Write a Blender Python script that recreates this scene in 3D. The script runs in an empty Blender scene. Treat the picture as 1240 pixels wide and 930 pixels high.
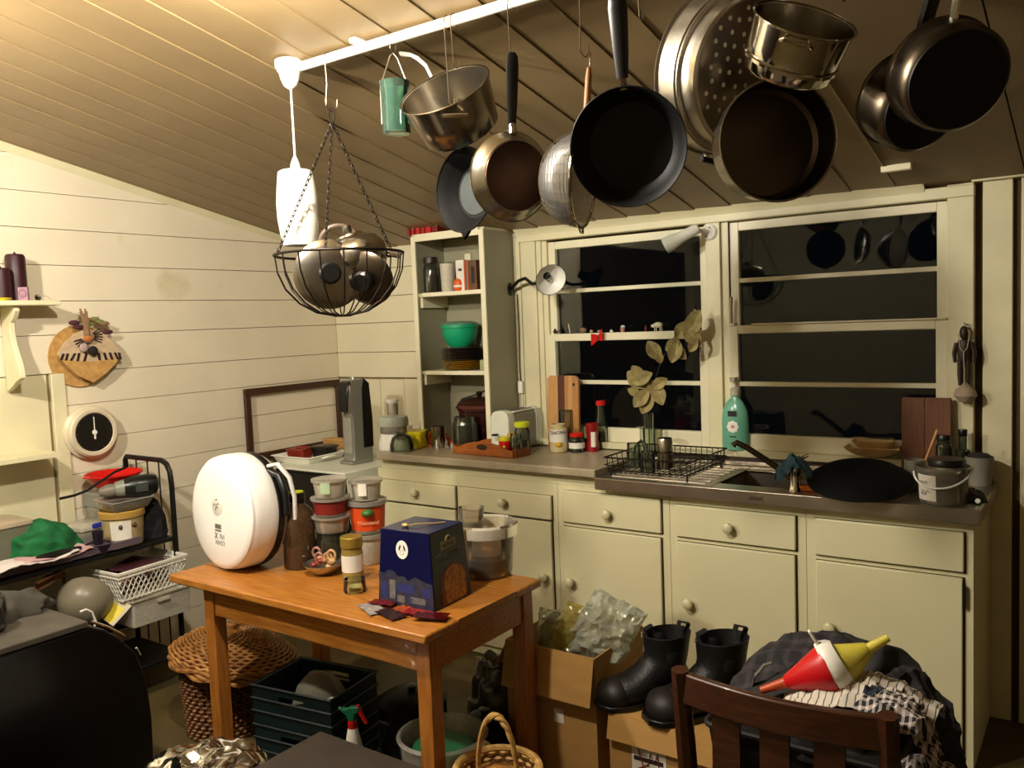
import bpy, math, random
from mathutils import Matrix, Vector, noise
random.seed(7)
scene = bpy.context.scene
col = scene.collection
pi = math.pi

# ------------------------------------------------------------------ camera, light, exposure
CAM = Vector((4.0269, -3.7758, 1.6647))
FPX = 1029.2
RIGHT = Vector((0.8167608, 0.5756099, -0.0396856))
DOWN = Vector((0.0108120, -0.0840391, -0.9964038))
FWD = Vector((-0.5768750, 0.8133945, -0.0748633))
cd = bpy.data.cameras.new('camera'); cam = bpy.data.objects.new('camera', cd); col.objects.link(cam)
cam.matrix_world = Matrix(((RIGHT.x, -DOWN.x, -FWD.x, CAM.x), (RIGHT.y, -DOWN.y, -FWD.y, CAM.y), (RIGHT.z, -DOWN.z, -FWD.z, CAM.z), (0, 0, 0, 1)))
cd.sensor_width = 36; cd.lens = FPX/1240*36; cd.clip_start = .02
scene.camera = cam
world = bpy.data.worlds.new('night'); scene.world = world; world.use_nodes = True
world.node_tree.nodes['Background'].inputs[0].default_value = (.0015, .002, .003, 1)
scene.view_settings.view_transform = 'Standard'; scene.view_settings.look = 'None'
scene.view_settings.gamma = 1; scene.view_settings.use_curve_mapping = False
scene.view_settings.exposure = 0.0
BULBS = [(Vector((1.2, -3.2, 2.36)), 1900.0, 'bare warm bulb on a cord, the one nearer the left wall'), (Vector((2.28, -2.62, 2.53)), 1900.0, 'bare warm bulb on a short cord near the ceiling rail')]

# ------------------------------------------------------------------ measuring helpers (camera calibrated against the room)
def ray(u, v): return RIGHT*((u-620)/FPX) + DOWN*((v-465)/FPX) + FWD
def wx(u, v, x): d = ray(u, v); return CAM + d*((x-CAM.x)/d.x)
def wy(u, v, y): d = ray(u, v); return CAM + d*((y-CAM.y)/d.y)
def wz(u, v, z): d = ray(u, v); return CAM + d*((z-CAM.z)/d.z)
def dep(p): return (Vector(p)-CAM).dot(FWD)
def sz(p, n): return n*dep(p)/FPX

# ------------------------------------------------------------------ materials
def lin(h):
    h = h.lstrip('#'); o = []
    for i in (0, 2, 4):
        c = int(h[i:i+2], 16)/255
        o.append(c/12.92 if c <= .04045 else ((c+.055)/1.055)**2.4)
    return o
MATS = {}
def mat(name, color, rough=.5, metal=0, var=.08, scale=12, bump=0, bscale=60, trans=0, ior=1.45, coat=0, color2=None, stretch=None, wave=None, emit=0, spec=.5, dirt=None):
    if name in MATS: return MATS[name]
    m = bpy.data.materials.new(name); m.use_nodes = True; MATS[name] = m
    nt = m.node_tree; N = nt.nodes; L = nt.links
    b = N['Principled BSDF']; c = lin(color)
    c2 = lin(color2) if color2 else [x*(1-var*2.2) for x in c]
    tc = N.new('ShaderNodeTexCoord'); mp = N.new('ShaderNodeMapping'); L.new(tc.outputs['Object'], mp.inputs[0])
    if stretch: mp.inputs['Scale'].default_value = stretch
    if wave:
        nz = N.new('ShaderNodeTexWave'); nz.inputs['Scale'].default_value = wave; nz.inputs['Distortion'].default_value = 4; nz.inputs['Detail'].default_value = 3; fac = nz.outputs['Fac']
        nz.inputs['Detail Scale'].default_value = 1.5
    else:
        nz = N.new('ShaderNodeTexNoise'); nz.inputs['Scale'].default_value = scale; nz.inputs['Detail'].default_value = 5; fac = nz.outputs['Fac']
    L.new(mp.outputs[0], nz.inputs['Vector'])
    rp = N.new('ShaderNodeValToRGB'); L.new(fac, rp.inputs[0])
    rp.color_ramp.elements[0].position = .3; rp.color_ramp.elements[1].position = .7
    rp.color_ramp.elements[0].color = (*c2, 1); rp.color_ramp.elements[1].color = (*c, 1)
    src = rp.outputs[0]
    if dirt:
        dn = N.new('ShaderNodeTexNoise'); dn.inputs['Scale'].default_value = dirt[1]; dn.inputs['Detail'].default_value = 8; L.new(tc.outputs['Object'], dn.inputs['Vector'])
        dr = N.new('ShaderNodeValToRGB'); dr.color_ramp.elements[0].position = dirt[2]; dr.color_ramp.elements[1].position = dirt[2]+.12; L.new(dn.outputs['Fac'], dr.inputs[0])
        mx = N.new('ShaderNodeMix'); mx.data_type = 'RGBA'; L.new(dr.outputs[0], mx.inputs['Factor']); L.new(src, mx.inputs['A']); mx.inputs['B'].default_value = (*lin(dirt[0]), 1); src = mx.outputs['Result']
    L.new(src, b.inputs['Base Color'])
    b.inputs['Roughness'].default_value = rough; b.inputs['Metallic'].default_value = metal
    b.inputs['Transmission Weight'].default_value = trans; b.inputs['IOR'].default_value = ior
    b.inputs['Coat Weight'].default_value = coat; b.inputs['Specular IOR Level'].default_value = spec
    if emit:
        b.inputs['Emission Color'].default_value = (*c, 1); b.inputs['Emission Strength'].default_value = emit
    if bump:
        bn = N.new('ShaderNodeTexNoise'); bn.inputs['Scale'].default_value = bscale; bn.inputs['Detail'].default_value = 4; L.new(mp.outputs[0], bn.inputs['Vector'])
        bp = N.new('ShaderNodeBump'); bp.inputs['Strength'].default_value = bump; bp.inputs['Distance'].default_value = .01; L.new(bn.outputs['Fac'], bp.inputs['Height']); L.new(bp.outputs[0], b.inputs['Normal'])
    return m
def glassy(name, tint, refl=1.0, rough=.02, ior=1.5, cloud=0.0, ccol='#ffffff'):
    """thin clear wall: transparent tinted body with fresnel reflection, optionally a milky share"""
    if name in MATS: return MATS[name]
    m = bpy.data.materials.new(name); m.use_nodes = True; MATS[name] = m
    nt = m.node_tree; N = nt.nodes; L = nt.links; N.remove(N['Principled BSDF']); out = N['Material Output']
    tr = N.new('ShaderNodeBsdfTransparent'); tr.inputs[0].default_value = (*lin(tint), 1)
    gl = N.new('ShaderNodeBsdfGlossy'); gl.inputs['Roughness'].default_value = rough; gl.inputs[0].default_value = (refl, refl, refl, 1)
    fr = N.new('ShaderNodeFresnel'); fr.inputs[0].default_value = ior
    body = tr.outputs[0]
    if cloud:
        df = N.new('ShaderNodeBsdfDiffuse'); df.inputs[0].default_value = (*lin(ccol), 1)
        tl = N.new('ShaderNodeBsdfTranslucent'); tl.inputs[0].default_value = (*lin(ccol), 1)
        m0 = N.new('ShaderNodeMixShader'); m0.inputs[0].default_value = .4; L.new(df.outputs[0], m0.inputs[1]); L.new(tl.outputs[0], m0.inputs[2])
        nz = N.new('ShaderNodeTexNoise'); nz.inputs['Scale'].default_value = 18; mr = N.new('ShaderNodeMapRange'); L.new(nz.outputs['Fac'], mr.inputs['Value'])
        mr.inputs['To Min'].default_value = cloud*.7; mr.inputs['To Max'].default_value = min(1, cloud*1.3)
        m1 = N.new('ShaderNodeMixShader'); L.new(mr.outputs[0], m1.inputs[0]); L.new(body, m1.inputs[1]); L.new(m0.outputs[0], m1.inputs[2]); body = m1.outputs[0]
    m2 = N.new('ShaderNodeMixShader'); L.new(fr.outputs[0], m2.inputs[0]); L.new(body, m2.inputs[1]); L.new(gl.outputs[0], m2.inputs[2])
    L.new(m2.outputs[0], out.inputs[0])
    return m

# ------------------------------------------------------------------ mesh builder
I4 = Matrix.Identity(4)
def frame(z, up=(0, 0, 1), loc=(0, 0, 0)):
    """matrix whose local Z points along z and local Y as near to up as possible"""
    z = Vector(z).normalized(); u = Vector(up); y = (u - z*u.dot(z))
    if y.length < 1e-5: y = Vector((0, 1, 0)) - z*z.y
    y.normalize(); x = y.cross(z)
    return Matrix(((x.x, y.x, z.x, loc[0]), (x.y, y.y, z.y, loc[1]), (x.z, y.z, z.z, loc[2]), (0, 0, 0, 1)))
class MB:
    def __init__(s): s.v = []; s.f = []
    def add(s, vs, fs, M=None):
        n = len(s.v)
        for p in vs:
            p = Vector(p); s.v.append(M @ p if M is not None else p)
        for f in fs: s.f.append([i+n for i in f])
        return s
    def box(s, x0, x1, y0, y1, z0, z1, M=None):
        return s.add([(x0, y0, z0), (x1, y0, z0), (x1, y1, z0), (x0, y1, z0), (x0, y0, z1), (x1, y0, z1), (x1, y1, z1), (x0, y1, z1)],
                     [(3, 2, 1, 0), (4, 5, 6, 7), (0, 1, 5, 4), (1, 2, 6, 5), (2, 3, 7, 6), (3, 0, 4, 7)], M)
    def prism(s, poly, lo, hi, M=None):
        """poly in local xy, extruded along local z from lo to hi"""
        n = len(poly); vs = [(p[0], p[1], lo) for p in poly]+[(p[0], p[1], hi) for p in poly]
        fs = [list(range(n))[::-1], list(range(n, 2*n))]+[(i, (i+1) % n, n+(i+1) % n, n+i) for i in range(n)]
        return s.add(vs, fs, M)
    def lathe(s, prof, seg=32, M=None, sx=1, sy=1):
        vs = []; rings = []; fs = []
        for r, z in prof:
            if r < 1e-6: rings.append([len(vs)]); vs.append((0, 0, z))
            else:
                rings.append(list(range(len(vs), len(vs)+seg)))
                vs += [(r*sx*math.cos(2*pi*i/seg), r*sy*math.sin(2*pi*i/seg), z) for i in range(seg)]
        for a, b in zip(rings, rings[1:]):
            for i in range(seg):
                j = (i+1) % seg
                if len(a) == 1 and len(b) == 1: continue
                if len(a) == 1: fs.append((a[0], b[j], b[i]))
                elif len(b) == 1: fs.append((a[i], a[j], b[0]))
                else: fs.append((a[i], a[j], b[j], b[i]))
        return s.add(vs, fs, M)
    def tube(s, pts, r, seg=8, closed=False, M=None, flat=1.0):
        pts = [Vector(p) for p in pts]; n = len(pts); vs = []; fs = []
        rr = r if isinstance(r, (list, tuple)) else [r]*n
        up = None
        for i, p in enumerate(pts):
            a = pts[(i-1) % n] if (closed or i) else p; b = pts[(i+1) % n] if (closed or i < n-1) else p
            t = (b-a).normalized()
            if up is None:
                up = Vector((0, 0, 1)) if abs(t.z) < .9 else Vector((1, 0, 0))
            u = (up - t*up.dot(t))
            if u.length < 1e-4: u = Vector((1, 0, 0)) - t*t.x
            u.normalize(); w = t.cross(u); up = u
            vs += [p + (u*math.cos(2*pi*k/seg) + w*math.sin(2*pi*k/seg)*flat)*rr[i] for k in range(seg)]
        for i in range(n if closed else n-1):
            for k in range(seg):
                a = i*seg+k; b = i*seg+(k+1) % seg; c = ((i+1) % n)*seg+(k+1) % seg; d = ((i+1) % n)*seg+k
                fs.append((a, b, c, d))
        if not closed:
            fs.append(list(range(seg))[::-1]); fs.append(list(range((n-1)*seg, n*seg)))
        return s.add(vs, fs, M)
    def ball(s, c, r, sc=(1, 1, 1), seg=16, rings=10, M=None):
        L = Matrix.Translation(Vector(c)) @ Matrix.Diagonal((*sc, 1))
        return s.lathe([(r*math.sin(pi*i/rings), -r*math.cos(pi*i/rings)) for i in range(rings+1)], seg, L if M is None else M @ L)
    def grid(s, fn, nu, nv, M=None, thick=0):
        vs = [Vector(fn(i/nu, j/nv)) for j in range(nv+1) for i in range(nu+1)]
        q = lambda i, j: j*(nu+1)+i
        fs = [(q(i, j), q(i+1, j), q(i+1, j+1), q(i, j+1)) for j in range(nv) for i in range(nu)]
        if thick:
            n = len(vs); nm = [Vector() for _ in vs]
            for f in fs:
                k = (vs[f[1]]-vs[f[0]]).cross(vs[f[2]]-vs[f[0]])
                for i in f: nm[i] += k
            vs2 = [p-(m.normalized() if m.length > 1e-12 else Vector((0, 0, 1)))*thick for p, m in zip(vs, nm)]
            fs2 = [tuple(i+n for i in f[::-1]) for f in fs]
            e = [q(i, 0) for i in range(nu)]+[q(nu, j) for j in range(nv)]+[q(i, nv) for i in range(nu, 0, -1)]+[q(0, j) for j in range(nv, 0, -1)]
            fs2 += [(e[i], e[i]+n, e[(i+1) % len(e)]+n, e[(i+1) % len(e)]) for i in range(len(e))]
            vs += vs2; fs += fs2
        return s.add(vs, fs, M)
def arc(c, r, a0, a1, n, ax=(1, 0, 0), ay=(0, 0, 1)):
    c = Vector(c); ax = Vector(ax); ay = Vector(ay)
    return [c + ax*(r*math.cos(math.radians(a0+(a1-a0)*i/n))) + ay*(r*math.sin(math.radians(a0+(a1-a0)*i/n))) for i in range(n+1)]
def obj(name, mb, m, parent=None, bevel=0, flat=False, label=None, kind=None):
    me = bpy.data.meshes.new(name); me.from_pydata([tuple(p) for p in mb.v], [], mb.f); me.validate()
    if not flat:
        me.polygons.foreach_set('use_smooth', [True]*len(me.polygons)); me.set_sharp_from_angle(angle=math.radians(38))
    me.materials.append(m); o = bpy.data.objects.new(name, me); col.objects.link(o)
    if parent is not None: o.parent = parent
    if bevel:
        b = o.modifiers.new('bevel', 'BEVEL'); b.width = bevel; b.segments = 2; b.limit_method = 'ANGLE'; b.angle_limit = math.radians(50)
    if label: o['label'] = label
    if kind: o['kind'] = kind
    return o
def tag(o, label, cat, group=None):
    o['label'] = label; o['category'] = cat
    if group: o['group'] = group
    return o
def thing(name, label, cat, loc=(0, 0, 0), rot=0, group=None):
    o = bpy.data.objects.new(name, None); col.objects.link(o); o.empty_display_size = .05
    if isinstance(rot, Matrix): o.matrix_world = Matrix.Translation(Vector(loc)) @ rot
    else: o.location = loc; o.rotation_euler = (0, 0, rot)
    return tag(o, label, cat, group)
def place(o, loc, rot=0):
    if isinstance(rot, Matrix): o.matrix_world = Matrix.Translation(Vector(loc)) @ rot
    else: o.location = loc; o.rotation_euler = (0, 0, rot)
    return o
def struct(name, mb=None, m=None, bevel=0):
    if mb is None:
        o = bpy.data.objects.new(name, None); col.objects.link(o); o.empty_display_size = .05
    else: o = obj(name, mb, m, bevel=bevel)
    o['kind'] = 'structure'; return o
def text(name, body, size, m, parent, M, depth=.0006, align='CENTER'):
    c = bpy.data.curves.new(name, 'FONT'); c.body = body; c.size = size; c.extrude = depth; c.align_x = align; c.align_y = 'CENTER'; c.resolution_u = 3
    t = bpy.data.objects.new(name, c); col.objects.link(t); bpy.context.view_layer.update()
    me = bpy.data.meshes.new_from_object(t); bpy.data.objects.remove(t); bpy.data.curves.remove(c)
    me.transform(M); me.materials.clear(); me.materials.append(m)
    o = bpy.data.objects.new(name, me); col.objects.link(o); o.parent = parent; return o
def crumple(amp, fr, seed=0):
    off = Vector((seed*3.1, seed*1.7, seed*.9))
    return lambda p: amp*(1-2*abs(noise.noise(Vector(p)*fr+off))) + amp*.5*noise.noise(Vector(p)*fr*2.3+off)

# ------------------------------------------------------------------ palette
WALL = mat('painted_wall_board', '#e3d7bb', .5, var=.04, scale=3, bump=.06, bscale=30, dirt=('#c7b78e', 2.2, .62))
WALLB = mat('painted_back_board', '#ded5b4', .5, var=.04, scale=3, bump=.06, bscale=30)
CEIL = mat('ceiling_board_paint', '#8a7450', .45, var=.06, scale=4, bump=.05, bscale=40)
CEILB = mat('ceiling_sheet_paint', '#85704e', .6, var=.06, scale=3)
TRIM = mat('cream_trim_paint', '#dfd7b0', .4, var=.05, scale=6, bump=.05)
SASH = mat('cream_sash_paint', '#e6dfbe', .35, var=.04, scale=8)
CAB = mat('cream_cabinet_paint', '#ddd6ad', .38, var=.035, scale=2.5, bump=.03, bscale=20)
GAP = mat('dark_gap', '#3a2c16', .8)
SEAM = mat('seam_shade', '#8a7a55', .8)
WHITE = mat('white_enamel', '#f4f1e6', .35, var=.02)
WPLAST = mat('white_plastic', '#efece0', .38, var=.02)
STEEL = mat('brushed_steel', '#b9b2a4', .22, 1, var=.06, scale=8)
STEELD = mat('tarnished_steel', '#6e6252', .3, 1, var=.2, scale=6, dirt=('#2d2018', 5, .55))
CHROME = mat('polished_steel', '#d2ccbf', .1, 1, var=.03)
ALU = mat('aluminium', '#cfc9bc', .3, 1, var=.05, scale=14)
BLACK = mat('black_plastic', '#0d0c0b', .35, var=.1)
NONST = mat('black_nonstick', '#0a0908', .5, var=.2, spec=.25)
IRON = mat('cast_iron', '#0b0a09', .6, 0, spec=.2, var=.2, bump=.1, bscale=200)
IRONW = mat('worn_iron_base', '#27302f', .6, 0, var=.25, scale=8)
WIRE = mat('dark_wire', '#241c14', .45, .6)
WIREL = mat('bright_wire', '#9b8f7c', .3, 1)
BLKMET = mat('black_painted_metal', '#0e0c0a', .45, .2)
PINE = mat('orange_pine', '#b87c34', .35, color2='#93561c', stretch=(2, 24, 24), scale=4, coat=.25, bump=.04)
PINEY = mat('orange_pine_leg', '#b37430', .38, color2='#8f521c', stretch=(24, 24, 2), scale=4, coat=.2)
DKWOOD = mat('dark_wood', '#472512', .35, color2='#2c150a', stretch=(3, 30, 30), scale=4, coat=.3)
FRAMEW = mat('frame_wood', '#4a2a14', .5, color2='#2f190b', stretch=(3, 30, 30), scale=4)
BOARD1 = mat('board_light_wood', '#c99a5f', .45, color2='#b3834a', stretch=(30, 30, 2), scale=4)
BOARD2 = mat('board_dark_wood', '#5a2a17', .45, color2='#482012', stretch=(30, 30, 2), scale=4)
BOARD3 = mat('board_red_wood', '#70421e', .5, color2='#583013', stretch=(30, 30, 2), scale=4)
CARD = mat('cardboard', '#b58a4c', .75, var=.07, scale=5, stretch=(1, 1, 6))
CARDD = mat('cardboard_inside', '#7f562a', .8)
WICK = mat('wicker', '#b98445', .5, color2='#7c4d22', scale=30)
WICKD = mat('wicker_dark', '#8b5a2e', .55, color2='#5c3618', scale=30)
GLASS = glassy('clear_glass', '#e9efe6', cloud=.03, ccol='#cfd0c0')
GLASSD = glassy('bottle_glass', '#c9cfc0', cloud=.05, ccol='#a8a890')
PANE = glassy('window_pane', '#dfe4dd', refl=.75, ior=1.45)
CLEARP = glassy('clear_tub_plastic', '#f3efe6', cloud=.34, ccol='#f4eee0', rough=.12)
CUPP = glassy('cup_plastic', '#f4f0e4', cloud=.2, ccol='#f0e8d2', rough=.1)
MILKY = glassy('milky_plastic', '#f4f1e6', cloud=.72, ccol='#efe9d6', rough=.2)
GREENGL = glassy('green_glass', '#c4e2d6', cloud=.10, ccol='#9cc8b6')
RED = mat('red_plastic', '#d11710', .35)
ORANGE = mat('orange_plastic', '#dc5a12', .4)
YELLOW = mat('yellow_plastic', '#e8d51c', .4)
YELLOWP = mat('pale_yellow_plastic', '#cfc24a', .35)
GREEN = mat('jade_plastic', '#0f9a68', .4, var=.03)
BLUE = mat('dark_blue_card', '#10175e', .35, var=.06)
PAPER = mat('paper_white', '#e6e0d2', .6)
COAL = mat('dark_contents', '#2a1a10', .6, var=.3, scale=40)
CREAMC = mat('cream_contents', '#d8cfae', .6)

# ================================================================== THE ROOM
CZ, CS = 2.13, .212                       # ceiling height at the window wall and its rise per metre towards the camera
def cz(y): return CZ - CS*y
YB = -5.6; XR = 5.3
FLOOR = mat('worn_lino', '#5a4c2c', .5, var=.2, scale=6)
struct('floor', MB().box(-.1, XR, YB, .1, -.08, 0), FLOOR)
# left wall
zs = [.02, .19, .355, .52, .685, .85, 1.016, 1.175, 1.345, 1.501, 1.68, 1.838, 2.004, 2.171, 2.335, 2.5, 2.665, 2.83, 2.995, 3.16, 3.325]
lw = struct('wall_left', MB().add([(-.1, YB, 0), (-.1, .1, 0), (-.1, .1, CZ), (-.1, YB, cz(YB)), (-.014, YB, 0), (-.014, .1, 0), (-.014, .1, CZ), (-.014, YB, cz(YB))],
            [(0, 1, 2, 3), (7, 6, 5, 4), (0, 4, 5, 1), (1, 5, 6, 2), (2, 6, 7, 3), (3, 7, 4, 0)]), SEAM)
def ymax(z): return min(0, (CZ-z)/CS)
YL = -1.735
for i in range(len(zs)-1):
    z0, z1 = zs[i]+.0013, zs[i+1]-.0013
    ys = YB if z0 > 1.49 else YL
    poly = [(ys, z0), (ymax(z0), z0)]
    if z0 < CZ < z1: poly.append((0, CZ))
    poly += [(ymax(z1), z1), (ys, z1)]
    if ymax(z0) <= ys: continue
    if ymax(z1) <= ys: poly = [(ys, z0), (ymax(z0), z0), (ys, cz(ys))]
    # local (a,b) -> world (x, y=a, z=b)
    M = Matrix(((0, 0, 1, 0), (1, 0, 0, 0), (0, 1, 0, 0), (0, 0, 0, 1)))
    obj('board', MB().prism(poly, -.014, random.uniform(-.001, .0012), M), WALL, lw, bevel=.0012)
# built-in recess with an upright trim, left of the boards
obj('upright_trim', MB().box(-.014, .012, -1.80, YL-.002, 0, 1.50), TRIM, lw, bevel=.003)
obj('recess_panel', MB().box(-.014, -.004, YB, -1.815, 0, 1.498), TRIM, lw)
obj('recess_shelf', MB().box(-.004, .17, -2.6, -1.86, 1.135, 1.155), TRIM, lw)
struct('added_panel_1', MB().box(-.012, .03, -5.3, -3.0, 0, 2.35), mat('added_panel_dark', '#21150c', .5), bevel=.004)  # invented dark slab out of view, added to darken the left window's reflections
# back wall with the window opening
bw = struct('wall_back', MB().box(-.1, 1.50, .014, .12, 0, 2.3).box(1.5, 3.56, .014, .12, 0, 1.0).box(1.5, 3.56, .014, .12, 2.07, 2.3).box(3.56, XR, .03, .12, 0, 2.3), SEAM)
obj('batten_backing', MB().box(3.57, XR, .022, .0299, 0, 2.2), mat('brown_gap', '#4d3a1e', .8), bw)
for i in range(len(zs)-1):
    z0, z1 = zs[i]+.003, zs[i+1]-.0002
    if z0 > CZ: break
    z1 = min(z1, CZ+.05)
    x0 = 0
    if .8 < z0 < 1.34: x0 = .78
    obj('board', MB().box(x0, 1.455, random.uniform(-.001, .001), .014, z0, z1), WALLB, bw, bevel=.0012)
obj('patch_panel', MB().box(.006, .355, .0, .014, .86, 1.335), WALLB, bw, bevel=.0012)
obj('patch_panel', MB().box(.36, .552, .001, .014, .86, 1.336), WALLB, bw, bevel=.0012)
obj('patch_panel', MB().box(.556, .778, .0, .014, .86, 1.338), WALLB, bw, bevel=.0012)
for i, (a, b) in enumerate(((3.611, 3.712), (3.739, 3.85), (3.877, 3.99), (4.02, 4.14), (4.17, 4.3), (4.33, 4.5), (4.53, 4.7), (4.73, 5.0), (5.03, 5.3))):
    obj('upright_board', MB().box(a, b, -.004, .03, 0, 2.2), TRIM, bw, bevel=.003)
obj('top_rail', MB().box(3.575, XR, -.03, .0, 2.125, 2.155), TRIM, bw, bevel=.004)
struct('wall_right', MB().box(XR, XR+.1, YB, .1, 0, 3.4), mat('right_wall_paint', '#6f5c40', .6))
rw = struct('wall_rear', MB().box(-.1, XR+.1, YB-.1, YB, 0, 3.5), mat('rear_wall_paint', '#b3a684', .6))
# ceiling
ce = struct('ceiling', MB().add([(-.1, .12, cz(.12)+.02), (XR, .12, cz(.12)+.02), (XR, YB, cz(YB)+.02), (-.1, YB, cz(YB)+.02), (-.1, .12, cz(.12)+.08), (XR, .12, cz(.12)+.08), (XR, YB, cz(YB)+.08), (-.1, YB, cz(YB)+.08)],
            [(0, 1, 2, 3), (7, 6, 5, 4), (0, 4, 5, 1), (1, 5, 6, 2), (2, 6, 7, 3), (3, 7, 4, 0)]), GAP)
def cboard(x0, x1, d0, d1, y0=.06, y1=YB):
    v = []
    for y in (y0, y1):
        z = cz(y); v += [(x0, y, z-d0), (x1, y, z-d1), (x1, y, z+.021), (x0, y, z+.021)]
    return MB().add(v, [(0, 1, 2, 3), (7, 6, 5, 4), (0, 4, 5, 1), (1, 5, 6, 2), (2, 6, 7, 3), (3, 7, 4, 0)])
xb = -.13
while xb < 3.3:
    obj('board', cboard(max(xb, -.05)+.001, xb+.1715, .000, .0045+random.uniform(-.001, .001)), CEIL, ce, bevel=.001)
    xb += .172
obj('sheet', cboard(xb+.004, 3.752, .004, .004), CEILB, ce)
obj('sheet', cboard(3.757, XR, .004, .004), CEILB, ce)
obj('cover_strip', cboard(xb-.001, xb+.006, .009, .009, -.29), mat('strip_paint', '#a8946c', .5), ce)
obj('strip_end', MB().box(xb-.006, xb+.10, -.30, -.27, cz(-.3)-.03, cz(-.3)-.004), TRIM, ce, bevel=.004)
# sloping scotia between left wall and ceiling
struct('trim_1', MB().add([(0, .0, cz(0)-.035), (.03, .0, cz(0)-.002), (0, .0, cz(0)), (0, YB, cz(YB)-.035), (.03, YB, cz(YB)-.002), (0, YB, cz(YB))], [(0, 1, 2), (5, 4, 3), (0, 3, 4, 1), (1, 4, 5, 2), (2, 5, 3, 0)]), TRIM)

# ------------------------------------------------------------------ window joinery
struct('trim_2', MB().box(1.44, 3.585, -.028, .02, 2.072, 2.118), TRIM, bevel=.004)                          # head board
struct('trim_3', MB().prism([(-.06, 2.155), (-.075, 2.165), (-.075, 2.18), (.01, 2.18), (.01, 2.105), (-.03, 2.105), (-.036, 2.125), (-.05, 2.135)], 1.43, 3.41,
        Matrix(((0, 0, 1, 0), (1, 0, 0, 0), (0, 1, 0, 0), (0, 0, 0, 1)))), TRIM)                                 # cornice
struct('trim_4', MB().box(1.452, 1.545, -.022, .02, 1.0, 2.075).box(1.545, 1.575, -.012, .02, 1.0, 2.075), TRIM, bevel=.003)   # left architrave
struct('trim_5', MB().box(3.49, 3.583, -.022, .03, .97, 2.125), TRIM, bevel=.003)                              # right architrave
struct('trim_6', MB().box(2.487, 2.556, -.022, .07, 1.0, 2.072).box(2.556, 2.59, -.004, .07, 1.0, 2.072), TRIM, bevel=.003)   # mullion
struct('trim_7', MB().box(1.44, 3.56, -.05, .09, 1.0, 1.032), TRIM, bevel=.004)                                # sill
struct('trim_8', MB().box(2.15, 3.60, -.018, .012, .955, 1.0), DKWOOD, bevel=.002)                             # stained upstand behind the sink
def window(n, x0, x1, top):
    w = struct('window_%d' % n)
    zr0, zr1 = (1.545, 1.583) if n == 1 else (1.56, 1.6)
    # upper sash further out, lower sash nearer the room
    for nm, ya, yb, za, zb, r0, r1 in (('upper_sash', .012, .045, zr0, top, .035, .04), ('lower_sash', -.018, .02, 1.032, zr1, .072, .038)):
        st = .042
        s = obj(nm, MB().box(x0, x0+st, ya, yb, za, zb).box(x1-st, x1, ya, yb, za, zb).box(x0+st, x1-st, ya, yb, za, za+r0).box(x0+st, x1-st, ya, yb, zb-r1, zb), SASH, w, bevel=.003)
        lo, hi = za+r0, zb-r1; mid = 1.803 if 'upper' in nm else 1.333
        obj('glazing_bar', MB().box(x0+st-.004, x1-st+.004, ya+.004, yb-.006, mid-.010, mid+.010), SASH, w, bevel=.002)
        for a, b in ((lo, mid), (mid, hi)):
            yc = (ya+yb)/2
            obj('pane', MB().box(x0+st-.006, x1-st+.006, yc+.004, yc+.007, a-.004, b+.004), PANE, w)
    obj('reveal', MB().box(x0-.03, x0, -.002, .09, 1.032, 2.072).box(x1, x1+.012, -.002, .09, 1.032, 2.072).box(x0, x1, .046, .09, 1.03, 1.045), TRIM, w)
    return w
w1 = window(1, 1.605, 2.487, 2.062)
w2 = window(2, 2.59, 3.49, 2.068)
obj('sash_latch', MB().box(2.592, 2.62, -.03, .01, 1.60, 1.61).tube([(2.605, -.02, 1.6), (2.605, -.026, 1.68), (2.61, -.03, 1.73)], .007, 8), ALU, w2)
obj('rail_capping', MB().box(2.70, 3.49, -.034, .0, 1.6, 1.607), SASH, w2, bevel=.002)
# shelf side cable cover strip between cupboard and window
struct('trim_9', MB().box(1.405, 1.438, -.01, .0, 1.0, 2.1), TRIM)

# ================================================================== CABINET RUN
def knob(parent, x, z, y=-.52):
    m = mat('knob_paint', '#d5cda2', .35)
    obj('knob', MB().lathe([(0, 0), (.011, 0), (.010, .008), (.012, .012), (.021, .020), (.0235, .028), (.021, .037), (.012, .043), (0, .045)], 20, frame((0, -1, 0), (0, 0, 1), (x, y, z))), m, parent)
units = [  # x0,x1, drawer x0,x1,z0,z1, drawer knob, door knob x
    (.80, 1.352, .842, 1.34, .733, .845, 1.085, .90, 'behind the food box, at the left end of the run'),
    (1.354, 1.938, 1.362, 1.91, .733, .846, 1.645, 1.868, 'under the toaster end of the worktop'),
    (1.94, 2.498, 1.972, 2.464, .733, .88, 2.213, 2.012, 'under the dish rack, behind the cardboard box'),
    (2.50, 3.068, 2.536, 3.032, .731, .866, 2.768, 2.588, 'under the sink bowl, behind the boots'),
    (3.07, 3.64, 3.108, 3.612, .726, .867, None, 3.16, 'at the right end of the run with a knobless drawer')]
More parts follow.
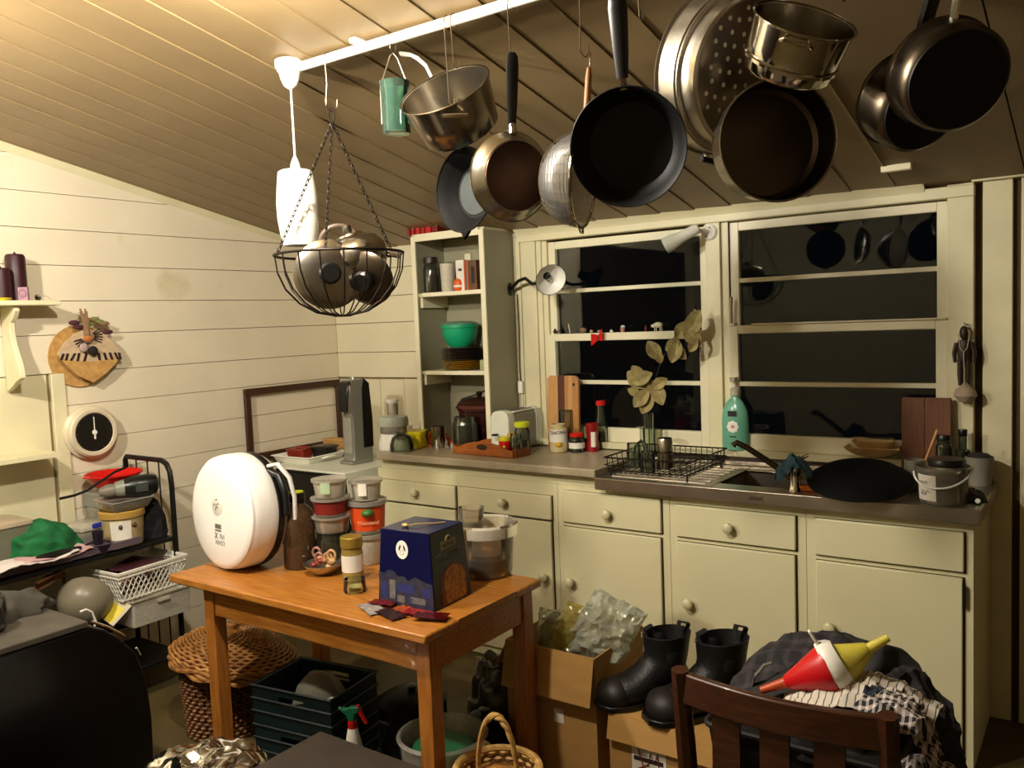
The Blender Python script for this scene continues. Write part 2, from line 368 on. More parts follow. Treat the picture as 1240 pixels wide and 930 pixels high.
for (a, b, d0, d1, z0, z1, kx, dk, where) in units:
    t = thing('kitchen_cabinet', 'cream painted kitchen cabinet '+where, 'cabinet', ((a+b)/2, -.25, 0), group='cream kitchen cabinets')
    o = Vector(((a+b)/2, -.25, 0)); Tm = Matrix.Translation(-o)
    obj('body', MB().box(a, a+.016, -.505, -.012, .004, .904, Tm).box(b-.016, b, -.505, -.012, .004, .904, Tm).box(a+.016, b-.016, -.505, -.488, .004, .904, Tm).box(a+.016, b-.016, -.488, -.012, .004, .03, Tm).box(a+.016, b-.016, -.02, -.012, .03, .904, Tm), CAB, t)
    dr = obj('drawer', MB().box(d0, d1, -.522, -.5055, z0, z1, Tm), CAB, t, bevel=.004)
    obj('shadow_gap', MB().box(d0-.003, d1+.005, -.5075, -.5052, z0-.006, z1+.001, Tm), GAP, t)
    dtop = z0-.022 if a > 1.9 else z0-.010
    do = obj('door', MB().box(d0, d1-.004, -.522, -.5055, .06, dtop, Tm), CAB, t, bevel=.004)
    obj('shadow_gap', MB().box(d0-.002, d1+.002, -.5075, -.5052, .055, dtop+.002, Tm), GAP, t)
    def kk(par, x, z):
        m = mat('knob_paint', '#d5cda2', .35)
        obj('knob', MB().lathe([(0, 0), (.011, 0), (.010, .008), (.012, .012), (.021, .020), (.0235, .028), (.021, .037), (.012, .043), (0, .045)], 20, frame((0, -1, 0), (0, 0, 1), Vector((x, -.52, z))-o)), m, par)
    if kx: kk(dr, kx, .797)
    kk(do, dk, .455 if a > 2.45 else .462)
    if b > 3.6: obj('hinge', MB().box(3.61, 3.618, -.524, -.512, .60, .68, Tm), BLKMET, t)
# end stile of the run and worktops
t = tag(obj('worktop', MB().box(.842, 2.172, -.56, -.02, .957, .995), mat('grey_laminate', '#a99c80', .35, var=.06, scale=40), bevel=.006), 'grey speckled laminate worktop beside the sink', 'worktop')
obj('support_rail', MB().box(.82, 2.17, -.50, -.03, .905, .9565), CAB, t)
sk = thing('sink_bench', 'long stainless steel sink bench with drainer and bowl', 'sink', (2.9, -.28, .905))
S0 = Vector((2.9, -.28, .905)); Tm = Matrix.Translation(-S0)
BX0, BX1, BY0, BY1 = 2.70, 3.045, -.46, -.13
SINKM = mat('sink_steel', '#bdb4a4', .3, .95, var=.12, scale=5)
obj('top', MB().box(2.173, BX0, -.562, -.02, .945, .96, Tm).box(BX1, 3.665, -.562, -.02, .945, .96, Tm).box(BX0, BX1, -.562, BY0, .945, .96, Tm).box(BX0, BX1, BY1, -.02, .945, .96, Tm), SINKM, sk, bevel=.003)
obj('front_lip', MB().box(2.173, 3.665, -.568, -.556, .908, .962, Tm).box(3.655, 3.668, -.562, -.02, .908, .962, Tm), SINKM, sk, bevel=.004)
obj('upstand', MB().box(2.173, 3.665, -.045, -.0185, .96, .982, Tm), SINKM, sk, bevel=.004)
obj('bowl', MB().box(BX0, BX1, BY0, BY1, .80, .803, Tm).box(BX0-.003, BX0, BY0, BY1, .80, .955, Tm).box(BX1, BX1+.003, BY0, BY1, .80, .955, Tm).box(BX0, BX1, BY0-.003, BY0, .80, .955, Tm).box(BX0, BX1, BY1, BY1+.003, .80, .955, Tm), SINKM, sk)
obj('drainer_rib', MB().box(2.22, 2.66, -.5, -.492, .96, .964, Tm), SINKM, sk)
for k in range(1, 8):
    obj('drainer_rib', MB().box(2.22, 2.66, -.5+k*.055, -.492+k*.055, .96, .964, Tm), SINKM, sk)
pl = obj('maker_plate', MB().box(2.865, 2.925, -.5695, -.568, .922, .944, Tm), CHROME, sk)
obj('plate_mark', MB().box(2.872, 2.918, -.5702, -.5695, .929, .937, Tm), mat('plate_mark', '#4a443c', .5, .5), pl)
tp = thing('mixer_tap', 'chrome mixer tap with long spout swung across the bowl', 'tap', wz(963, 594, .96))
b = wz(963, 594, .96); tip = wy(889, 536, b.y-.06)-b
obj('base', MB().lathe([(0, 0), (.028, 0), (.026, .012), (.022, .02), (.021, .075), (.023, .085), (.016, .1), (0, .102)], 20), CHROME, tp)
obj('spout', MB().tube([(0, 0, .04), tuple(tip*.35+Vector((0, 0, .035))), tuple(tip*.8+Vector((0, 0, .02))), tuple(tip*.96+Vector((0, 0, .008))), tuple(tip+Vector((-.004, -.002, -.012)))], [.013, .0125, .0115, .012, .013], 12), STEELD, tp)
obj('lever', MB().tube([(0, 0, .1), (.02, .03, .125), (.03, .06, .13)], [.01, .008, .007], 8), CHROME, tp)

# ================================================================== CEILING RAIL AND WHAT HANGS FROM IT
RY = -1.87; RZ = cz(RY)-.028
t = thing('ceiling_rail', 'white painted conduit rail running along the ceiling boards', 'rail', (1.90, RY, RZ))
obj('conduit', MB().tube([(0, 0, 0), (2.9, 0, 0)], .0145, 12), WHITE, t)
for k in range(4):
    obj('saddle_clip', MB().box(.25+k*.7, .275+k*.7, -.03, .03, .012, .026), WHITE, t)
# pendant
pp = wy(342, 70, RY)
PX = 1.845
t = thing('pendant_light', 'unlit opal white pendant shade on a cord from a ceiling rose', 'lamp', (PX, RY, cz(RY)))
obj('ceiling_rose', MB().lathe([(0, 0), (.046, 0), (.046, -.022), (.041, -.026), (.041, -.032), (.036, -.036), (.03, -.06), (.022, -.078), (.01, -.088), (0, -.09)], 28), WHITE, t)
top = wy(348, 192, RY).z-cz(RY)
obj('cord', MB().tube([(0, 0, -.085), (.001, 0, top)], .0035, 8), WHITE, t)
obj('cap', MB().lathe([(0, top), (.006, top), (.014, top-.02), (.018, top-.045), (0, top-.046)], 20), WHITE, t)
OPAL = mat('opal_glass', '#fbf8ee', .18, var=.01, coat=.5)
bt = wy(350, 299, RY).z-cz(RY); h = top-.04-bt
obj('shade', MB().lathe([(.017, top-.04), (0.0486, top-.044), (0.0576, top-.05), (0.0640, top-.04-h*.25), (0.0678, top-.04-h*.45), (0.0666, top-.04-h*.65), (0.0602, top-.04-h*.85), (0.0525, bt), (0.0486, bt), (0.0563, top-.04-h*.85), (0.0627, top-.04-h*.5), (0.0538, top-.06), (0, top-.05)], 32), OPAL, t)
def s_hook(x, z1, what, big=.016, top=None, yaw=0):
    """wire hook over the rail whose lower crook ends at height z1"""
    L = (RZ-z1)
    pts = arc((0, 0, 0), .0175, 200, -10, 10, (0, 1, 0), (0, 0, 1)) + [(.0, -.0175, -.03)][:0]
    pts = [Vector((0, -.0175*math.cos(math.radians(a)), .0175*math.sin(math.radians(a)))) for a in range(-60, 190, 20)]
    pts = [Vector((p.x, -p.y, p.z)) for p in pts][::1]
    last = pts[-1]
    pts += [Vector((0, last.y*.8, -L*.5)), Vector((0, -big*.9, -L+big*1.4))]
    pts += [Vector((0, -big*math.cos(math.radians(a)), -L+big-big*math.sin(math.radians(a)))) for a in range(20, 190, 20)]
    pts += [Vector((0, big*1.1, -L+big*1.7))]
    o = obj('hanging_hook', MB().tube(pts, .0017, 6), WIREL)
    tag(o, 'bent wire hook on the rail holding the '+what, 'hook', 'wire hooks on the ceiling rail')
    place(o, (x, RY, RZ), yaw); return o

# --- hanging wire basket full of lids
bc = wy(411, 308, RY); BR = sz(bc, 77); BH = sz(bc, 74)
t = thing('hanging_basket', 'black wire hanging basket on three chains holding pan lids', 'basket', bc)
w = MB(); w.tube([(BR*math.cos(a*pi/18), BR*math.sin(a*pi/18), 0) for a in range(36)], .0042, 8, True)
obj('rim', w, WIRE, t)
prof = [(BR, 0), (BR*.97, -BH*.28), (BR*.86, -BH*.55), (BR*.66, -BH*.78), (BR*.40, -BH*.94), (BR*.12, -BH)]
for k in range(18):
    a = k*2*pi/18
    obj('rib', MB().tube([(r*math.cos(a), r*math.sin(a), z) for r, z in prof], .0024, 6), WIRE, t)
obj('base_ring', MB().tube([(BR*.13*math.cos(a*pi/8), BR*.13*math.sin(a*pi/8), -BH) for a in range(16)], .0035, 6, True).lathe([(0, -BH-.002), (BR*.13, -BH-.002), (BR*.13, -BH+.002), (0, -BH+.002)], 16), WIRE, t)
apex = Vector((0, 0, wy(405, 148, RY).z-bc.z))
def chain(mb, a, b, n, r=.0016):
    a = Vector(a); b = Vector(b); d = (b-a)/n
    for i in range(n):
        c = a+d*(i+.5); M = frame(d, (1, 0, 0) if i % 2 else (0, 1, 0), c)
        L = d.length*.66; q = L*.42
        mb.tube([(q*math.cos(u*pi/4), 0, L*math.sin(u*pi/4)) for u in range(8)], r, 5, True, M)
    return mb
angs = [math.radians(v) for v in (215, 305, 75)]
for a in angs:
    obj('chain', chain(MB(), (BR*math.cos(a), BR*math.sin(a), 0), apex, 26), WIRE, t, kind='stuff')
obj('hanger_ring', MB().tube(arc(apex+Vector((0, 0, .022)), .02, 0, 340, 16, (.6, 0, 0), (0, 0, 1.2)), .002, 6, True), WIRE, t)
s_hook(bc.x, bc.z+apex.z+.035, 'wire basket', .024)
# lids lying in the basket, each a thing
def lid(label, c, n, R, h=.03, km=BLACK, m=STEEL, kr=.02, up=(0, 0, 1), name='pan_lid', cat='lid'):
    t = thing(name, label, cat, c, frame(n, up))
    obj('cover', MB().lathe([(R, 0), (R*1.02, .003), (R*.98, .006), (R*.8, h*.62), (R*.5, h*.88), (R*.2, h), (0, h), (0, h-.003), (R*.5, h*.8), (R*.95, 0)], 36), m, t)
    obj('knob', MB().lathe([(0, h-.002), (kr*.5, h-.002), (kr*.5, h+.008), (kr, h+.014), (kr, h+.024), (kr*.8, h+.03), (0, h+.03)], 20), km, t)
    return t
toC = (CAM-bc).normalized(); side = toC.cross(Vector((0, 0, 1))).normalized()   # side = image right
def inb(u, v, d): p = CAM+ray(u, v)*(dep(bc)-d); return p
lid('round steel pan lid with black knob facing out of the wire basket', inb(398, 332, .03), toC+side*-.14+Vector((0, 0, .10)), sz(bc, 41), .02, kr=.034)
lid('steel lid with dark bakelite knob at the right of the wire basket', inb(446, 337, .0), toC+side*.55+Vector((0, 0, -.30)), sz(bc, 33), .022, kr=.034, m=STEELD)
lid('green knobbed lid tucked at the left side of the wire basket', inb(375, 325, -.09), toC*.4-side*.9+Vector((0, 0, .1)), sz(bc, 28), .02, km=mat('green_knob', '#0b5a3a', .35), kr=.026)
t = thing('kettle_pot', 'small steel stovetop kettle with curved handle lying in the wire basket', 'kettle', inb(432, 310, -.06), frame((side*.30+Vector((0, 0, 1))), toC))
r = sz(bc, 38)
obj('body', MB().lathe([(0, -.04), (r*.9, -.04), (r, -.02), (r, .02), (r*.8, .05), (r*.45, .065), (r*.43, .07), (0, .072)], 32), STEEL, t)
obj('knob', MB().lathe([(0, .07), (.012, .07), (.016, .085), (.014, .1), (0, .102)], 16), STEEL, t)
obj('handle', MB().tube(arc((.04, 0, .05), .062, 170, -10, 14, (1, 0, 0), (0, 0, 1)), .008, 8), mat('brown_handle', '#5b4a3a', .4), t)
t = thing('basket_spatula', 'steel handled utensil poking out right over the basket rim', 'utensil', inb(466, 305, -.06), frame(side+Vector((0, 0, .22)), (0, 0, 1)))
obj('handle', MB().tube([(0, 0, -.02), (0, 0, .085)], [.006, .011], 8, flat=.5), STEEL, t)
obj('ferrule', MB().tube([(0, 0, -.05), (0, 0, -.015)], .012, 8), mat('brown_handle', '#5b4a3a', .4), t)

# --- pans
def pan(name, label, cat, c, n, up, R, D, mo, mi, handle=None, wall=.0025, base=None, flare=.9, lip=.004, bead=True):
    """centre of the rim c, opening along n; local Y is 'up' (towards the hook)"""
    t = thing(name, label, cat, c, frame(n, up))
    rb = R*flare
    obj('body', MB().lathe([(0, -D), (rb*.93, -D), (rb, -D+.008), (rb+(R-rb)*.5, -D*.5), (R-.001, -.004), (R+lip, 0)], 48), mo, t)
    obj('lining', MB().lathe([(R+lip, 0), (R-wall, -.003), (rb+(R-rb)*.5-wall, -D*.5), (rb-wall, -D+.012), (rb*.92-wall, -D+.004), (0, -D+.004)], 48), mi, t)
    if bead: obj('rim', MB().tube([((R+lip*.5)*math.cos(a*pi/24), (R+lip*.5)*math.sin(a*pi/24), 0) for a in range(48)], .0022, 6, True), mo, t)
    if base: obj('base_disc', MB().lathe([(0, -D-.004), (rb*.9, -D-.004), (rb*.92, -D-.001), (rb*.92, -D+.001)], 40), base, t)
    return t
def long_handle(t, R, z, L, m, w=.012, shank=.03, sm=None, dirn=1, hole=True):
    obj('shank', MB().tube([(0, R*.96*dirn, z-.004), (0, (R+shank)*dirn, z+.004)], [.007, .006], 8, flat=1.6), sm or STEEL, t)
    pts = [(R+shank-.004, w*.7), (R+shank+L*.3, w*.95), (R+shank+L*.8, w*1.15), (R+shank+L-.01, w), (R+shank+L, w*.6)]
    h = obj('handle', MB().tube([(0, y*dirn, z+.005) for y, _ in pts], [q*.72 for _, q in pts], 10, flat=1.75), m, t)
    if hole: obj('hang_loop', MB().tube([(.006*math.cos(a*pi/5), (R+shank+L-.022+.011*math.sin(a*pi/5))*dirn, z+.012) for a in range(10)], .002, 5, True), ALU, h)
    return h
UP = Vector((0, 0, 1))
def vframe(c):
    f = (CAM-Vector(c)).normalized(); r = UP.cross(f).normalized(); return f, r
# glass jug in its wire holder
c = wy(479, 130, RY); f_, r_ = vframe(c)
t = thing('glass_jug', 'small green glass jug hanging in a wire loop beside the big saucepan', 'jug', c+UP*(-sz(c, 32)))
rr = sz(c, 17); hh = sz(c, 62)
obj('body', MB().lathe([(0, 0), (rr*.92, 0), (rr, .004), (rr, hh*.75), (rr*1.1, hh), (rr*1.06, hh), (rr*.95, hh*.75), (rr*.93, .006), (0, .006)], 24), GREENGL, t)
obj('wire_loop', MB().tube([tuple(r_*(-rr)+UP*hh*.2), tuple(r_*(-rr*1.0)+UP*hh*.9), tuple(r_*(-rr*.2)+UP*hh*1.5), tuple(UP*hh*1.55), tuple(r_*(rr*.3)+UP*hh*1.45), tuple(r_*(rr*1.0)+UP*hh*.9), tuple(r_*rr+UP*hh*.2)], .0022, 6), ALU, t)
s_hook(c.x, c.z+hh*1.03+.004, 'green glass jug', .012)
# saucepan
c = wy(538, 108, RY-.02); f_, r_ = vframe(c)
n = UP*.86+f_*.54-r_*.33
t = pan('saucepan', 'large two handled steel saucepan with scorched base hanging tilted', 'saucepan', c, n, f_*-1+UP*.3, sz(c, 57), sz(c, 58), mat('scorched_steel', '#a79a88', .2, 1, var=.25, scale=5, dirt=('#5b2f14', 6, .56)), STEEL, flare=.86)
R_ = sz(c, 57); 
M0 = t.matrix_world.inverted().to_3x3()
lr = (M0 @ r_).normalized(); lf = (M0 @ f_); lf.z = 0; lf.normalize()
obj('side_handle', MB().tube([tuple(lf*(R_*.9)+lr*-.035+Vector((0, 0, -.03))), tuple(lf*(R_*1.17)+lr*-.03+Vector((0, 0, -.022))), tuple(lf*(R_*1.2)+Vector((0, 0, -.02))), tuple(lf*(R_*1.17)+lr*.03+Vector((0, 0, -.022))), tuple(lf*(R_*.9)+lr*.035+Vector((0, 0, -.03)))], .006, 8), STEEL, t)
obj('long_handle', MB().tube([tuple(M0 @ (wy(a, b, RY+.10)-c)) for a, b in ((524, 96), (516, 80), (506, 71), (497, 66), (485, 65))], [.008, .009, .009, .008, .009], 8, flat=.6), WHITE, t)
s_hook(c.x+.03, c.z+.055, 'big saucepan', .014)
# cast iron skillet
c = wy(561, 230, RY+.03); f_, r_ = vframe(c)
t = pan('iron_skillet', 'small black cast iron skillet with pouring lip, worn grey inside', 'skillet', c, f_*.66-r_*.72+UP*.12, UP, sz(c, 50), .052, IRON, IRON, flare=.72, lip=.003)
R_ = sz(c, 50)
obj('worn_base', MB().lathe([(0, -.046), (R_*.56, -.046), (R_*.57, -.049)], 36), IRONW, t)
obj('pour_lip', MB().tube([(-.016, -R_*.98, -.006), (0, -R_*1.12, -.002), (.016, -R_*.98, -.006)], [.005, .009, .005], 8), IRON, t)
obj('handle', MB().tube([(0, R_*.95, -.008), (0, R_+.03, -.006), (0, R_+.11, 0), (0, R_+.135, 0)], [.014, .009, .013, .008], 10, flat=.55), IRON, t)
s_hook(c.x-.005, c.z+R_+.115, 'cast iron skillet', .012)
# steel frypan seen from behind
c = wy(619, 214, RY-.03); f_, r_ = vframe(c)
t = pan('frying_pan', 'steel frying pan seen from its brown stained underside, long black handle', 'frying pan', c-(f_*.02), -(f_*.88+r_*.42+UP*.05), UP, sz(c, 53), .034, STEEL, STEEL, base=mat('stained_base', '#5a4030', .34, .85, color2='#2e2019', scale=7), flare=.86)
long_handle(t, sz(c, 53), -.01, sz(c, 82), BLACK, .0125, .02)
s_hook(c.x, c.z+sz(c, 53)+sz(c, 82)+.02-.022, 'steel frying pan', .01)
# strainer
c = wy(706, 218, RY-.02); f_, r_ = vframe(c)
R_ = sz(c, 57); nn = f_*.26+r_*.96+UP*-.05
t = thing('mesh_strainer', 'fine wire mesh strainer with wooden handle hanging beside the black pan', 'strainer', c, frame(nn, UP))
MESH = glassy('wire_mesh_cloth', '#b0a898', refl=.25, rough=.5, ior=1.3, cloud=.5, ccol='#a39c8c')
obj('mesh', MB().lathe([(R_, 0), (R_*.93, -R_*.3), (R_*.72, -R_*.62), (R_*.4, -R_*.84), (0, -R_*.9)], 40), MESH, t)
mm = MB()
for k in range(1, 15):
    q = k/15; rr = R_*math.cos(q*pi/2)**.75*1.003; zz = -R_*.9*math.sin(q*pi/2)
    mm.tube([(rr*math.cos(a*pi/16), rr*math.sin(a*pi/16), zz) for a in range(32)], .0005, 4, True)
for k in range(32):
    a = k*pi/16
    mm.tube([(R_*math.cos(q*pi/16)**.75*math.cos(a), R_*math.cos(q*pi/16)**.75*math.sin(a), -R_*.9*math.sin(q*pi/16)) for q in range(0, 8)], .0005, 4)
obj('weave', mm, mat('dull_wire', '#7d7568', .6, .4), t, kind='stuff')
obj('rim', MB().tube([(R_*math.cos(a*pi/20), R_*math.sin(a*pi/20), 0) for a in range(40)], .004, 8, True), CHROME, t)
obj('rest_hook', MB().tube([(-.02, -R_*.98, 0), (-.012, -R_-.012, .004), (.012, -R_-.012, .004), (.02, -R_*.98, 0)], .003, 6), CHROME, t)
obj('shank', MB().tube([(0, R_*.98, 0), (0, R_+.05, 0)], .0035, 6), CHROME, t)
obj('handle', MB().tube([(0, R_+.03, 0), (0, R_+.05, 0), (0, R_+.135, 0), (0, R_+.155, 0)], [.007, .0095, .0085, .006], 10), mat('handle_wood', '#8a5a2e', .45), t)
obj('hang_loop', MB().tube([(.004, R_+.15, 0), (.006, R_+.18, 0), (0, R_+.195, 0), (-.006, R_+.18, 0), (-.004, R_+.15, 0)], .002, 6), CHROME, t)
s_hook(c.x+.004, c.z+R_+.188, 'mesh strainer', .022)
# black frypan
c = wy(760, 179, RY-.09); f_, r_ = vframe(c)
R_ = sz(c, 70)
t = pan('frying_pan', 'big black non-stick frying pan facing the room, black handle upright', 'frying pan', c, f_*.97-r_*.16-UP*.08, UP, R_, .055, NONST, NONST, flare=.82, lip=.002)
h = long_handle(t, R_, -.006, sz(c, 92), BLACK, .0155, sz(c, 12))
s_hook(c.x, c.z+R_+sz(c, 92)+sz(c, 12)-.022, 'big black pan', .01)
# steamer with perforated base
c = wy(888, 88, RY+.13); f_, r_ = vframe(c); R_ = sz(c, 95); D = sz(c, 58)
nn = f_*.72+r_*.66-UP*.12
t = thing('steamer_pan', 'large aluminium steamer pan, perforated base turned to the room', 'steamer', c-nn.normalized()*D*.4, frame(nn, UP))
obj('wall', MB().lathe([(R_*1.04, -D*.05), (R_*1.05, 0), (R_*1.01, .004), (R_, D*.5), (R_*.98, D*.52), (R_*.98, D*.56), (R_*.93, D*.58), (R_*.92, D*.95), (R_*.89, D), (R_*.87, D), (R_*.9, D*.9), (R_*.97, 0)], 56), ALU, t)
obj('base', MB().lathe([(R_*.885, D*.93), (R_*.86, D*.95), (0, D*.95), (0, D*.93), (R_*.86, D*.93)], 56), mat('dull_aluminium', '#8d7f6e', .3, 1, var=.15, scale=4), t)
hm = MB()
for i in range(-5, 6):
    for j in range(-5, 6):
        x, y = (i+(j % 2)*.5+.15*math.sin(j*3+i))*R_*.17, (j+.15*math.cos(i*5))*R_*.15
        if x*x+y*y < (R_*.8)**2: hm.lathe([(0, D*.953), (R_*.026, D*.953), (R_*.03, D*.949)], 10, Matrix.Translation((x, y, 0)))
obj('perforations', hm, mat('hole_shade', '#c0b39c', .6), t, kind='stuff')
M0 = t.matrix_world.inverted().to_3x3(); dn = M0 @ Vector((0, 0, -1)); dn.z = 0; dn.normalize(); sd = Vector((-dn.y, dn.x, 0))
obj('lug', MB().tube([tuple(dn*R_*.98+sd*-.01), tuple(dn*R_*1.1+Vector((0, 0, .01)))], .006, 8), ALU, t)
obj('lug', MB().tube([tuple(dn*R_*.98+sd*.05), tuple(dn*R_*1.1+sd*.05+Vector((0, 0, .01)))], .006, 8), ALU, t)
obj('side_handle', MB().tube([tuple(dn*R_*1.1+sd*-.02+Vector((0, 0, .01))), tuple(dn*R_*1.13+sd*.02+Vector((0, 0, .012))), tuple(dn*R_*1.1+sd*.065+Vector((0, 0, .01)))], .008, 8), BLACK, t)
s_hook(c.x-.02, RZ-.055, 'aluminium steamer', .012)
# small pot above
c = wy(975, 24, RY-.10); f_, r_ = vframe(c); R_ = sz(c, 62)
t = pan('stock_pot', 'shiny small steel pot hanging mouth up over the big steel pan', 'pot', c, UP*.86+f_*.50+r_*.34, f_*-1, R_, sz(c, 66), CHROME, STEEL, flare=.9)
M0 = t.matrix_world.inverted().to_3x3(); lf = M0 @ f_; lf.z = 0; lf.normalize(); lr = Vector((-lf.y, lf.x, 0))
obj('side_handle', MB().tube([tuple(lf*R_*.98+lr*.03+Vector((0, 0, -.02))), tuple(lf*R_*1.14+lr*.025+Vector((0, 0, -.012))), tuple(lf*R_*1.14-lr*.025+Vector((0, 0, -.012))), tuple(lf*R_*.98-lr*.03+Vector((0, 0, -.02)))], .005, 8), CHROME, t)
obj('band', MB().lathe([(R_*.935, -sz(c, 45)), (R_*.97, -sz(c, 46)), (R_*.96, -sz(c, 50)), (R_*.92, -sz(c, 51))], 40), CHROME, t)
s_hook(c.x+.05, c.z+.05, 'shiny small pot', .012)
# large steel pan
c = wy(943, 170, RY+.01); f_, r_ = vframe(c); R_ = sz(c, 72)
nn = f_*.93+r_*.36+UP*.10
t = pan('saute_pan', 'wide deep steel pan, open side turned to the room under the shiny pot', 'pan', c, nn, UP, R_, sz(c, 48), STEEL, mat('pan_lining', '#5c5146', .32, 1, var=.15, scale=5), flare=.96, lip=.003)
obj('shank', MB().tube([(0, R_*.98, -.01), (0, R_+.045, -.006)], .006, 8), STEEL, t)
obj('handle', MB().tube([(0, R_+.04, -.006), (0, R_+.14, 0)], [.011, .013], 8, flat=1.6), BLACK, t)
s_hook(c.x+.01, c.z+R_+.12, 'wide steel pan', .012)
# two saucepans at the far right, seen from below
c = wy(1090, 118, RY+.10); f_, r_ = vframe(c); R_ = sz(c, 55)
t = pan('saucepan', 'dark saucepan half hidden behind another at the far right of the rail', 'saucepan', c, -(f_*.72+r_*.5-UP*.36), UP, R_, .085, STEELD, STEELD, base=mat('sooty_base', '#15100c', .5, .5), flare=.95)
obj('handle', MB().tube([(0, R_*.97, -.01), (0, R_+.05, -.005), (0, R_+.17, 0)], [.006, .011, .012], 8, flat=1.6), BLACK, t)
s_hook(c.x-.03, c.z+R_+.11, 'dark saucepan at the far right', .012)
c = wy(1140, 88, RY-.06); f_, r_ = vframe(c); R_ = sz(c, 64)
t = pan('saucepan', 'steel saucepan with a black base turned to the room at the far right', 'saucepan', c-f_*.03, -(f_*.86+r_*.36-UP*.26), UP, R_, .075, STEELD, STEELD, base=mat('sooty_base', '#15100c', .5, .5), flare=.97)
obj('shank', MB().tube([(0, R_*.97, -.01), (0, R_+.04, -.004)], .008, 8), CHROME, t)
obj('handle', MB().tube([(0, R_+.035, -.004), (0, R_+.16, 0)], [.013, .014], 8, flat=1.6), BLACK, t)
s_hook(c.x, c.z+R_+.13, 'black based saucepan', .012)

# ================================================================== SHELF CUPBOARD AND ITS CONTENTS
SY = -.26; SX0, SX1 = .905, 1.395; SB = -.012
su = thing('shelf_cupboard', 'tall cream open shelf cupboard standing on the worktop by the window', 'shelf', ((SX0+SX1)/2, -.135, .996))
so = Vector(((SX0+SX1)/2, -.135, .996)); Tm = Matrix.Translation(-so)
ST = 2.135
SHELFP = mat('shelf_paint', '#cfc89f', .45, var=.05, scale=4); SHELFS = mat('shelf_shaded_paint', '#9c977c', .5, var=.06, scale=3)  # darker copy puts the side panels' shade into the colour, back panel too
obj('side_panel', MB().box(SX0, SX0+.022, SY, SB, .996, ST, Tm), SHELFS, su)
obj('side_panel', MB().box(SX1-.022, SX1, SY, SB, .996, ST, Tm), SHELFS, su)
obj('front_stile', MB().box(SX0-.002, SX0+.028, SY-.012, SY, .996, ST, Tm), SASH, su, bevel=.002)
obj('front_stile', MB().box(SX1-.028, SX1+.002, SY-.012, SY, .996, ST, Tm), SASH, su, bevel=.002)
obj('top_panel', MB().box(SX0, SX1, SY, SB, ST, ST+.012, Tm), SHELFP, su)
obj('top_rail', MB().box(SX0+.028, SX1-.028, SY-.012, SY, ST-.028, ST+.012, Tm), SASH, su, bevel=.002)
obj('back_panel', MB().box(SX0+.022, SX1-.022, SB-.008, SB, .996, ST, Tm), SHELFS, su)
for z in (1.81, 1.388):
    obj('shelf_board', MB().box(SX0+.022, SX1-.022, SY+.006, SB-.008, z, z+.018, Tm), SHELFP, su)
    obj('shelf_lip', MB().box(SX0+.06, SX1-.03, SY-.008, SY+.006, z-.002, z+.02, Tm), SASH, su, bevel=.002)
    obj('shelf_cleat', MB().box(SX0+.022, SX0+.04, SY+.02, SB-.01, z-.06, z, Tm), SASH, su)
    obj('back_block', MB().box(1.09, 1.13, SB-.028, SB-.008, z+.15, z+.23, Tm), SASH, su)
def jar(name, label, cat, loc, r, h, body=None, fill=None, fillh=.6, lidm=None, lidh=.02, neck=.75, lblm=None, lbl=(.25, .65), neckh=.12, seg=28, fillcol=None, rot=0, group=None):
    t = thing(name, label, cat, loc, rot, group)
    bh = h-lidh if lidm else h
    rn = r*neck; zn = bh*(1-neckh)
    obj('body', MB().lathe([(0, 0), (r*.9, 0), (r, r*.12), (r, zn-r*.35), (r*.96, zn-r*.15), (rn, zn), (rn, bh), (rn*.92, bh), (rn*.92, zn), (r*.93, zn-r*.25), (r*.94, r*.15), (r*.85, .004), (0, .004)], seg), body or GLASS, t)
    if fill: obj('contents', MB().lathe([(0, .006), (r*.86, .006), (r*.915, r*.18), (r*.915, min(bh*fillh, zn-r*.3)), (0, min(bh*fillh, zn-r*.3)+.003)], seg), fill, t)
    if lidm: obj('lid', MB().lathe([(rn*1.02, bh-.006), (rn*1.1, bh-.004), (rn*1.1, bh+lidh-.003), (rn*1.02, bh+lidh), (0, bh+lidh)], seg), lidm, t)
    if lblm: obj('paper_label', MB().lathe([(r*1.008, bh*lbl[0]), (r*1.008, bh*lbl[1])], seg), lblm, t)
    return t
def onshelf(u, v, z, y): p = wy(u, v, y); p.z = z; return p
p = onshelf(523, 350, 1.829, -.2)
jar('coffee_jar', 'brown glass jar with dark screw lid on the top shelf', 'jar', p, sz(p, 9.5), sz(p, 43), GLASSD, mat('coffee', '#6a2b16', .6, var=.2), .75, mat('brown_lid', '#2b1a12', .4), .028, .85)
p = onshelf(543, 350, 1.829, -.2)
t = thing('plastic_beaker', 'clear plastic beaker half full of white powder on the top shelf', 'beaker', p)
r = sz(p, 9.5); h = sz(p, 34)
obj('body', MB().lathe([(0, 0), (r*.85, 0), (r, h), (r*.95, h), (r*.8, .004), (0, .004)], 24), MILKY, t)
obj('powder', MB().lathe([(0, .005), (r*.8, .005), (r*.88, h*.55), (0, h*.56)], 24), mat('white_powder', '#ece8dc', .7), t)
p = onshelf(556, 349, 1.829, -.225)
t = thing('orange_tin', 'small rounded orange pot beside the tea boxes', 'pot', p)
r = sz(p, 6.5)
obj('body', MB().lathe([(0, 0), (r*.8, 0), (r, r*.5), (r, r*1.6), (r*.75, r*2.2), (0, r*2.3)], 20), ORANGE, t)
obj('lid_knob', MB().lathe([(0, r*2.25), (r*.4, r*2.25), (r*.35, r*2.7), (0, r*2.75)], 14), ORANGE, t)
obj('paper_label', MB().lathe([(r*1.02, r*.7), (r*1.02, r*1.1)], 20), PAPER, t)
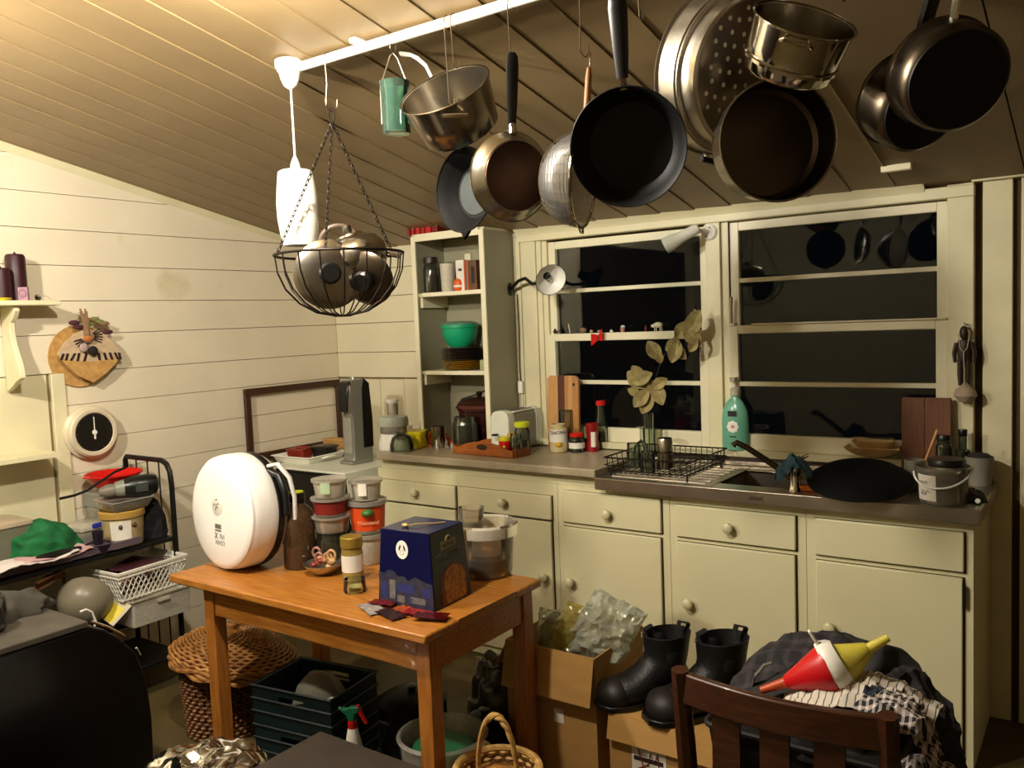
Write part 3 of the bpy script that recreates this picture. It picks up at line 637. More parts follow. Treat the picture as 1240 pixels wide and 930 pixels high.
def carton(name, label, loc, w, d, h, faces, rot=0, cat='box', group=None):
    """box with a front face (-y) sheet and a right face (+x) sheet"""
    t = thing(name, label, cat, loc, rot, group)
    obj('body', MB().box(-w/2, w/2, -d/2, d/2, 0, h), faces[0], t, bevel=.001)
    if faces[1]: obj('front_print', MB().box(-w*.42, w*.42, -d/2-.0008, -d/2, h*.08, h*.92), faces[1], t)
    return t
p = onshelf(562.5, 350, 1.829, -.205)
t = carton('tea_box', 'white tea carton with an orange edge on the top shelf', p, sz(p, 13), .06, sz(p, 37), (PAPER, None))
obj('edge_stripe', MB().box(sz(p, 5.6), sz(p, 7.2), -.0312, -.03, 0, sz(p, 37)), ORANGE, t)
obj('print_line', MB().box(-sz(p, 3), sz(p, 2.5), -.0308, -.03, sz(p, 24), sz(p, 27)), mat('ink', '#3a3a3a', .6), t)
obj('print_line', MB().box(-sz(p, 3), sz(p, 1.5), -.0308, -.03, sz(p, 8), sz(p, 9)), mat('ink', '#3a3a3a', .6), t)
p = onshelf(577, 349, 1.829, -.2)
t = carton('brown_box', 'brown printed carton at the right end of the top shelf', p, sz(p, 14), .07, sz(p, 36), (mat('brown_card', '#6d4a2c', .6, var=.2, scale=20), None))
obj('edge_stripe', MB().box(-sz(p, 7), -sz(p, 5.6), -.0362, -.035, 0, sz(p, 36)), ORANGE, t)
obj('print_patch', MB().box(-sz(p, 1), sz(p, 4), -.0358, -.035, sz(p, 8), sz(p, 28)), mat('dark_print', '#2c1a12', .6), t)
# plates and bowl
PC = onshelf(556, 442, 0, -.145)
px_, py_ = 1.125, -.143
zz = 1.4085
yw = mat('yellow_plate', '#c89a28', .3); dkp = mat('dark_plate', '#3a3230', .3, color2='#57483e')
for k in range(13):
    yl = k < 5; R_ = .117 if not yl else .110
    m = yw if yl else dkp; dz = .0096 if yl else .0088
    o = obj('dinner_plate', MB().lathe([(0, 0), (R_*.6, 0), (R_*.64, .002), (R_*.98, .0075), (R_, .0085), (R_*.98, .0095), (R_*.62, .0045), (0, .0045)], 40), m)
    place(o, (px_+random.uniform(-.002, .002), py_+random.uniform(-.001, .001), zz))
    tag(o, ('ochre yellow plate in the lower half of the plate stack' if yl else 'dark brown plate in the upper half of the plate stack under the green bowl'), 'plate', 'yellow plates in the stack' if yl else 'dark plates in the stack')
    zz += dz
t = thing('mixing_bowl', 'jade green plastic bowl with clear lid on top of the plates', 'bowl', (px_-.008, py_, zz+.003))
rb = .099
obj('body', MB().lathe([(0, 0), (rb*.55, 0), (rb*.62, .006), (rb*.85, .035), (rb*.97, .07), (rb, .105), (rb*1.06, .106), (rb*1.06, .122), (rb*.97, .122), (rb*.93, .07), (rb*.6, .012), (0, .01)], 40), GREEN, t)
obj('lid', MB().lathe([(rb*1.07, .1235), (rb*1.0, .132), (rb*.7, .14), (0, .142)], 40), glassy('green_lid', '#9fd8b8', cloud=.5, ccol='#9fd8b8'), t)
p = Vector((1.335, -.225, 1.4085))
t = thing('pale_mug', 'small pale green mug beside the plate stack', 'mug', p)
obj('body', MB().lathe([(0, 0), (.02, 0), (.023, .006), (.023, .055), (.0205, .055), (.02, .008), (0, .006)], 20), mat('pale_green_glaze', '#a9b58c', .35), t)
obj('handle', MB().tube(arc((.022, 0, .028), .015, 90, -90, 8, (1, 0, 0), (0, 0, 1)), .003, 6), mat('pale_green_glaze', '#a9b58c', .35), t)
# red books on top of cupboard
for k, (u, w_, cc, lb) in enumerate(((505.5, 2.9, '#8e1712', 'leftmost'), (510.5, 4, '#a81d16', 'second'), (516.5, 5, '#b3221a', 'third'), (522.5, 5, '#9a1812', 'fourth'), (529, 7, '#b01c14', 'fifth'), (537, 7.5, '#6d120e', 'rightmost'))):
    q = wy(u, 283, -.18)
    t = thing('red_book', 'red bound book on top of the shelf cupboard, %s of the row' % lb, 'book', (q.x, -.205, ST+.0125), group='red books on the cupboard')
    ww = sz(q, w_)*1.15; hh = sz(q, 13)
    obj('cover', MB().box(-ww/2, ww/2, -.05, .05, 0, hh), mat('red_cloth_%d' % k, cc, .5), t, bevel=.002)
    obj('gilt_band', MB().box(-ww*.42, ww*.42, -.0508, -.05, hh*.6, hh*.68), mat('gilt', '#c29a4a', .4), t)
# slow cooker in the bottom bay
t = thing('slow_cooker', 'brown glazed slow cooker with glass lid inside the lower shelf bay', 'slow cooker', (1.235, -.15, .996)); t.scale = (1.1, .9, 1.25)
obj('body', MB().lathe([(0, .01), (.095, .01), (.105, .03), (.112, .15), (.118, .155), (.118, .163), (.108, .165), (0, .165)], 40), mat('crock_brown', '#35140d', .25, coat=.4), t)
obj('rim', MB().lathe([(.121, .165), (.121, .178), (.108, .18), (.10, .172)], 40), mat('crock_rim', '#5b2a1c', .3), t)
obj('lid', MB().lathe([(.118, .181), (.1, .197), (.05, .21), (0, .213)], 40), glassy('brown_lid_glass', '#8a6a55', cloud=.25, ccol='#7a4a38'), t)
obj('knob', MB().lathe([(0, .21), (.012, .212), (.018, .226), (.012, .234), (0, .235)], 16), BLACK, t)
obj('cord', MB().tube([(-.09, -.09, .165), (-.06, -.075, .205), (0, -.03, .222), (.05, -.02, .238), (.075, -.03, .24)], .0035, 6), BLACK, t)
for a in (0, 2.1, 4.2): obj('foot', MB().box(-.012, .012, -.012, .012, 0, .012, Matrix.Translation((.07*math.cos(a), .07*math.sin(a), 0))), BLACK, t)

# ================================================================== WORKTOP CLUTTER
WZ = .9955
def wt(u, v): return wz(u, v, WZ)
def cup_steel(name, label, p, r, h, m=CHROME, hand=BLACK):
    t = thing(name, label, 'mug', p)
    obj('body', MB().lathe([(0, 0), (r, 0), (r*1.02, h*.05), (r, h), (r*.94, h), (r*.93, .006), (0, .005)], 28), m, t)
    obj('handle', MB().tube([(-r*.9, -.01, h*.85), (-r*1.6, -.02, h*.8), (-r*1.75, -.02, h*.5), (-r*1.5, -.02, h*.2), (-r*.95, -.01, h*.15)], .006, 8), hand, t); return t
# food processor at the back left
p = wz(478, 543, WZ)
t = thing('food_processor', 'white food processor with clear bowl and feed tube by the corner', 'appliance', p)
r = sz(p, 17)
PROC = mat('processor_grey', '#b9bdaa', .35)
obj('base', MB().lathe([(0, 0), (r*1.1, 0), (r*1.1, .03), (r*.95, .07), (r*.9, .085), (0, .085)], 32), WPLAST, t)
obj('bowl', MB().lathe([(r*.9, .085), (r*.95, .09), (r*.97, .16), (r*.92, .16), (r*.88, .095)], 32), CLEARP, t)
obj('lid', MB().lathe([(r*1.06, .125), (r*1.08, .15), (r*1.0, .175), (r*.5, .185), (0, .186)], 32), PROC, t)
obj('feed_tube', MB().lathe([(r*.4, .183), (r*.4, .245), (r*.36, .245), (r*.36, .183)], 20), CLEARP, t)
obj('pusher', MB().lathe([(0, .2), (r*.32, .2), (r*.32, .25), (r*.44, .252), (r*.44, .268), (0, .27)], 20), WPLAST, t)
# clear dome/glass bowl standing in front of it
p = wt(487, 546)
t = thing('glass_dome', 'upturned clear glass bowl in front of the food processor', 'bowl', p)
r = sz(p, 15)
obj('body', MB().lathe([(r, 0), (r*.98, r*.5), (r*.8, r*1.1), (r*.4, r*1.4), (0, r*1.45), (0, r*1.4), (r*.38, r*1.35), (r*.76, r*1.05), (r*.94, r*.5), (r*.95, 0)], 28), GLASS, t)
obj('foot_ring', MB().lathe([(r*.35, r*1.4), (r*.4, r*1.55), (r*.34, r*1.55), (r*.3, r*1.42)], 20), GLASS, t)
# yellow tub
p = wt(506, 541)
t = thing('yellow_tub', 'square yellow margarine tub with lid on the left end of the worktop', 'tub', p, .12)
a = sz(p, 12.5); h = sz(p, 20)
def sq(a, z, r=.012, n=4):
    o = []
    for cx, cy, st in ((1, 1, 0), (-1, 1, 90), (-1, -1, 180), (1, -1, 270)):
        o += [(cx*(a-r)+r*math.cos(math.radians(st+90*i/n)), cy*(a-r)+r*math.sin(math.radians(st+90*i/n)), z) for i in range(n+1)]
    return o
def loft(rings, cap=True):
    mb = MB(); n = len(rings[0]); vs = [v for r_ in rings for v in r_]
    fs = [(i*n+k, i*n+(k+1) % n, (i+1)*n+(k+1) % n, (i+1)*n+k) for i in range(len(rings)-1) for k in range(n)]
    if cap: fs += [list(range(n))[::-1], list(range((len(rings)-1)*n, len(rings)*n))]
    return mb.add(vs, fs)
obj('body', loft([sq(a*.85, 0), sq(a*.88, .004), sq(a*.97, h*.6), sq(a*1.0, h*.62), sq(a, h*.78)]), YELLOW, t)
obj('lid', loft([sq(a*1.08, h*.76), sq(a*1.1, h*.78), sq(a*1.1, h*.98), sq(a*1.05, h), sq(a*.95, h*.985)]), YELLOW, t)
# orange crumpled packet
def blob(name, label, cat, p, sx, sy, h, m, seed=1, amp=.3, rot=0, nu=20, nv=20, thing_=True):
    cr = crumple(amp*h, 3.2/max(sx, sy)*.5, seed)
    def fn(u, v):
        th = u*2*pi; ph = v*pi/2
        q = Vector((sx*math.cos(th)*math.cos(ph), sy*math.sin(th)*math.cos(ph), h*math.sin(ph)))
        d = cr(q); k = 1+d/h*.7
        return (q.x*k, q.y*k, max(0, q.z*(1+d/h*.5)))
    o = obj(name, MB().grid(fn, nu*2, nv), m); place(o, p, rot)
    if thing_: tag(o, label, cat)
    return o
p = wt(531, 540)
t = thing('snack_packet', 'crumpled orange and white packet between the yellow tub and dark jar', 'packet', p)
o = blob('wrapper', '', '', (0, 0, 0), sz(p, 13), .03, sz(p, 20), ORANGE, 2, .5, thing_=False); o.parent = t
o = blob('white_panel', '', '', (sz(p, 7), -.022, 0), sz(p, 9), .02, sz(p, 17), PAPER, 5, .5, thing_=False); o.parent = t
p = wt(549, 543)
t = thing('spice_jar', 'tiny pale jar leaning by the orange packet', 'jar', p)
obj('body', MB().lathe([(0, 0), (.014, 0), (.016, .01), (.015, .03), (0, .032)], 16), mat('greyish', '#9fa08e', .4), t)
obj('lid', MB().lathe([(.015, .031), (.015, .04), (0, .041)], 16), RED, t)
# black and steel mug
p = wt(533, 533); p = wy(531, 530, -.30); p.z = WZ
cup_steel('travel_mug', 'steel travel mug with black handle at the foot of the cupboard', p, sz(p, 8.5), sz(p, 26))
# dark jar
p = wt(565, 545)
jar('storage_jar', 'square shouldered dark glass jar of black contents by the wooden tray', 'jar', p, sz(p, 16), sz(p, 41), GLASSD, mat('black_beans', '#141a12', .5, var=.3, scale=60), .8, None, 0, .85)
# toaster
p0 = wy(590, 530, -.34)
p = wt(622, 536)
TW, TD, TH = .275, .115, .205
t = thing('toaster', 'long white and grey two slice toaster standing across the worktop', 'toaster', (1.49, -.165, WZ), math.radians(88))
TOG = mat('toaster_grey', '#8f8d78', .35); TOW = mat('toaster_white', '#d9dcc8', .35)
def rr_(w, h, c): return [(-w/2, 0), (w/2, 0), (w/2, h-c), (w/2-c*.35, h-c*.3), (w/2-c, h), (-w/2+c, h), (-w/2+c*.35, h-c*.3), (-w/2, h-c)]
MX = Matrix(((0, 0, 1, 0), (1, 0, 0, 0), (0, 1, 0, 0), (0, 0, 0, 1)))
obj('body', MB().prism(rr_(TD*.92, TH*.96, .03), -TW/2+.03, TW/2-.03, Matrix.Translation((0, 0, .008)) @ MX), TOG, t, bevel=.003)
for s_ in (-1, 1):
    obj('end_cap', MB().prism(rr_(TD, TH, .035), -.03, .03, Matrix.Translation((s_*(TW/2-.015), 0, .006)) @ MX), TOW, t, bevel=.006)
obj('top_panel', MB().box(-TW/2+.05, TW/2-.05, -TD*.42, TD*.42, TH*.955, TH*1.0), TOW, t, bevel=.003)
for y in (-.028, .01): obj('slot', MB().box(-TW/2+.045, TW/2-.045, y, y+.018, TH*.995, TH*1.012), BLACK, t)
obj('lever', MB().box(-TW/2-.065, -TW/2-.04, -.012, .012, .09, .1), BLACK, t)
# wooden tray
a = Vector((1.27, -.435, WZ)); b_ = Vector((1.66, -.455, WZ)); c_ = b_+Vector((.01, .15, 0))
TRAYW = mat('tray_wood', '#a85e20', .45, color2='#7c3f12', stretch=(3, 20, 20), scale=5)
t = thing('wooden_tray', 'small orange wooden tray with handle cut-outs holding spice jars', 'tray', a, math.atan2(b_.y-a.y, b_.x-a.x))
W_ = (b_-a).length; D_ = (c_-b_).length*.95; hh = .052
obj('bottom', MB().box(0, W_, 0, D_, 0, .006), TRAYW, t)
def endp(y):
    n = 12; vs = []
    for i in range(n+1):
        q = i/n; z = hh*.72 + hh*.62*max(0, math.sin(max(0, min(1, (q-.12)/.76))*pi))**.6
        vs.append((q*W_, z))
    poly = [(0, .0), (W_, .0)]+vs[::-1]
    return MB().prism(poly, -.006, .006, Matrix(((1, 0, 0, 0), (0, 0, -1, y), (0, 1, 0, 0), (0, 0, 0, 1))))
obj('end_board', endp(.006), TRAYW, t)
obj('end_board', endp(D_-.006), TRAYW, t)
obj('handle_hole', MB().lathe([(0, 0), (.035, 0), (.035, .0008), (0, .0008)], 24, Matrix(((1, 0, 0, W_*.5), (0, 0, -1, -.0005), (0, .42, 0, hh*.86), (0, 0, 0, 1)))), mat('hole_dark', '#2a1608', .7), t)
for x in (0, W_): obj('side_board', MB().box(x-.006, x+.006, .012, D_-.012, .0, hh*.8), TRAYW, t)
def tr(x, y): return Vector((x, y, WZ+.007))
p = tr(1.565, -.385)
t = thing('mustard_tin', 'small red mustard tin with yellow lid in the wooden tray', 'tin', p); r = sz(p, 7.5)
obj('body', MB().lathe([(0, 0), (r, 0), (r, r*2.2), (0, r*2.2)], 20), RED, t)
obj('lid', MB().lathe([(r*1.03, r*2.2), (r*1.03, r*2.8), (0, r*2.85)], 20), YELLOW, t)
obj('star_mark', MB().ball((r*.4, -r*.88, r*1.2), r*.4, (.6, .25, 1), 10, 6), YELLOW, t)
p = tr(1.585, -.335)
jar('spice_jar', 'small brown jar with yellow lid behind the red tin in the tray', 'jar', p, sz(p, 7.5), sz(p, 24), GLASSD, mat('brown_spice', '#5a3010', .7), .8, mat('gold_lid', '#c79a1e', .4), .014, .95)
p = tr(1.63, -.325)
jar('spice_jar', 'clear jar with a bright lime yellow lid at the back of the tray', 'jar', p, sz(p, 10), sz(p, 38), GLASS, mat('pale_spice', '#8b8258', .7), .5, mat('lime_lid', '#c6cc1a', .4), .02, .85)
p = tr(1.635, -.385)
jar('spice_jar', 'short clear jar standing at the right end of the tray', 'jar', p, sz(p, 8), sz(p, 26), GLASS, mat('brown_spice', '#5a3010', .7), .5, None, 0, .9)
# THOMY jar
p = wt(677, 547); r = sz(p, 11)
t = jar('sauce_jar', 'cream sauce jar lettered THOMY in front of the striped board', 'jar', p, r, sz(p, 34), mat('mayo_glass', '#c9b98a', .25), None, .6, None, 0, .82, PAPER, (.38, .8))
f_, r_ = vframe(p); ang = math.atan2(-f_.y, -f_.x)
text('lettering', 'THOMY', r*.55, mat('ink', '#3a3a3a', .6), t, Matrix.Translation((f_.x*r*1.03, f_.y*r*1.03, sz(p, 34)*.72)) @ frame((f_.x, f_.y, 0), (0, 0, 1)))
obj('fruit_print', MB().ball((f_.x*r*.8, f_.y*r*.8, sz(p, 10)), r*.42, (1, 1, .8), 12, 8), mat('yellow_print', '#d4a51e', .5), t)
p = wt(687, 543)
t = thing('drinking_glass', 'upturned ribbed drinking glass behind the lettered jar', 'glass', p); r = sz(p, 10); h = sz(p, 46)
obj('body', MB().lathe([(r*1.05, 0), (r*.95, h*.5), (r*1.05, h*.55), (r*.98, h), (r*.9, h), (r*.93, h*.56), (r*.85, h*.48), (r*.97, 0)], 12), GLASS, t)
obj('base', MB().lathe([(0, h), (r*.97, h), (r*.95, h+.008), (0, h+.008)], 12), GLASS, t)
p = wt(699, 547)
jar('relish_jar', 'squat dark relish jar with red lid and white label', 'jar', p, sz(p, 10), sz(p, 23), GLASSD, mat('dark_relish', '#1a100c', .5), .9, RED, .012, .8, PAPER, (.25, .6))
p = wt(718, 546); r = sz(p, 8)
t = thing('sauce_bottle', 'red labelled squeeze sauce bottle at the worktop edge', 'bottle', p)
obj('body', MB().lathe([(0, 0), (r, 0), (r, sz(p, 10)), (r*.8, sz(p, 16)), (r, sz(p, 22)), (r*.95, sz(p, 34)), (0, sz(p, 35))], 20), mat('sauce_red', '#8f1210', .35), t)
obj('paper_label', MB().box(r*.3, r*.95, -r*1.0, -r*.5, sz(p, 6), sz(p, 24)), PAPER, t)
p = wt(729, 543); r = sz(p, 8)
t = thing('sauce_bottle', 'tall clear bottle with red cap near the window', 'bottle', p); h = sz(p, 58)
obj('body', MB().lathe([(0, 0), (r*1.1, 0), (r*1.15, h*.1), (r*1.1, h*.45), (r*.7, h*.7), (r*.62, h*.92), (r*.55, h*.92), (r*.62, h*.68), (r, h*.44), (r*1.03, h*.08), (0, .006)], 20), GLASS, t)
obj('cap', MB().lathe([(r*.75, h*.91), (r*.75, h), (0, h)], 20), RED, t)
obj('contents', MB().lathe([(0, .008), (r*1.0, .01), (r*1.0, h*.35), (0, h*.36)], 20), mat('dark_sauce', '#3a1410', .5), t)
p = wt(708, 542)
t = thing('glass_teapot', 'small clear glass teapot among the bottles by the window', 'teapot', p); r = sz(p, 15)
obj('body', MB().lathe([(0, 0), (r*.7, 0), (r, r*.6), (r*.95, r*1.2), (r*.55, r*1.7), (r*.5, r*1.65), (r*.88, r*1.15), (r*.93, r*.6), (r*.65, .006), (0, .006)], 28), GLASS, t)
obj('tea', MB().lathe([(0, .008), (r*.63, .008), (r*.9, r*.6), (r*.9, r*.85), (0, r*.86)], 28), glassy('tea_liquid', '#8a5a2a', cloud=.2, ccol='#6b3b18'), t)
obj('lid', MB().lathe([(r*.56, r*1.7), (r*.4, r*1.85), (r*.1, r*1.9), (r*.12, r*2.05), (0, r*2.07)], 20), GLASS, t)
obj('handle', MB().tube([(-r*.6, -.01, r*1.55), (-r*1.3, -.02, r*1.5), (-r*1.45, -.02, r*.9), (-r*.95, -.01, r*.5)], .004, 6), GLASS, t)
# striped chopping board leaning at the window
p = wy(683, 452, -.06); q0 = wy(660, 525, -.10); wdt = sz(p, 44); hgt = sz(p, 88)
t = thing('chopping_board', 'striped chopping board with dark centre strip leaning by the window', 'chopping board', (p.x, -.082, WZ+.001), Matrix.Rotation(math.radians(-2.2), 4, 'X'))
xs_ = [-.5, -.36, -.16, -.14, .06, .18, .30, .5]; ms = [BOARD1, BOARD1, BOARD2, BOARD2, mat('board_mid', '#b07c45', .45), BOARD1, mat('board_mid', '#b07c45', .45)]
for i in range(7):
    a, b = xs_[i]*wdt, xs_[i+1]*wdt; c = .018 if i in (0, 6) else 0
    if i == 0: poly = [(a, 0), (b, 0), (b, hgt), (a+c, hgt), (a, hgt-c)]
    elif i == 6: poly = [(a, 0), (b, 0), (b, hgt-c), (b-c, hgt), (a, hgt)]
    else: poly = [(a, 0), (b, 0), (b, hgt), (a, hgt)]
    obj('stave', MB().prism(poly, -.009, .009, Matrix(((1, 0, 0, 0), (0, 0, -1, 0), (0, 1, 0, 0), (0, 0, 0, 1)))), ms[i], t)
obj('hang_hole', MB().lathe([(0, 0), (.008, 0), (.008, .001), (0, .001)], 14, Matrix(((1, 0, 0, wdt*.36), (0, 0, -1, -.0095), (0, 1, 0, hgt*.88), (0, 0, 0, 1)))), GAP, t)
# vase with dry leaves on the sill
p = wy(786, 528, -.10); p.z = WZ
t = thing('leaf_vase', 'clear glass vase of dried leafy branches before the left window', 'vase', (p.x, -.10, WZ)); h = .2
obj('glass', MB().lathe([(0, 0), (.03, 0), (.033, .01), (.03, .06), (.034, h), (.031, h), (.027, .06), (.029, .012), (0, .008)], 24), GLASS, t)
LEAF = mat('dry_leaf', '#a59a62', .6, color2='#6f5c34', scale=20); STEM = mat('twig', '#2a1f16', .7)
def leaf(mb_, b0, d, L, w, curl):
    d = Vector(d).normalized(); s_ = d.cross(Vector((0.3, -1, .2))).normalized(); nrm = s_.cross(d)
    def fn(u, v):
        q = (u-.5)*2; ww = w*math.sin(pi*min(1, v*.96+.02))**.8
        return Vector(b0)+d*(L*v)+s_*(q*ww*.5)+nrm*(curl*L*(v*v)*.4 + abs(q)*ww*.22)
    mb_.grid(fn, 4, 8, thick=.0006); return mb_
base = Vector((0, 0, .12))
O = Vector((p.x, -.10, WZ))
stem_px = [[(785, 500), (790, 470), (800, 440), (815, 410), (835, 385), (842, 365)], [(786, 500), (780, 470), (772, 450)], [(786, 505), (790, 480), (795, 455)]]
stw = []
for k, st in enumerate(stem_px):
    pts = [tuple(wy(u, v, -.10-.006*i)-O) for i, (u, v) in enumerate(st)]
    pts = [(0, 0, .02)]+pts
    obj('stem', MB().tube(pts, .0022, 6), STEM, t)
leaves = [((818, 410), (833, 392), 1), ((834, 406), (845, 380), 1), ((828, 398), (846, 415), 1), ((842, 392), (840, 376), .9), ((822, 412), (815, 436), 1.2), ((812, 418), (828, 432), 1.1), ((800, 436), (786, 416), 1.0), ((800, 440), (797, 426), .9), ((790, 452), (770, 462), 1.1), ((784, 470), (762, 452), 1.1), ((786, 472), (770, 490), 1.1), ((790, 470), (806, 460), 1), ((790, 475), (780, 497), 1.2), ((794, 466), (802, 488), 1.1), ((780, 462), (768, 446), 1), ((795, 480), (788, 462), 1.1), ((776, 478), (762, 472), .9), ((845, 410), (836, 424), .8), ((806, 424), (822, 414), .9)]
for k, (a, b, s_) in enumerate(leaves):
    A = wy(*a, -.12-.01*(k % 3)); B = wy(*b, -.125-.012*((k*2) % 3)); L = (B-A).length*1.15
    obj('leaf', leaf(MB(), A-O, B-A, L, L*.62, random.uniform(-.4, .5)), LEAF, t)

# ================================================================== ON AND AROUND THE SINK
SZ = .9605
def sk_(u, v, z=SZ): return wz(u, v, z)
# dish rack
a = sk_(724, 585); 
DR0, DR1, DY0, DY1 = 2.20, 2.60, -.52, -.10
t = thing('dish_rack', 'black wire dish rack on the sink drainer', 'dish rack', ((DR0+DR1)/2, (DY0+DY1)/2, SZ))
o_ = Vector(((DR0+DR1)/2, (DY0+DY1)/2, 0))
w2_, d2_ = (DR1-DR0)/2, (DY1-DY0)/2
for z, r in ((.085, .0035), (.03, .0028), (.052, .0022)):
    e = 1 if z > .05 else .96
    obj('frame_wire', MB().tube([(-w2_*e, -d2_*e, z), (w2_*e, -d2_*e, z), (w2_*e, d2_*e, z), (-w2_*e, d2_*e, z)], r, 6, True), WIRE, t)
for k in range(15):
    x = -w2_*.93+k*w2_*1.86/14
    obj('wire', MB().tube([(x, -d2_, .085), (x, -d2_*.96, .02), (x, d2_*.96, .02), (x, d2_, .085)], .0019, 5), WIRE, t)
for k in range(9):
    y = -d2_*.9+k*d2_*1.8/8
    obj('wire', MB().tube([(-w2_, y, .085), (-w2_*.96, y, .022)], .0019, 5), WIRE, t)
    obj('wire', MB().tube([(w2_, y, .085), (w2_*.96, y, .022)], .0019, 5), WIRE, t)
for x in (-1, 1):
    for y in (-1, 1): obj('foot', MB().tube([(x*w2_*.9, y*d2_*.9, .0), (x*w2_*.9, y*d2_*.9, .024)], .005, 6), BLACK, t)
p = sk_(806, 566, .985); r = sz(p, 9.5); h = sz(p, 36)
t = thing('steel_tumbler', 'steel tumbler standing upside down in the dish rack', 'cup', p)
obj('body', MB().lathe([(r*1.05, 0), (r*.95, h*.5), (r*1.0, h*.95), (r*.9, h), (0, h), (0, h-.004), (r*.85, h*.94), (r*.98, 0)], 28), STEEL, t)
obj('band', MB().lathe([(r*1.0, h*.52), (r*1.02, h*.54), (r*1.0, h*.56)], 28), STEELD, t)
p = sk_(777, 560, .985); r = sz(p, 10); h = sz(p, 44)
t = thing('wine_glass', 'clear stemmed glass standing upside down in the dish rack', 'glass', p)
obj('cup', MB().lathe([(r*.9, 0), (r*1.05, h*.25), (r*.8, h*.5), (r*.15, h*.62), (r*.1, h*.64), (r*.74, h*.48), (r*1.0, h*.25), (r*.86, 0)], 24), GLASS, t)
obj('stem', MB().lathe([(r*.13, h*.62), (r*.12, h*.95), (r*.95, h*.98), (r*.95, h), (0, h)], 24), GLASS, t)
for k, (u, v, hh, lb) in enumerate(((768, 566, 30, 'short clear tumbler at the left of the dish rack'), (785, 572, 26, 'clear tumbler in front of the stemmed glass in the dish rack'))):
    p = sk_(u, v, .985); r = sz(p, 9); h = sz(p, hh)
    t = thing('tumbler_glass', lb, 'glass', p)
    obj('body', MB().lathe([(r, 0), (r*.88, h), (0, h), (0, h-.005), (r*.82, h-.006), (r*.94, 0)], 20), GLASS, t)
    obj('ring', MB().lathe([(r*.99, h*.1), (r*1.02, h*.13), (r*.97, h*.16)], 20), GLASS, t)
# soap bottle
p = wy(891, 542, -.075); p.z = .9825; p = Vector((wy(891, 542, -.055).x, -.034, 1.0325)); p = wy(891, 541, -.03); p.z = 1.0325
r = sz(p, 16.5); h = sz(p, 66)
SOAP = mat('green_soap', '#7cc4a6', .22, var=.05, trans=.25)
t = thing('soap_bottle', 'green pump soap bottle with flower label on the window sill', 'soap bottle', p+Vector((0, 0, 0)))
obj('body', MB().lathe([(0, 0), (r*.95, 0), (r, .006), (r, h*.55), (r*.92, h*.72), (r*.6, h*.88), (r*.3, h*.95), (r*.3, h), (0, h)], 32, sy=.55), SOAP, t)
f_, r_ = vframe(p)
obj('dark_label', MB().box(-r*.35, r*.3, -r*.56, -r*.545, h*.62, h*.72), mat('label_black', '#15201c', .5), t)
fl = MB(); 
for k in range(8): fl.ball((math.cos(k*pi/4)*r*.28, -r*.55, h*.43+math.sin(k*pi/4)*r*.28), r*.17, (1, .1, 1), 8, 6)
fl2 = obj('flower_mark', fl, WPLAST, t, kind='stuff')
obj('flower_centre', MB().ball((0, -r*.57, h*.43), r*.12, (1, .2, 1), 8, 6), mat('pink_mark', '#d98a92', .5), t)
obj('print_line', MB().box(-r*.25, r*.25, -r*.56, -r*.545, h*.24, h*.26), mat('label_black', '#15201c', .5), t)
obj('neck', MB().lathe([(r*.34, h*.99), (r*.34, h*1.12), (r*.2, h*1.14), (r*.12, h*1.25), (0, h*1.25)], 18), MILKY, t)
obj('pump_head', MB().box(-r*.2, r*.2, -r*.5, r*.2, h*1.25, h*1.33), MILKY, t, bevel=.003)
# blue cloth hung over the tap
tpp = wz(963, 594, .96)
cr = crumple(.014, 30, 3)
def clothfn(u, v):
    x = (u-.5)*.15; y = (v-.5)*.13
    z = .045-(abs(x)**1.5)*3.2-(abs(y)**1.5)*2.6
    return (x*.9, y*.8, z+cr((x, y, 0)))
o = obj('dish_cloth', MB().grid(clothfn, 26, 24, thick=.002), mat('blue_cloth', '#44687a', .85, color2='#22404f', scale=40)); tag(o, 'wet blue dish cloth draped over the tap', 'cloth'); place(o, tpp+Vector((-.004, 0, .092)), .4)
# wok
c = wz(1040, 592, .985)
t = thing('wok', 'black wok lying tilted on the right of the sink bench', 'wok', c+Vector((0, .02, .028)), frame((CAM-c).normalized()*.26+Vector((-.02, 0, 1)), (0, 1, 0)))
R_ = sz(c, 60)
obj('body', MB().lathe([(0, .046), (R_*.45, .042), (R_*.78, .026), (R_, 0), (R_*1.02, .001), (R_*.8, .030), (R_*.46, .046), (0, .050)][::-1], 48), mat('wok_black', '#050505', .7, spec=.15), t)
obj('rim', MB().tube([(R_*1.01*math.cos(a*pi/24), R_*1.01*math.sin(a*pi/24), .001) for a in range(48)], .003, 6, True), NONST, t)
# sponge and bits
p = sk_(978, 594)
tag(place(obj('sponge', MB().box(-.035, .035, -.022, .022, 0, .022), mat('orange_sponge', '#c4681a', .9, bump=.4, bscale=200), bevel=.006), p, .3), 'orange kitchen sponge beside the wok', 'sponge')
p = sk_(980, 581)
t = thing('steel_dish', 'shiny crumpled steel dish behind the sponge', 'dish', p)
obj('bowl', MB().lathe([(0, .003), (.03, .003), (.045, .03), (.05, .032), (.043, .028), (.03, .001), (0, 0)], 20), CHROME, t)
obj('scourer', MB().ball((.005, 0, .026), .026, (1, 1, .6), 14, 8), mat('grey_scourer', '#6f7a78', .8, bump=.5, bscale=150), t)
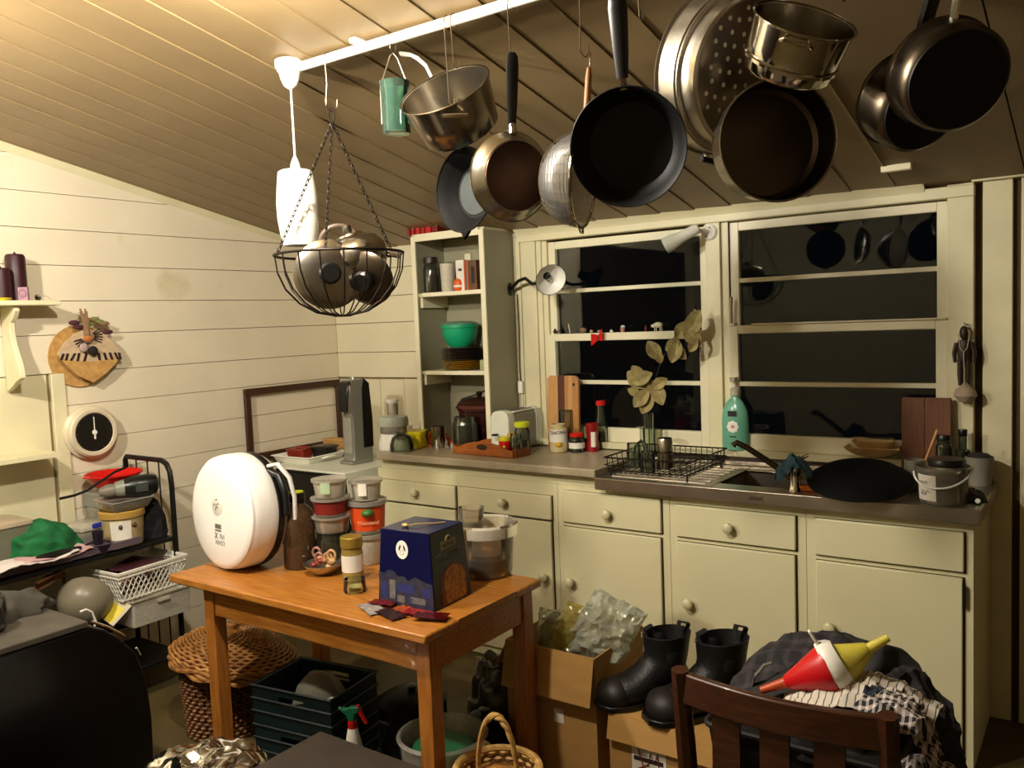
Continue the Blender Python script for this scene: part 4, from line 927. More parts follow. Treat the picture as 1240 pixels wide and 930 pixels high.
# stacked wooden bowls on the sill
WB = mat('pale_bowl_wood', '#e8c690', .5, color2='#d4a96e', scale=12)
def squarebowl(label, p, a, h, rot):
    o = obj('wooden_bowl', MB().grid(lambda u, v: ((u-.5)*2*a*(1+.12*abs(v-.5)), (v-.5)*2*a*.8, h*(max(abs(u-.5), abs(v-.5))*2)**2.2), 14, 14, thick=.004), WB)
    place(o, p, rot); tag(o, label, 'bowl', 'pale wooden bowls on the sill'); return o
p = wy(1058, 552, -.04); p.z = 1.0385
p.y = -.045
squarebowl('wide pale wooden bowl, lower of the two on the sill', p, .1, .046, .1)
squarebowl('small pale wooden bowl nested on top of the wide one', p+Vector((-.002, 0, .024)), .074, .048, .2)
# grey cup with a wooden spoon
p = sk_(1108, 592); r = sz(p, 12); h = sz(p, 36)
t = thing('grey_tumbler', 'dented grey metal cup beside the handled tub', 'cup', p)
obj('body', MB().lathe([(0, 0), (r*.7, 0), (r*.8, .006), (r, h*.75), (r*.98, h), (r*.92, h), (r*.93, h*.75), (r*.72, .01), (0, .008)], 24), mat('grey_pewter', '#8f8a78', .35, .5), t)
obj('spoon', MB().tube([(.01, 0, h*.3), (.04, .01, h*1.1), (.075, .02, h*2.0)], [.004, .004, .006], 6), BOARD1, t)
# tub with handle
p = sk_(1142, 607); r = sz(p, 29); h = sz(p, 44)
t = thing('handled_tub', 'clear plastic tub with white label, wire handle and dark contents', 'tub', p)
obj('body', MB().lathe([(0, 0), (r*.88, 0), (r*.9, .004), (r*.98, h*.86), (r*1.08, h*.88), (r*1.08, h), (r*1.02, h), (r*.95, h*.86), (r*.86, .006), (0, .006)], 36), CUPP, t)
obj('contents', MB().lathe([(0, .008), (r*.855, .008), (r*.93, h*.72), (0, h*.74)], 36), mat('blue_black', '#0c0d14', .5), t)
f_, r_ = vframe(p)
def lblfn(u, v):
    a0 = math.atan2(f_.y, f_.x)-.75+ (u-.5)*.95*-1*-1; rr = r*(.9+.085*(.12+v*.68))+.0018
    return (rr*math.cos(a0), rr*math.sin(a0), h*(.10+v*.70))
obj('paper_label', MB().grid(lblfn, 8, 2, thick=-.0006), PAPER, t)
tx = math.atan2(f_.y, f_.x)-.75
for k, (dz, q) in enumerate(((.6, .8), (.35, 1), (.28, .7))):
    def sc(i, dz=dz, q=q): a0 = tx-.25+.5*i/8*q; rr = r*(.9+.085*dz)+.0035; return (rr*math.cos(a0), rr*math.sin(a0), h*(dz+.05*math.sin(i*2.3)))
    obj('handwriting', MB().tube([sc(i) for i in range(9)], .0008, 4), mat('ink', '#3a3a3a', .6), t)
obj('wire_handle', MB().tube([tuple(r_*(r*1.1*math.cos(a))+Vector((f_.x, f_.y, 0))*(r*1.15*math.sin(a))+Vector((0, 0, h*.92-h*.42*math.sin(a)+h*.12*math.cos(a)))) for a in [i*pi/14 for i in range(15)]], .0035, 8), WPLAST, t)
obj('lid', MB().lathe([(r*.7, h), (r*.72, h*1.16), (r*.68, h*1.2), (0, h*1.2), ], 30, Matrix.Translation((.012, 0, 0))), BLACK, t)
# brown board at the right end
p = wy(1122, 552, -.055)
w_ = sz(p, 54); h_ = wy(1122, 480, -.035).z-1.005
t = thing('chopping_board', 'plain reddish brown chopping board upright by the window frame', 'chopping board', (p.x, -.075, .983), Matrix.Rotation(math.radians(-4), 4, 'X'))
obj('plank', MB().box(-w_/2, -.005, -.008, .008, 0, h_+.02), BOARD3, t, bevel=.002)
obj('plank', MB().box(-.0045, w_/2, -.008, .008, 0, h_+.02), BOARD3, t, bevel=.002)
p = sk_(1152, 583); p.z = SZ
jar('herb_jar', 'dark glass jar with label against the right window frame', 'jar', Vector((3.485, -.08, SZ)), .03, .185, GLASSD, COAL, .8, BLACK, .015, .8, mat('grey_label', '#a5a690', .6), (.3, .6))
p = sk_(1172, 585)
jar('sauce_bottle', 'dark bottle with black cap beside the herb jar', 'bottle', Vector((3.552, -.08, SZ)), .027, .21, GLASSD, COAL, .8, BLACK, .02, .55, None, neckh=.3)
p = sk_(1202, 585)
t = thing('grey_pot', 'greyish plastic pot stuffed with dark rags at the bench end', 'pot', Vector((3.612, -.10, SZ))); r = .05; h = .11
obj('body', MB().lathe([(0, 0), (r*.8, 0), (r, h), (r*.95, h), (r*.76, .006), (0, .006)], 24), mat('grey_pot', '#8b8578', .5), t)
obj('rags', MB().ball((0, 0, h), r*.85, (1, 1, .35), 14, 8), mat('rag_dark', '#2a241e', .9, bump=.5), t)
p = sk_(1184, 611); f_, r_ = vframe(p)
t = thing('green_bottle', 'green bottle lying with its white cap towards the room', 'bottle', p+Vector((0, 0, .013)), frame(f_, UP))
obj('body', MB().lathe([(0, -.11), (.012, -.11), (.0125, -.02), (.012, -.006), (.007, -.002), (0, -.002)], 20), mat('green_glass_dark', '#0f4a34', .2), t)
obj('cap', MB().lathe([(.008, -.004), (.0085, .006), (0, .007)], 16), WPLAST, t)
tag(place(obj('dark_cloth', MB().grid(lambda u, v: ((u-.5)*.16, (v-.5)*.2, .028*(1-(2*u-1)**2)*(1-(2*v-1)**2)+.012*abs(noise.noise(Vector((u*5, v*5, 2))))), 16, 16, thick=.002), mat('rag_dark', '#2a241e', .9, bump=.5)), (3.58, -.36, SZ+.003), .2), 'dark rag crumpled at the right end of the sink bench', 'cloth')
t = thing('red_lighter', 'small red pegs lying behind the green bottle', 'lighter', (3.57, -.22, SZ)); obj('body', MB().box(-.03, .03, -.007, .007, 0, .012), RED, t, bevel=.002); obj('tip', MB().box(.03, .042, -.006, .006, .001, .011), CHROME, t)

# ================================================================== LAMPS AND TRINKETS AT THE WINDOW
# black arm lamp on cupboard side
a = wy(622, 338, -.10); 
t = thing('clamp_lamp', 'black swing arm lamp with white lined shade on the cupboard side', 'lamp', (SX1, -.05, 1.83)); O = Vector((SX1, -.05, 1.83))
obj('wall_plate', MB().lathe([(0, 0), (.035, 0), (.035, .006), (.012, .014), (0, .014)], 20, frame((1, 0, 0), (0, 0, 1)), sx=.6), BLACK, t)
arm = [wy(u, v, y)-O for u, v, y in ((628, 340, -.105), (636, 337, -.13), (645, 344, -.16), (655, 342, -.19))]
obj('arm', MB().tube([(.005, 0, 0)]+[tuple(q) for q in arm], .009, 8), BLACK, t)
hd = wy(662, 334, -.17)-O; sdir = (ray(684, 349)*1-ray(663, 328)).normalized()
sd_ = (RIGHT*.30+DOWN*.42-FWD*.8).normalized()
obj('socket', MB().tube([tuple(hd-sd_*.055), tuple(hd-sd_*.02), tuple(hd)], [.02, .024, .026], 16), BLACK, t)
sr = sz(hd+O, 19)
sh = obj('shade', MB().lathe([(.02, 0), (sr*.75, .03), (sr, .06), (sr*1.02, .06), (sr*.78, .027), (.022, -.004)], 32, frame(sd_, UP, hd)), BLACK, t)
obj('lining', MB().lathe([(.0195, .0015), (sr*.735, .031), (sr*.985, .0605)], 32, frame(sd_, UP, hd)), WHITE, sh)
obj('lamp_bulb', MB().ball(tuple(hd+sd_*.025), .016, (1, 1, 1.3), 12, 8), GLASS, t)
# its flex
t = thing('lamp_flex', 'thin cable with inline switch running down beside the cupboard', 'cable', (1.42, -.02, 1.0)); 
obj('cable', MB().tube([(0, 0, .8), (.002, .002, .6), (-.002, 0, .42), (.004, 0, .3)], .0028, 6), BLACK, t)
obj('lower_cable', MB().tube([(.004, 0, .3), (.008, 0, .22), (-.002, 0, .12), (.006, -.01, .02)], .0026, 6), WPLAST, t)
obj('switch', MB().box(-.012, .018, -.012, .01, .27, .335), WPLAST, t, bevel=.003)
# white spot lamp on the mullion
mp = wy(858, 281, -.03)
t = thing('spot_lamp', 'white cone spotlight on a round plate between the two windows', 'lamp', (mp.x, -.022, mp.z)); O = Vector((mp.x, -.022, mp.z))
obj('wall_plate', MB().lathe([(0, 0), (.038, 0), (.038, .006), (.03, .014), (0, .014)], 28, frame((0, -1, 0), UP)), WPLAST, t)
for s_ in (-1, 1): obj('screw', MB().lathe([(0, 0), (.004, 0), (.003, .002), (0, .002)], 8, frame((0, -1, 0), UP, (.008*s_, -.0145, .02*s_))), STEELD, t)
A = wy(842, 278, -.11)-O; B = wy(805, 298, -.15)-O
obj('knuckle', MB().tube([(0, -.012, 0), tuple(A*.6+Vector((0, -.02, 0))), tuple(A)], [.009, .01, .012], 10), WPLAST, t)
dd = (B-A).normalized(); L = (B-A).length
obj('cone', MB().lathe([(0, -.02), (.018, -.016), (.025, 0), (.025, L*.4), (.029, L*.55), (.036, L*.8), (.037, L), (.034, L), (.03, L*.7), (0, L*.5)], 28, frame(dd, UP, A)), WPLAST, t)
obj('flex', MB().tube([tuple(A*.3+Vector((0, -.01, -.005))), tuple(Vector((-.08, -.012, -.003))), tuple(Vector((-.2, -.012, .012)))], .002, 6), WPLAST, t)
# trinkets on the left window's meeting rail
RZ1 = 1.584
def onrail(u): q = wy(u, 400, -.008); return Vector((q.x, -.008, RZ1))
p = onrail(797)
t = thing('toy_sheep', 'little white toy sheep standing on the window rail', 'figurine', p)
WOOL = mat('toy_cream', '#e2ddbd', .5)
obj('body', MB().ball((0, 0, .03), .016, (1.5, .8, .85), 16, 10), WOOL, t)
obj('head', MB().ball((-.026, -.002, .026), .009, (1.2, .8, .9), 12, 8), WOOL, t)
for x in (-.016, -.011, .012, .017): obj('leg', MB().tube([(x, .004 if x in (-.011, .017) else -.005, .02), (x, .004 if x in (-.011, .017) else -.005, 0)], .0028, 6), WOOL, t)
p = onrail(727)
t = thing('red_butterfly', 'red paper butterfly clipped to the window rail', 'ornament', Vector((p.x, -.0255, 1.562)))
for s_ in (-1, 1):
    obj('wing', MB().grid(lambda u, v: (s_*u*.032, -.004-.02*u, (v-.5)*.05*(.35+u)*(1.2-.3*u)+.012*u*s_), 4, 6, thick=.001), RED, t)
obj('wing_body', MB().ball((0, -.004, 0), .005, (1, 1, 3), 8, 8), mat('dark_red', '#5a0c0a', .5), t)
def smalls():
    p = onrail(754); t = thing('plant_thimble', 'tiny terracotta pot with a pale bud on the window rail', 'pot', p)
    obj('pot', MB().lathe([(0, 0), (.009, 0), (.012, .022), (.0105, .022), (.008, .003), (0, .003)], 14), mat('terracotta', '#b5806a', .7), t)
    obj('orb', MB().ball((.002, 0, .027), .010, (1.2, 1, .7), 10, 6), mat('pale_cyan_orb', '#cfeee0', .4), t)  # flattened pale cyan ball set on the pot
    p = onrail(706); t = thing('pebble', 'large round brown pebble on the window rail', 'stone', p); obj('stone', MB().ball((0, 0, .014), .017, (1.25, .7, .85), 14, 8), mat('brown_stone', '#7a6248', .6), t)
    p = onrail(716); t = thing('pebble', 'small pale pebble next to the brown one', 'stone', p); obj('stone', MB().ball((0, 0, .008), .009, (1, .8, .9), 12, 8), mat('pale_stone', '#b39a6a', .6), t)
    p = onrail(725.5); t = thing('wood_button', 'small tan wooden piece above the red butterfly', 'ornament', p); obj('piece', MB().ball((0, 0, .007), .009, (1.3, .8, .8), 12, 8), mat('tan_piece', '#a5744e', .6), t)
    p = onrail(740); t = thing('shell', 'tiny cream seashell on the window rail', 'shell', p)
    obj('whorl', MB().lathe([(0, 0), (.008, .001), (.006, .008), (.003, .013), (0, .018)], 12), WOOL, t); obj('lip', MB().ball((.007, 0, .005), .005, (1, .8, 1), 8, 6), WOOL, t)
    p = onrail(782); t = thing('red_figure', 'tiny red toy figure beside the white sheep', 'figurine', p)
    obj('body', MB().lathe([(0, 0), (.006, 0), (.003, .01), (.006, .014), (.003, .02), (0, .021)], 12), mat('dull_red', '#9c2a1a', .5), t); obj('head', MB().ball((0, 0, .024), .0045, (1, 1, 1), 8, 6), mat('dull_red', '#9c2a1a', .5), t)
    p = onrail(689); t = thing('glass_pen', 'thin bright glass rod leaning on the window rail', 'ornament', p); obj('rod', MB().tube([(.006, 0, .001), (-.006, .006, .048)], .0022, 6), CHROME, t); obj('tip', MB().ball((-.006, .006, .049), .003), CHROME, t)
    p = onrail(672); t = thing('dark_pine_cone', 'dark little cone at the left end of the window rail', 'ornament', p); obj('cone', MB().lathe([(0, 0), (.008, .004), (.01, .012), (.006, .022), (0, .03)], 10), STEM, t); obj('twig', MB().tube([(.0, 0, .004), (.035, -.004, .018)], .0025, 6), STEM, t)
smalls()
# bead string at the right of the left window
p = wy(851, 405, -.028)
o = obj('bead_string', chain(MB(), (0, 0, 0), (.0, 0, -.115), 12, .0018), CHROME); tag(place(o, (p.x-.01, -.03, 1.56)), 'short silver bead chain hanging from the window rail end', 'chain'); o['kind'] = 'stuff'
p = wy(866, 400, -.03)
# carved doll with garlic at the right of the window
p = wy(1168, 395, -.04); O = Vector((p.x, -.024, p.z))
t = thing('carved_doll', 'dark carved wooden doll hanging on a pale string beside the window', 'ornament', O)
DOLL = mat('doll_wood', '#2c1a10', .5)
q = sz(p, 1)
obj('head', MB().ball((0, -.02, -8*q), 7*q, (.8, .8, 1.25), 14, 10), DOLL, t)
obj('torso', MB().lathe([(0, -15*q), (7*q, -17*q), (9*q, -26*q), (6.5*q, -42*q), (0, -44*q)], 18, Matrix.Translation((0, -.02, 0)), sy=.6), DOLL, t)
for s_ in (-1, 1):
    obj('arm', MB().tube([(s_*8*q, -.02, -20*q), (s_*11*q, -.022, -32*q), (s_*10*q, -.024, -44*q)], [3*q, 2.6*q, 2*q], 8), DOLL, t)
    obj('leg', MB().tube([(s_*4*q, -.02, -40*q), (s_*4.5*q, -.02, -58*q), (s_*4*q, -.022, -72*q)], [4*q, 3.4*q, 2.6*q], 8), DOLL, t)
obj('string', MB().tube([(-6*q, -.03, -10*q), (-4*q, -.038, -26*q), (0, -.04, -31*q), (4*q, -.038, -26*q), (6*q, -.03, -8*q), (0, -.02, 4*q)], .0018, 6).tube([(0, -.04, -31*q), (1*q, -.042, -70*q)], .0018, 6), mat('pale_string', '#b9ad8c', .8), t)
obj('peg', MB().tube([(0, .002, 2*q), (0, -.03, 4*q)], .003, 6), STEELD, t)
t = thing('garlic_bulb', 'pale garlic bulb hanging below the carved doll', 'garlic', O+Vector((1.5*q, -.028, -80*q)))
GAR = mat('garlic_skin', '#a5937a', .7, color2='#8b7765')
obj('bulb', MB().lathe([(0, -13*q), (8*q, -11*q), (13*q, -4*q), (11*q, 3*q), (5*q, 8*q), (2*q, 12*q), (0, 12*q)], 16), GAR, t)
obj('roots', MB().ball((0, 0, -13*q), 3*q, (1, 1, .5), 8, 6), GAR, t)

# ================================================================== LEFT WALL
# bracket shelf with candles
BZ = wx(60, 364, .12).z
t = thing('bracket_shelf', 'cream wall shelf on a scrolled bracket at the left edge', 'shelf', (.0125, -2.15, BZ-.022))
obj('board', MB().box(0, .15, -.45, .345, 0, .022), TRIM, t, bevel=.003)
prof = [(x*1.55, z*1.05) for x, z in [(0, 0), (.075, 0), (.085, -.02), (.07, -.05), (.05, -.07), (.047, -.11), (.055, -.16), (.07, -.21), (.085, -.26), (.088, -.30), (.06, -.315), (.03, -.34), (0, -.36)]]
Mxz = Matrix(((1, 0, 0, 0), (0, 0, 1, 0), (0, 1, 0, 0), (0, 0, 0, 1)))
for y in (.165, -.32): obj('bracket', MB().prism(prof, -.012, .012, Matrix.Translation((0, y, 0)) @ Mxz), TRIM, t, bevel=.003)
SHZ = BZ+.0005
CANDLE = mat('plum_wax', '#371019', .45, var=.2, scale=10)
def candle(label, u, x, h, r):
    p = wx(u, 362, x); p.z = SHZ
    t = thing('candle', label, 'candle', p)
    obj('wax', MB().lathe([(0, 0), (r, 0), (r*1.02, h*.5), (r, h*.95), (r*.85, h), (0, h*1.0)], 28), CANDLE, t)
    obj('wick', MB().lathe([(r*.2, h*.99), (.002, h+.012), (0, h+.013)], 8), CANDLE, t)
candle('tall plum coloured pillar candle on the bracket shelf', 22, .07, .205, .040)
candle('short plum candle at the picture edge on the bracket shelf', 3, .10, .14, .038)
p = wx(29, 362, .125); p.z = SHZ
t = thing('matchbox', 'small pink patterned box in front of the tall candle', 'box', p, .75); obj('box', MB().box(-.02, .02, -.009, .009, 0, .058), mat('pink_card', '#b58a98', .6, var=.2, scale=60), t, bevel=.001)
obj('emblem', MB().tube(arc((0, -.0095, .03), .013, 0, 345, 16, (1, 0, 0), (0, 0, 1.3)), .0014, 5, True), mat('pink_dark', '#7a4a58', .6), t)
p = wx(4, 362, .135); p.z = SHZ
tag(place(obj('yellow_dish', MB().lathe([(0, 0), (.025, 0), (.034, .010), (.032, .011), (.024, .003), (0, .003)], 24), YELLOW), p), 'shallow yellow dish on the bracket shelf at the picture edge', 'dish')
p = wx(46, 362, .1); p.z = SHZ
t = thing('sunglasses', 'dark folded sunglasses at the end of the bracket shelf', 'glasses', p, -.6)
for s_ in (-1, 1): obj('lens', MB().ball((s_*.022, 0, .014), .018, (1, .5, .75), 14, 8), mat('dark_lens', '#12120d', .2), t)
obj('temple', MB().tube([(.038, .0, .02), (.05, .04, .018), (.055, .06, .003)], .002, 6), ALU, t)
# woven fans
FAN = mat('woven_palm', '#c79d5c', .65, color2='#a87c3f', scale=40, bump=.3, bscale=120); FAND = mat('palm_stripe', '#2a1712', .7); FANP = mat('palm_pale', '#cbb08c', .65, var=.12, scale=30)
Myz = Matrix(((0, 0, 1, 0), (1, 0, 0, 0), (0, 1, 0, 0), (0, 0, 0, 1)))
p = wx(97, 432, .02); pxm = dep(p)/FPX
def yz(u, v, x=.02): q = wx(u, v, x); return (q.y, q.z)
t = thing('woven_fan', 'round woven palm fan on the wall behind the striped one', 'fan', (.0, p.y, p.z))
def rel(u, v, x=.02): a = yz(u, v, x); return (a[0]-p.y, a[1]-p.z)
ring = [rel(97+37*math.cos(k*pi/14)*1.0, 431+37*math.sin(k*pi/14)) for k in range(28)]
obj('blade', MB().prism(ring[::-1], .004, .010, Myz), FAN, t)
obj('edge_binding', MB().tube([(.008, a, b) for a, b in ring], .003, 6, True), FAN, t)
t = thing('woven_fan', 'leaf shaped woven fan with dark stripes and a dried bouquet', 'fan', (.02, p.y, p.z))
out = [(103, 398), (88, 404), (75, 416), (67, 430), (78, 442), (92, 455), (111, 463), (126, 452), (138, 440), (144, 428), (136, 416), (124, 404)]
obj('blade', MB().prism([rel(u, v, .035) for u, v in out], .026, .034, Myz), FANP, t)
low = [(67, 431), (76, 440), (92, 455), (111, 463), (126, 452), (138, 440), (143, 430), (125, 436), (105, 438), (85, 437)]
obj('lower_panel', MB().prism([rel(u, v, .036) for u, v in low], .0335, .0355, Myz), FAN, t)
for (u0, u1) in ((70, 73), (76, 78), (82, 87), (90, 92), (98, 101), (115, 117), (122, 125), (129, 132), (135, 139), (140, 142)):
    q = [rel(u1, 427+abs(u1-105)*.04, .037), rel(u1+3, 427+abs(u1-105)*.04, .037), rel(u0+3, 438-abs(u0-105)*.05, .037), rel(u0, 438-abs(u0-105)*.05, .037)]
    if u0 > 104: q = [rel(u0, 427, .037), rel(u0+3, 427, .037), rel(u1+3, 437-abs(u1-105)*.05, .037), rel(u1, 437-abs(u1-105)*.05, .037)]
    obj('stripe', MB().prism(q[::-1], .0342, .0372, Myz), FAND, t)
for k in range(12):
    a = math.radians(200+k*14 if k < 6 else 260+k*12.5); r0, r1 = 8, 18
    q0 = rel(104+r0*math.cos(a), 408-r0*math.sin(a)*.9, .04); q1 = rel(104+r1*math.cos(a), 408-r1*math.sin(a)*.9, .04)
    obj('stripe', MB().tube([(.038, *q0), (.038, *q1)], .0028, 5), FAND, t)
DRY = mat('dried_flower', '#8a6a4a', .8); DRYG = mat('dried_green', '#7f7f4a', .8); DRYP = mat('dried_plum', '#4a2228', .8); ORG = mat('dried_orange', '#b06a34', .8)
for dk in range(5): obj('dried_stem', MB().tube([(.045+.004*(dk % 2), *rel(102+dk*1.2, 415, .045)), (.05, *rel(100+dk*.8, 395, .05)), (.052, *rel(94+dk*2, 374+dk % 3*3, .05))], [.006, .007, .004], 7), DRY, t)
obj('stem_tie', MB().tube([(.045, *rel(104, 412, .045)), (.05, *rel(102, 398, .05))], [.016, .013], 9), DRY, t)
obj('bow', MB().ball((.052, *rel(104, 410, .05)), .02, (.6, 1.3, .8), 12, 8), ORG, t)
obj('dark_flower', MB().ball((.05, *rel(110, 425, .05)), .024, (.6, 1, 1.0), 12, 8), mat('dried_black', '#1d1410', .9), t)
obj('petal', MB().ball((.05, *rel(99, 421, .05)), .022, (.5, 1, 1), 12, 8), mat('dried_lilac', '#a8948c', .8), t)
for k, (u, v, m) in enumerate(((112, 387, DRYG), (118, 390, DRYG), (124, 392, DRY), (88, 391, DRYP), (93, 396, DRYP), (128, 402, DRYP), (106, 392, DRYG))):
    obj('dried_leaf', MB().ball((.035, *rel(u, v, .04)), .018, (.4, 1.6, .7), 10, 6), m, t)
for k in range(5):
    obj('dried_sprig', MB().tube([(.05, *rel(103, 400, .05)), (.055, *rel(93+k*3, 378+k*2, .05)), (.05, *rel(90+k*10, 382+k*4, .05))], .0018, 5), DRY, t)
# clock / barometer
p = wx(110, 523, .02); r = sz(p, 31)
t = thing('wall_clock', 'round white cased clock with black dial and white hands', 'clock', (.0015, p.y, p.z))
Fx = frame((1, 0, 0), (0, 0, 1))
obj('case', MB().lathe([(0, 0), (r*1.06, 0), (r*1.06, .02), (r*1.0, .026), (r*.96, .03), (r*.97, .046), (r*.9, .056), (r*.78, .056), (r*.74, .05), (0, .05)], 48, Fx), mat('aged_ivory', '#dccfb0', .35), t)
obj('dial', MB().lathe([(0, .051), (r*.735, .051), (r*.74, .0525), (0, .0525)], 40, Fx), mat('dial_black', '#14120f', .35), t)
obj('hand', MB().box(.0535, .055, -.0022, .0022, 0, r*.6), WPLAST, t)
obj('hand', MB().box(.0535, .055, -.004, .004, -r*.26, 0), WPLAST, t)
obj('hub', MB().lathe([(0, .053), (r*.1, .053), (r*.09, .057), (0, .058)], 16, Fx), WPLAST, t)
mk = MB()
for k in range(12):
    a = k*pi/6; mk.box(.0525, .0535, -.0012, .0012, r*.63, r*.69, Matrix.Rotation(a, 4, 'X'))
obj('dial_mark', mk, mat('dial_tick', '#5a564a', .6), t, kind='stuff')
# empty picture frame leaning in the corner
t = thing('picture_frame', 'empty dark wooden picture frame leaning on the left wall', 'picture frame', (.008, -.38, .93))
fy0, fy1, fz1 = -.365, .36, .405
for nm, b in (('top_rail', (.0, .022, fy0, fy1, fz1-.038, fz1)), ('side_rail', (.0, .022, fy0, fy0+.038, 0, fz1-.038)), ('side_rail', (0, .022, fy1-.03, fy1, 0, fz1-.038)), ('bottom_rail', (0, .022, fy0, fy1, -.01, .03))):
    obj(nm, MB().box(*b), FRAMEW, t, bevel=.004)

# ================================================================== CORNER OVEN WITH SODA MAKER
t = thing('small_oven', 'black fronted small oven under a white cloth in the corner', 'oven', (.44, -.37, 0))
OVB = mat('oven_black', '#0c0a08', .3, var=.2)
obj('body', MB().box(-.30, .295, -.30, .33, .0, .885), OVB, t, bevel=.006)
obj('front_panel', MB().box(-.29, .285, -.312, -.30, .62, .87), OVB, t, bevel=.003)
obj('handle', MB().tube([(-.24, -.33, .66), (.24, -.33, .66)], .009, 8), BLACK, t)
CLOTH = mat('white_oilcloth', '#dcdcc8', .4, var=.05, scale=8)
obj('cloth', MB().box(-.315, .305, -.325, .335, .886, .899), CLOTH, t, bevel=.004)
def drape(u, v):
    y = -.32+.62*u; z = .89-.26*v*(1+.12*math.sin(u*9))
    return (.308+.010*math.sin(u*16+v*2)*v+.006*v, y, z)
obj('cloth_drop', MB().grid(drape, 30, 8, thick=.002), CLOTH, t)
p = wz(372, 557, .9); OZ = .8995; TRC = Vector((p.x, p.y+.02, OZ))
t = thing('serving_tray', 'white plastic tray on the corner oven', 'tray', (p.x, p.y+.02, OZ), .04)
obj('base', loft([sq(.13, 0), sq(.135, .006), sq(.15, .036), sq(.16, .038), sq(.155, .042), sq(.145, .038), sq(.13, .010)]), WPLAST, t)
for s_ in (-1, 1): obj('grip', MB().tube([(s_*.15, -.05, .024), (s_*.175, -.03, .03), (s_*.175, .03, .03), (s_*.15, .05, .024)], .006, 8), WPLAST, t)
p = wz(366, 540, .925)
t = thing('berry_punnet', 'clear red tinted punnet on the white tray', 'punnet', TRC+Vector((-.045, -.03, .0105)), .2)
obj('tub', loft([sq(.05, 0), sq(.06, .056), sq(.066, .057), sq(.064, .06), sq(.055, .05)]), glassy('red_punnet', '#e07a68', cloud=.5, ccol='#c0452f'), t)
obj('wrapping', MB().grid(lambda u, v: ((u-.5)*.09+.01, (v-.5)*.08, .045+.025*abs(noise.noise(Vector((u*6, v*6, 0))))), 12, 12, thick=.001), mat('red_wrap', '#8f2a1e', .4), t)
p = wz(394, 541, .925)
t = thing('black_punnet', 'black plastic food tray beside the red punnet', 'punnet', TRC+Vector((.075, .05, .0105)), .1)
obj('tub', loft([sq(.05, 0), sq(.056, .06), sq(.066, .062), sq(.064, .065), sq(.054, .05)]), BLACK, t)
obj('film', loft([sq(.063, .0655), sq(.055, .072)]), mat('black_film', '#1b1815', .25), t)
p = wz(398, 527, .95)
t = thing('bread_board_box', 'low tan box behind the black food tray', 'box', TRC+Vector((.0, .22, .0))); obj('body', MB().box(-.08, .12, -.04, .03, 0, .085), mat('tan_card', '#b98a4c', .6), t, bevel=.003); obj('lid', MB().box(-.085, .125, -.044, .034, .085, .095), mat('tan_card2', '#c79a5a', .6), t, bevel=.002)
# soda maker
p = wz(428, 563, .9); p = Vector((.64, -.60, OZ))
p = wz(430, 562, .9)
t = thing('soda_maker', 'silver and black upright soda maker on the corner oven', 'soda maker', (p.x-.03, p.y+.05, OZ), math.radians(-6))
SIL = mat('silver_plastic', '#9c9d92', .3, .6, var=.04)
q = dep(p)/FPX
H = 103*q
obj('base', MB().box(-.055, .055, -.085, .07, 0, .018), SIL, t, bevel=.006)
side = [(-.08, .0), (-.08, .016), (-.062, .024), (-.056, .05), (-.055, H*.55), (-.06, H*.60), (-.074, H*.64), (-.068, H*.92), (-.045, H*.99), (.03, H), (.06, H*.93), (.075, H*.5), (.075, 0)]
obj('body', MB().prism(side[::-1], -.05, .05, MX), SIL, t, bevel=.006)
obj('back_shell', MB().prism([(.01, H*.18), (.08, H*.18), (.082, H*.5), (.068, H*.94), (.03, H*1.008), (.012, H*.9)], -.053, .053, MX), BLACK, t, bevel=.004)
obj('head', MB().prism([(-.086, H*.62), (-.03, H*.62), (-.03, H*.955), (-.045, H*.985), (-.07, H*.96), (-.084, H*.86)], -.046, .046, MX), BLACK, t, bevel=.008)
obj('chrome_trim', MB().tube([(.049, -.078, H*.62), (.049, -.072, H*.92), (.049, -.04, H*.99)], .004, 6), CHROME, t)
obj('splash_panel', MB().box(-.034, .034, -.0595, -.0552, .06, H*.55), mat('silver_light', '#c6c8be', .25, .7), t)
obj('nozzle', MB().tube([(0, -.07, H*.585), (0, -.07, H*.625)], [.008, .014], 12), CHROME, t)
obj('drip_hole', MB().lathe([(0, .0185), (.025, .0185), (.025, .0195), (0, .0195)], 20, Matrix.Translation((0, -.05, 0))), GAP, t)
obj('button', MB().lathe([(0, H*.99), (.018, H*.99), (.016, H*1.02), (0, H*1.022)], 20), SIL, t)
p = Vector((.62, -.17, OZ))
t = thing('white_bottle', 'cream plastic bottle with black cap behind the soda maker', 'bottle', p)
obj('body', MB().lathe([(0, 0), (.045, 0), (.048, .01), (.048, .13), (.02, .175), (.016, .2), (0, .2)], 24), mat('cream_bottle', '#cfc5a6', .4), t)
obj('cap', MB().lathe([(.018, .2), (.018, .225), (0, .226)], 16), BLACK, t)

# ================================================================== THE PINE TABLE
TZ = .75; TX0, TX1, TY0, TY1 = 1.095, 2.386, -1.955, -1.33
t = thing('pine_table', 'orange varnished pine kitchen table with square legs', 'table', ((TX0+TX1)/2, (TY0+TY1)/2, 0)); o_ = Vector(((TX0+TX1)/2, (TY0+TY1)/2, 0)); Tm = Matrix.Translation(-o_)
for k in range(4):
    a = TY0+(TY1-TY0)*k/4; b = TY0+(TY1-TY0)*(k+1)/4-.0006
    obj('top_plank', MB().box(TX0, TX1, a, b, TZ-.03, TZ, Tm), PINE, t, bevel=.006 if k in (0, 3) else .0008)
LX0, LX1, LY0, LY1 = 1.235, 2.30, -1.905, -1.40
for x in (LX0, LX1-.055+.055):
    for y in (LY0, LY1):
        xx = x if x == LX0 else LX1; e = .055
        obj('leg', MB().box(xx, xx+e, y, y+e, 0, TZ-.031, Tm), PINEY, t, bevel=.003)
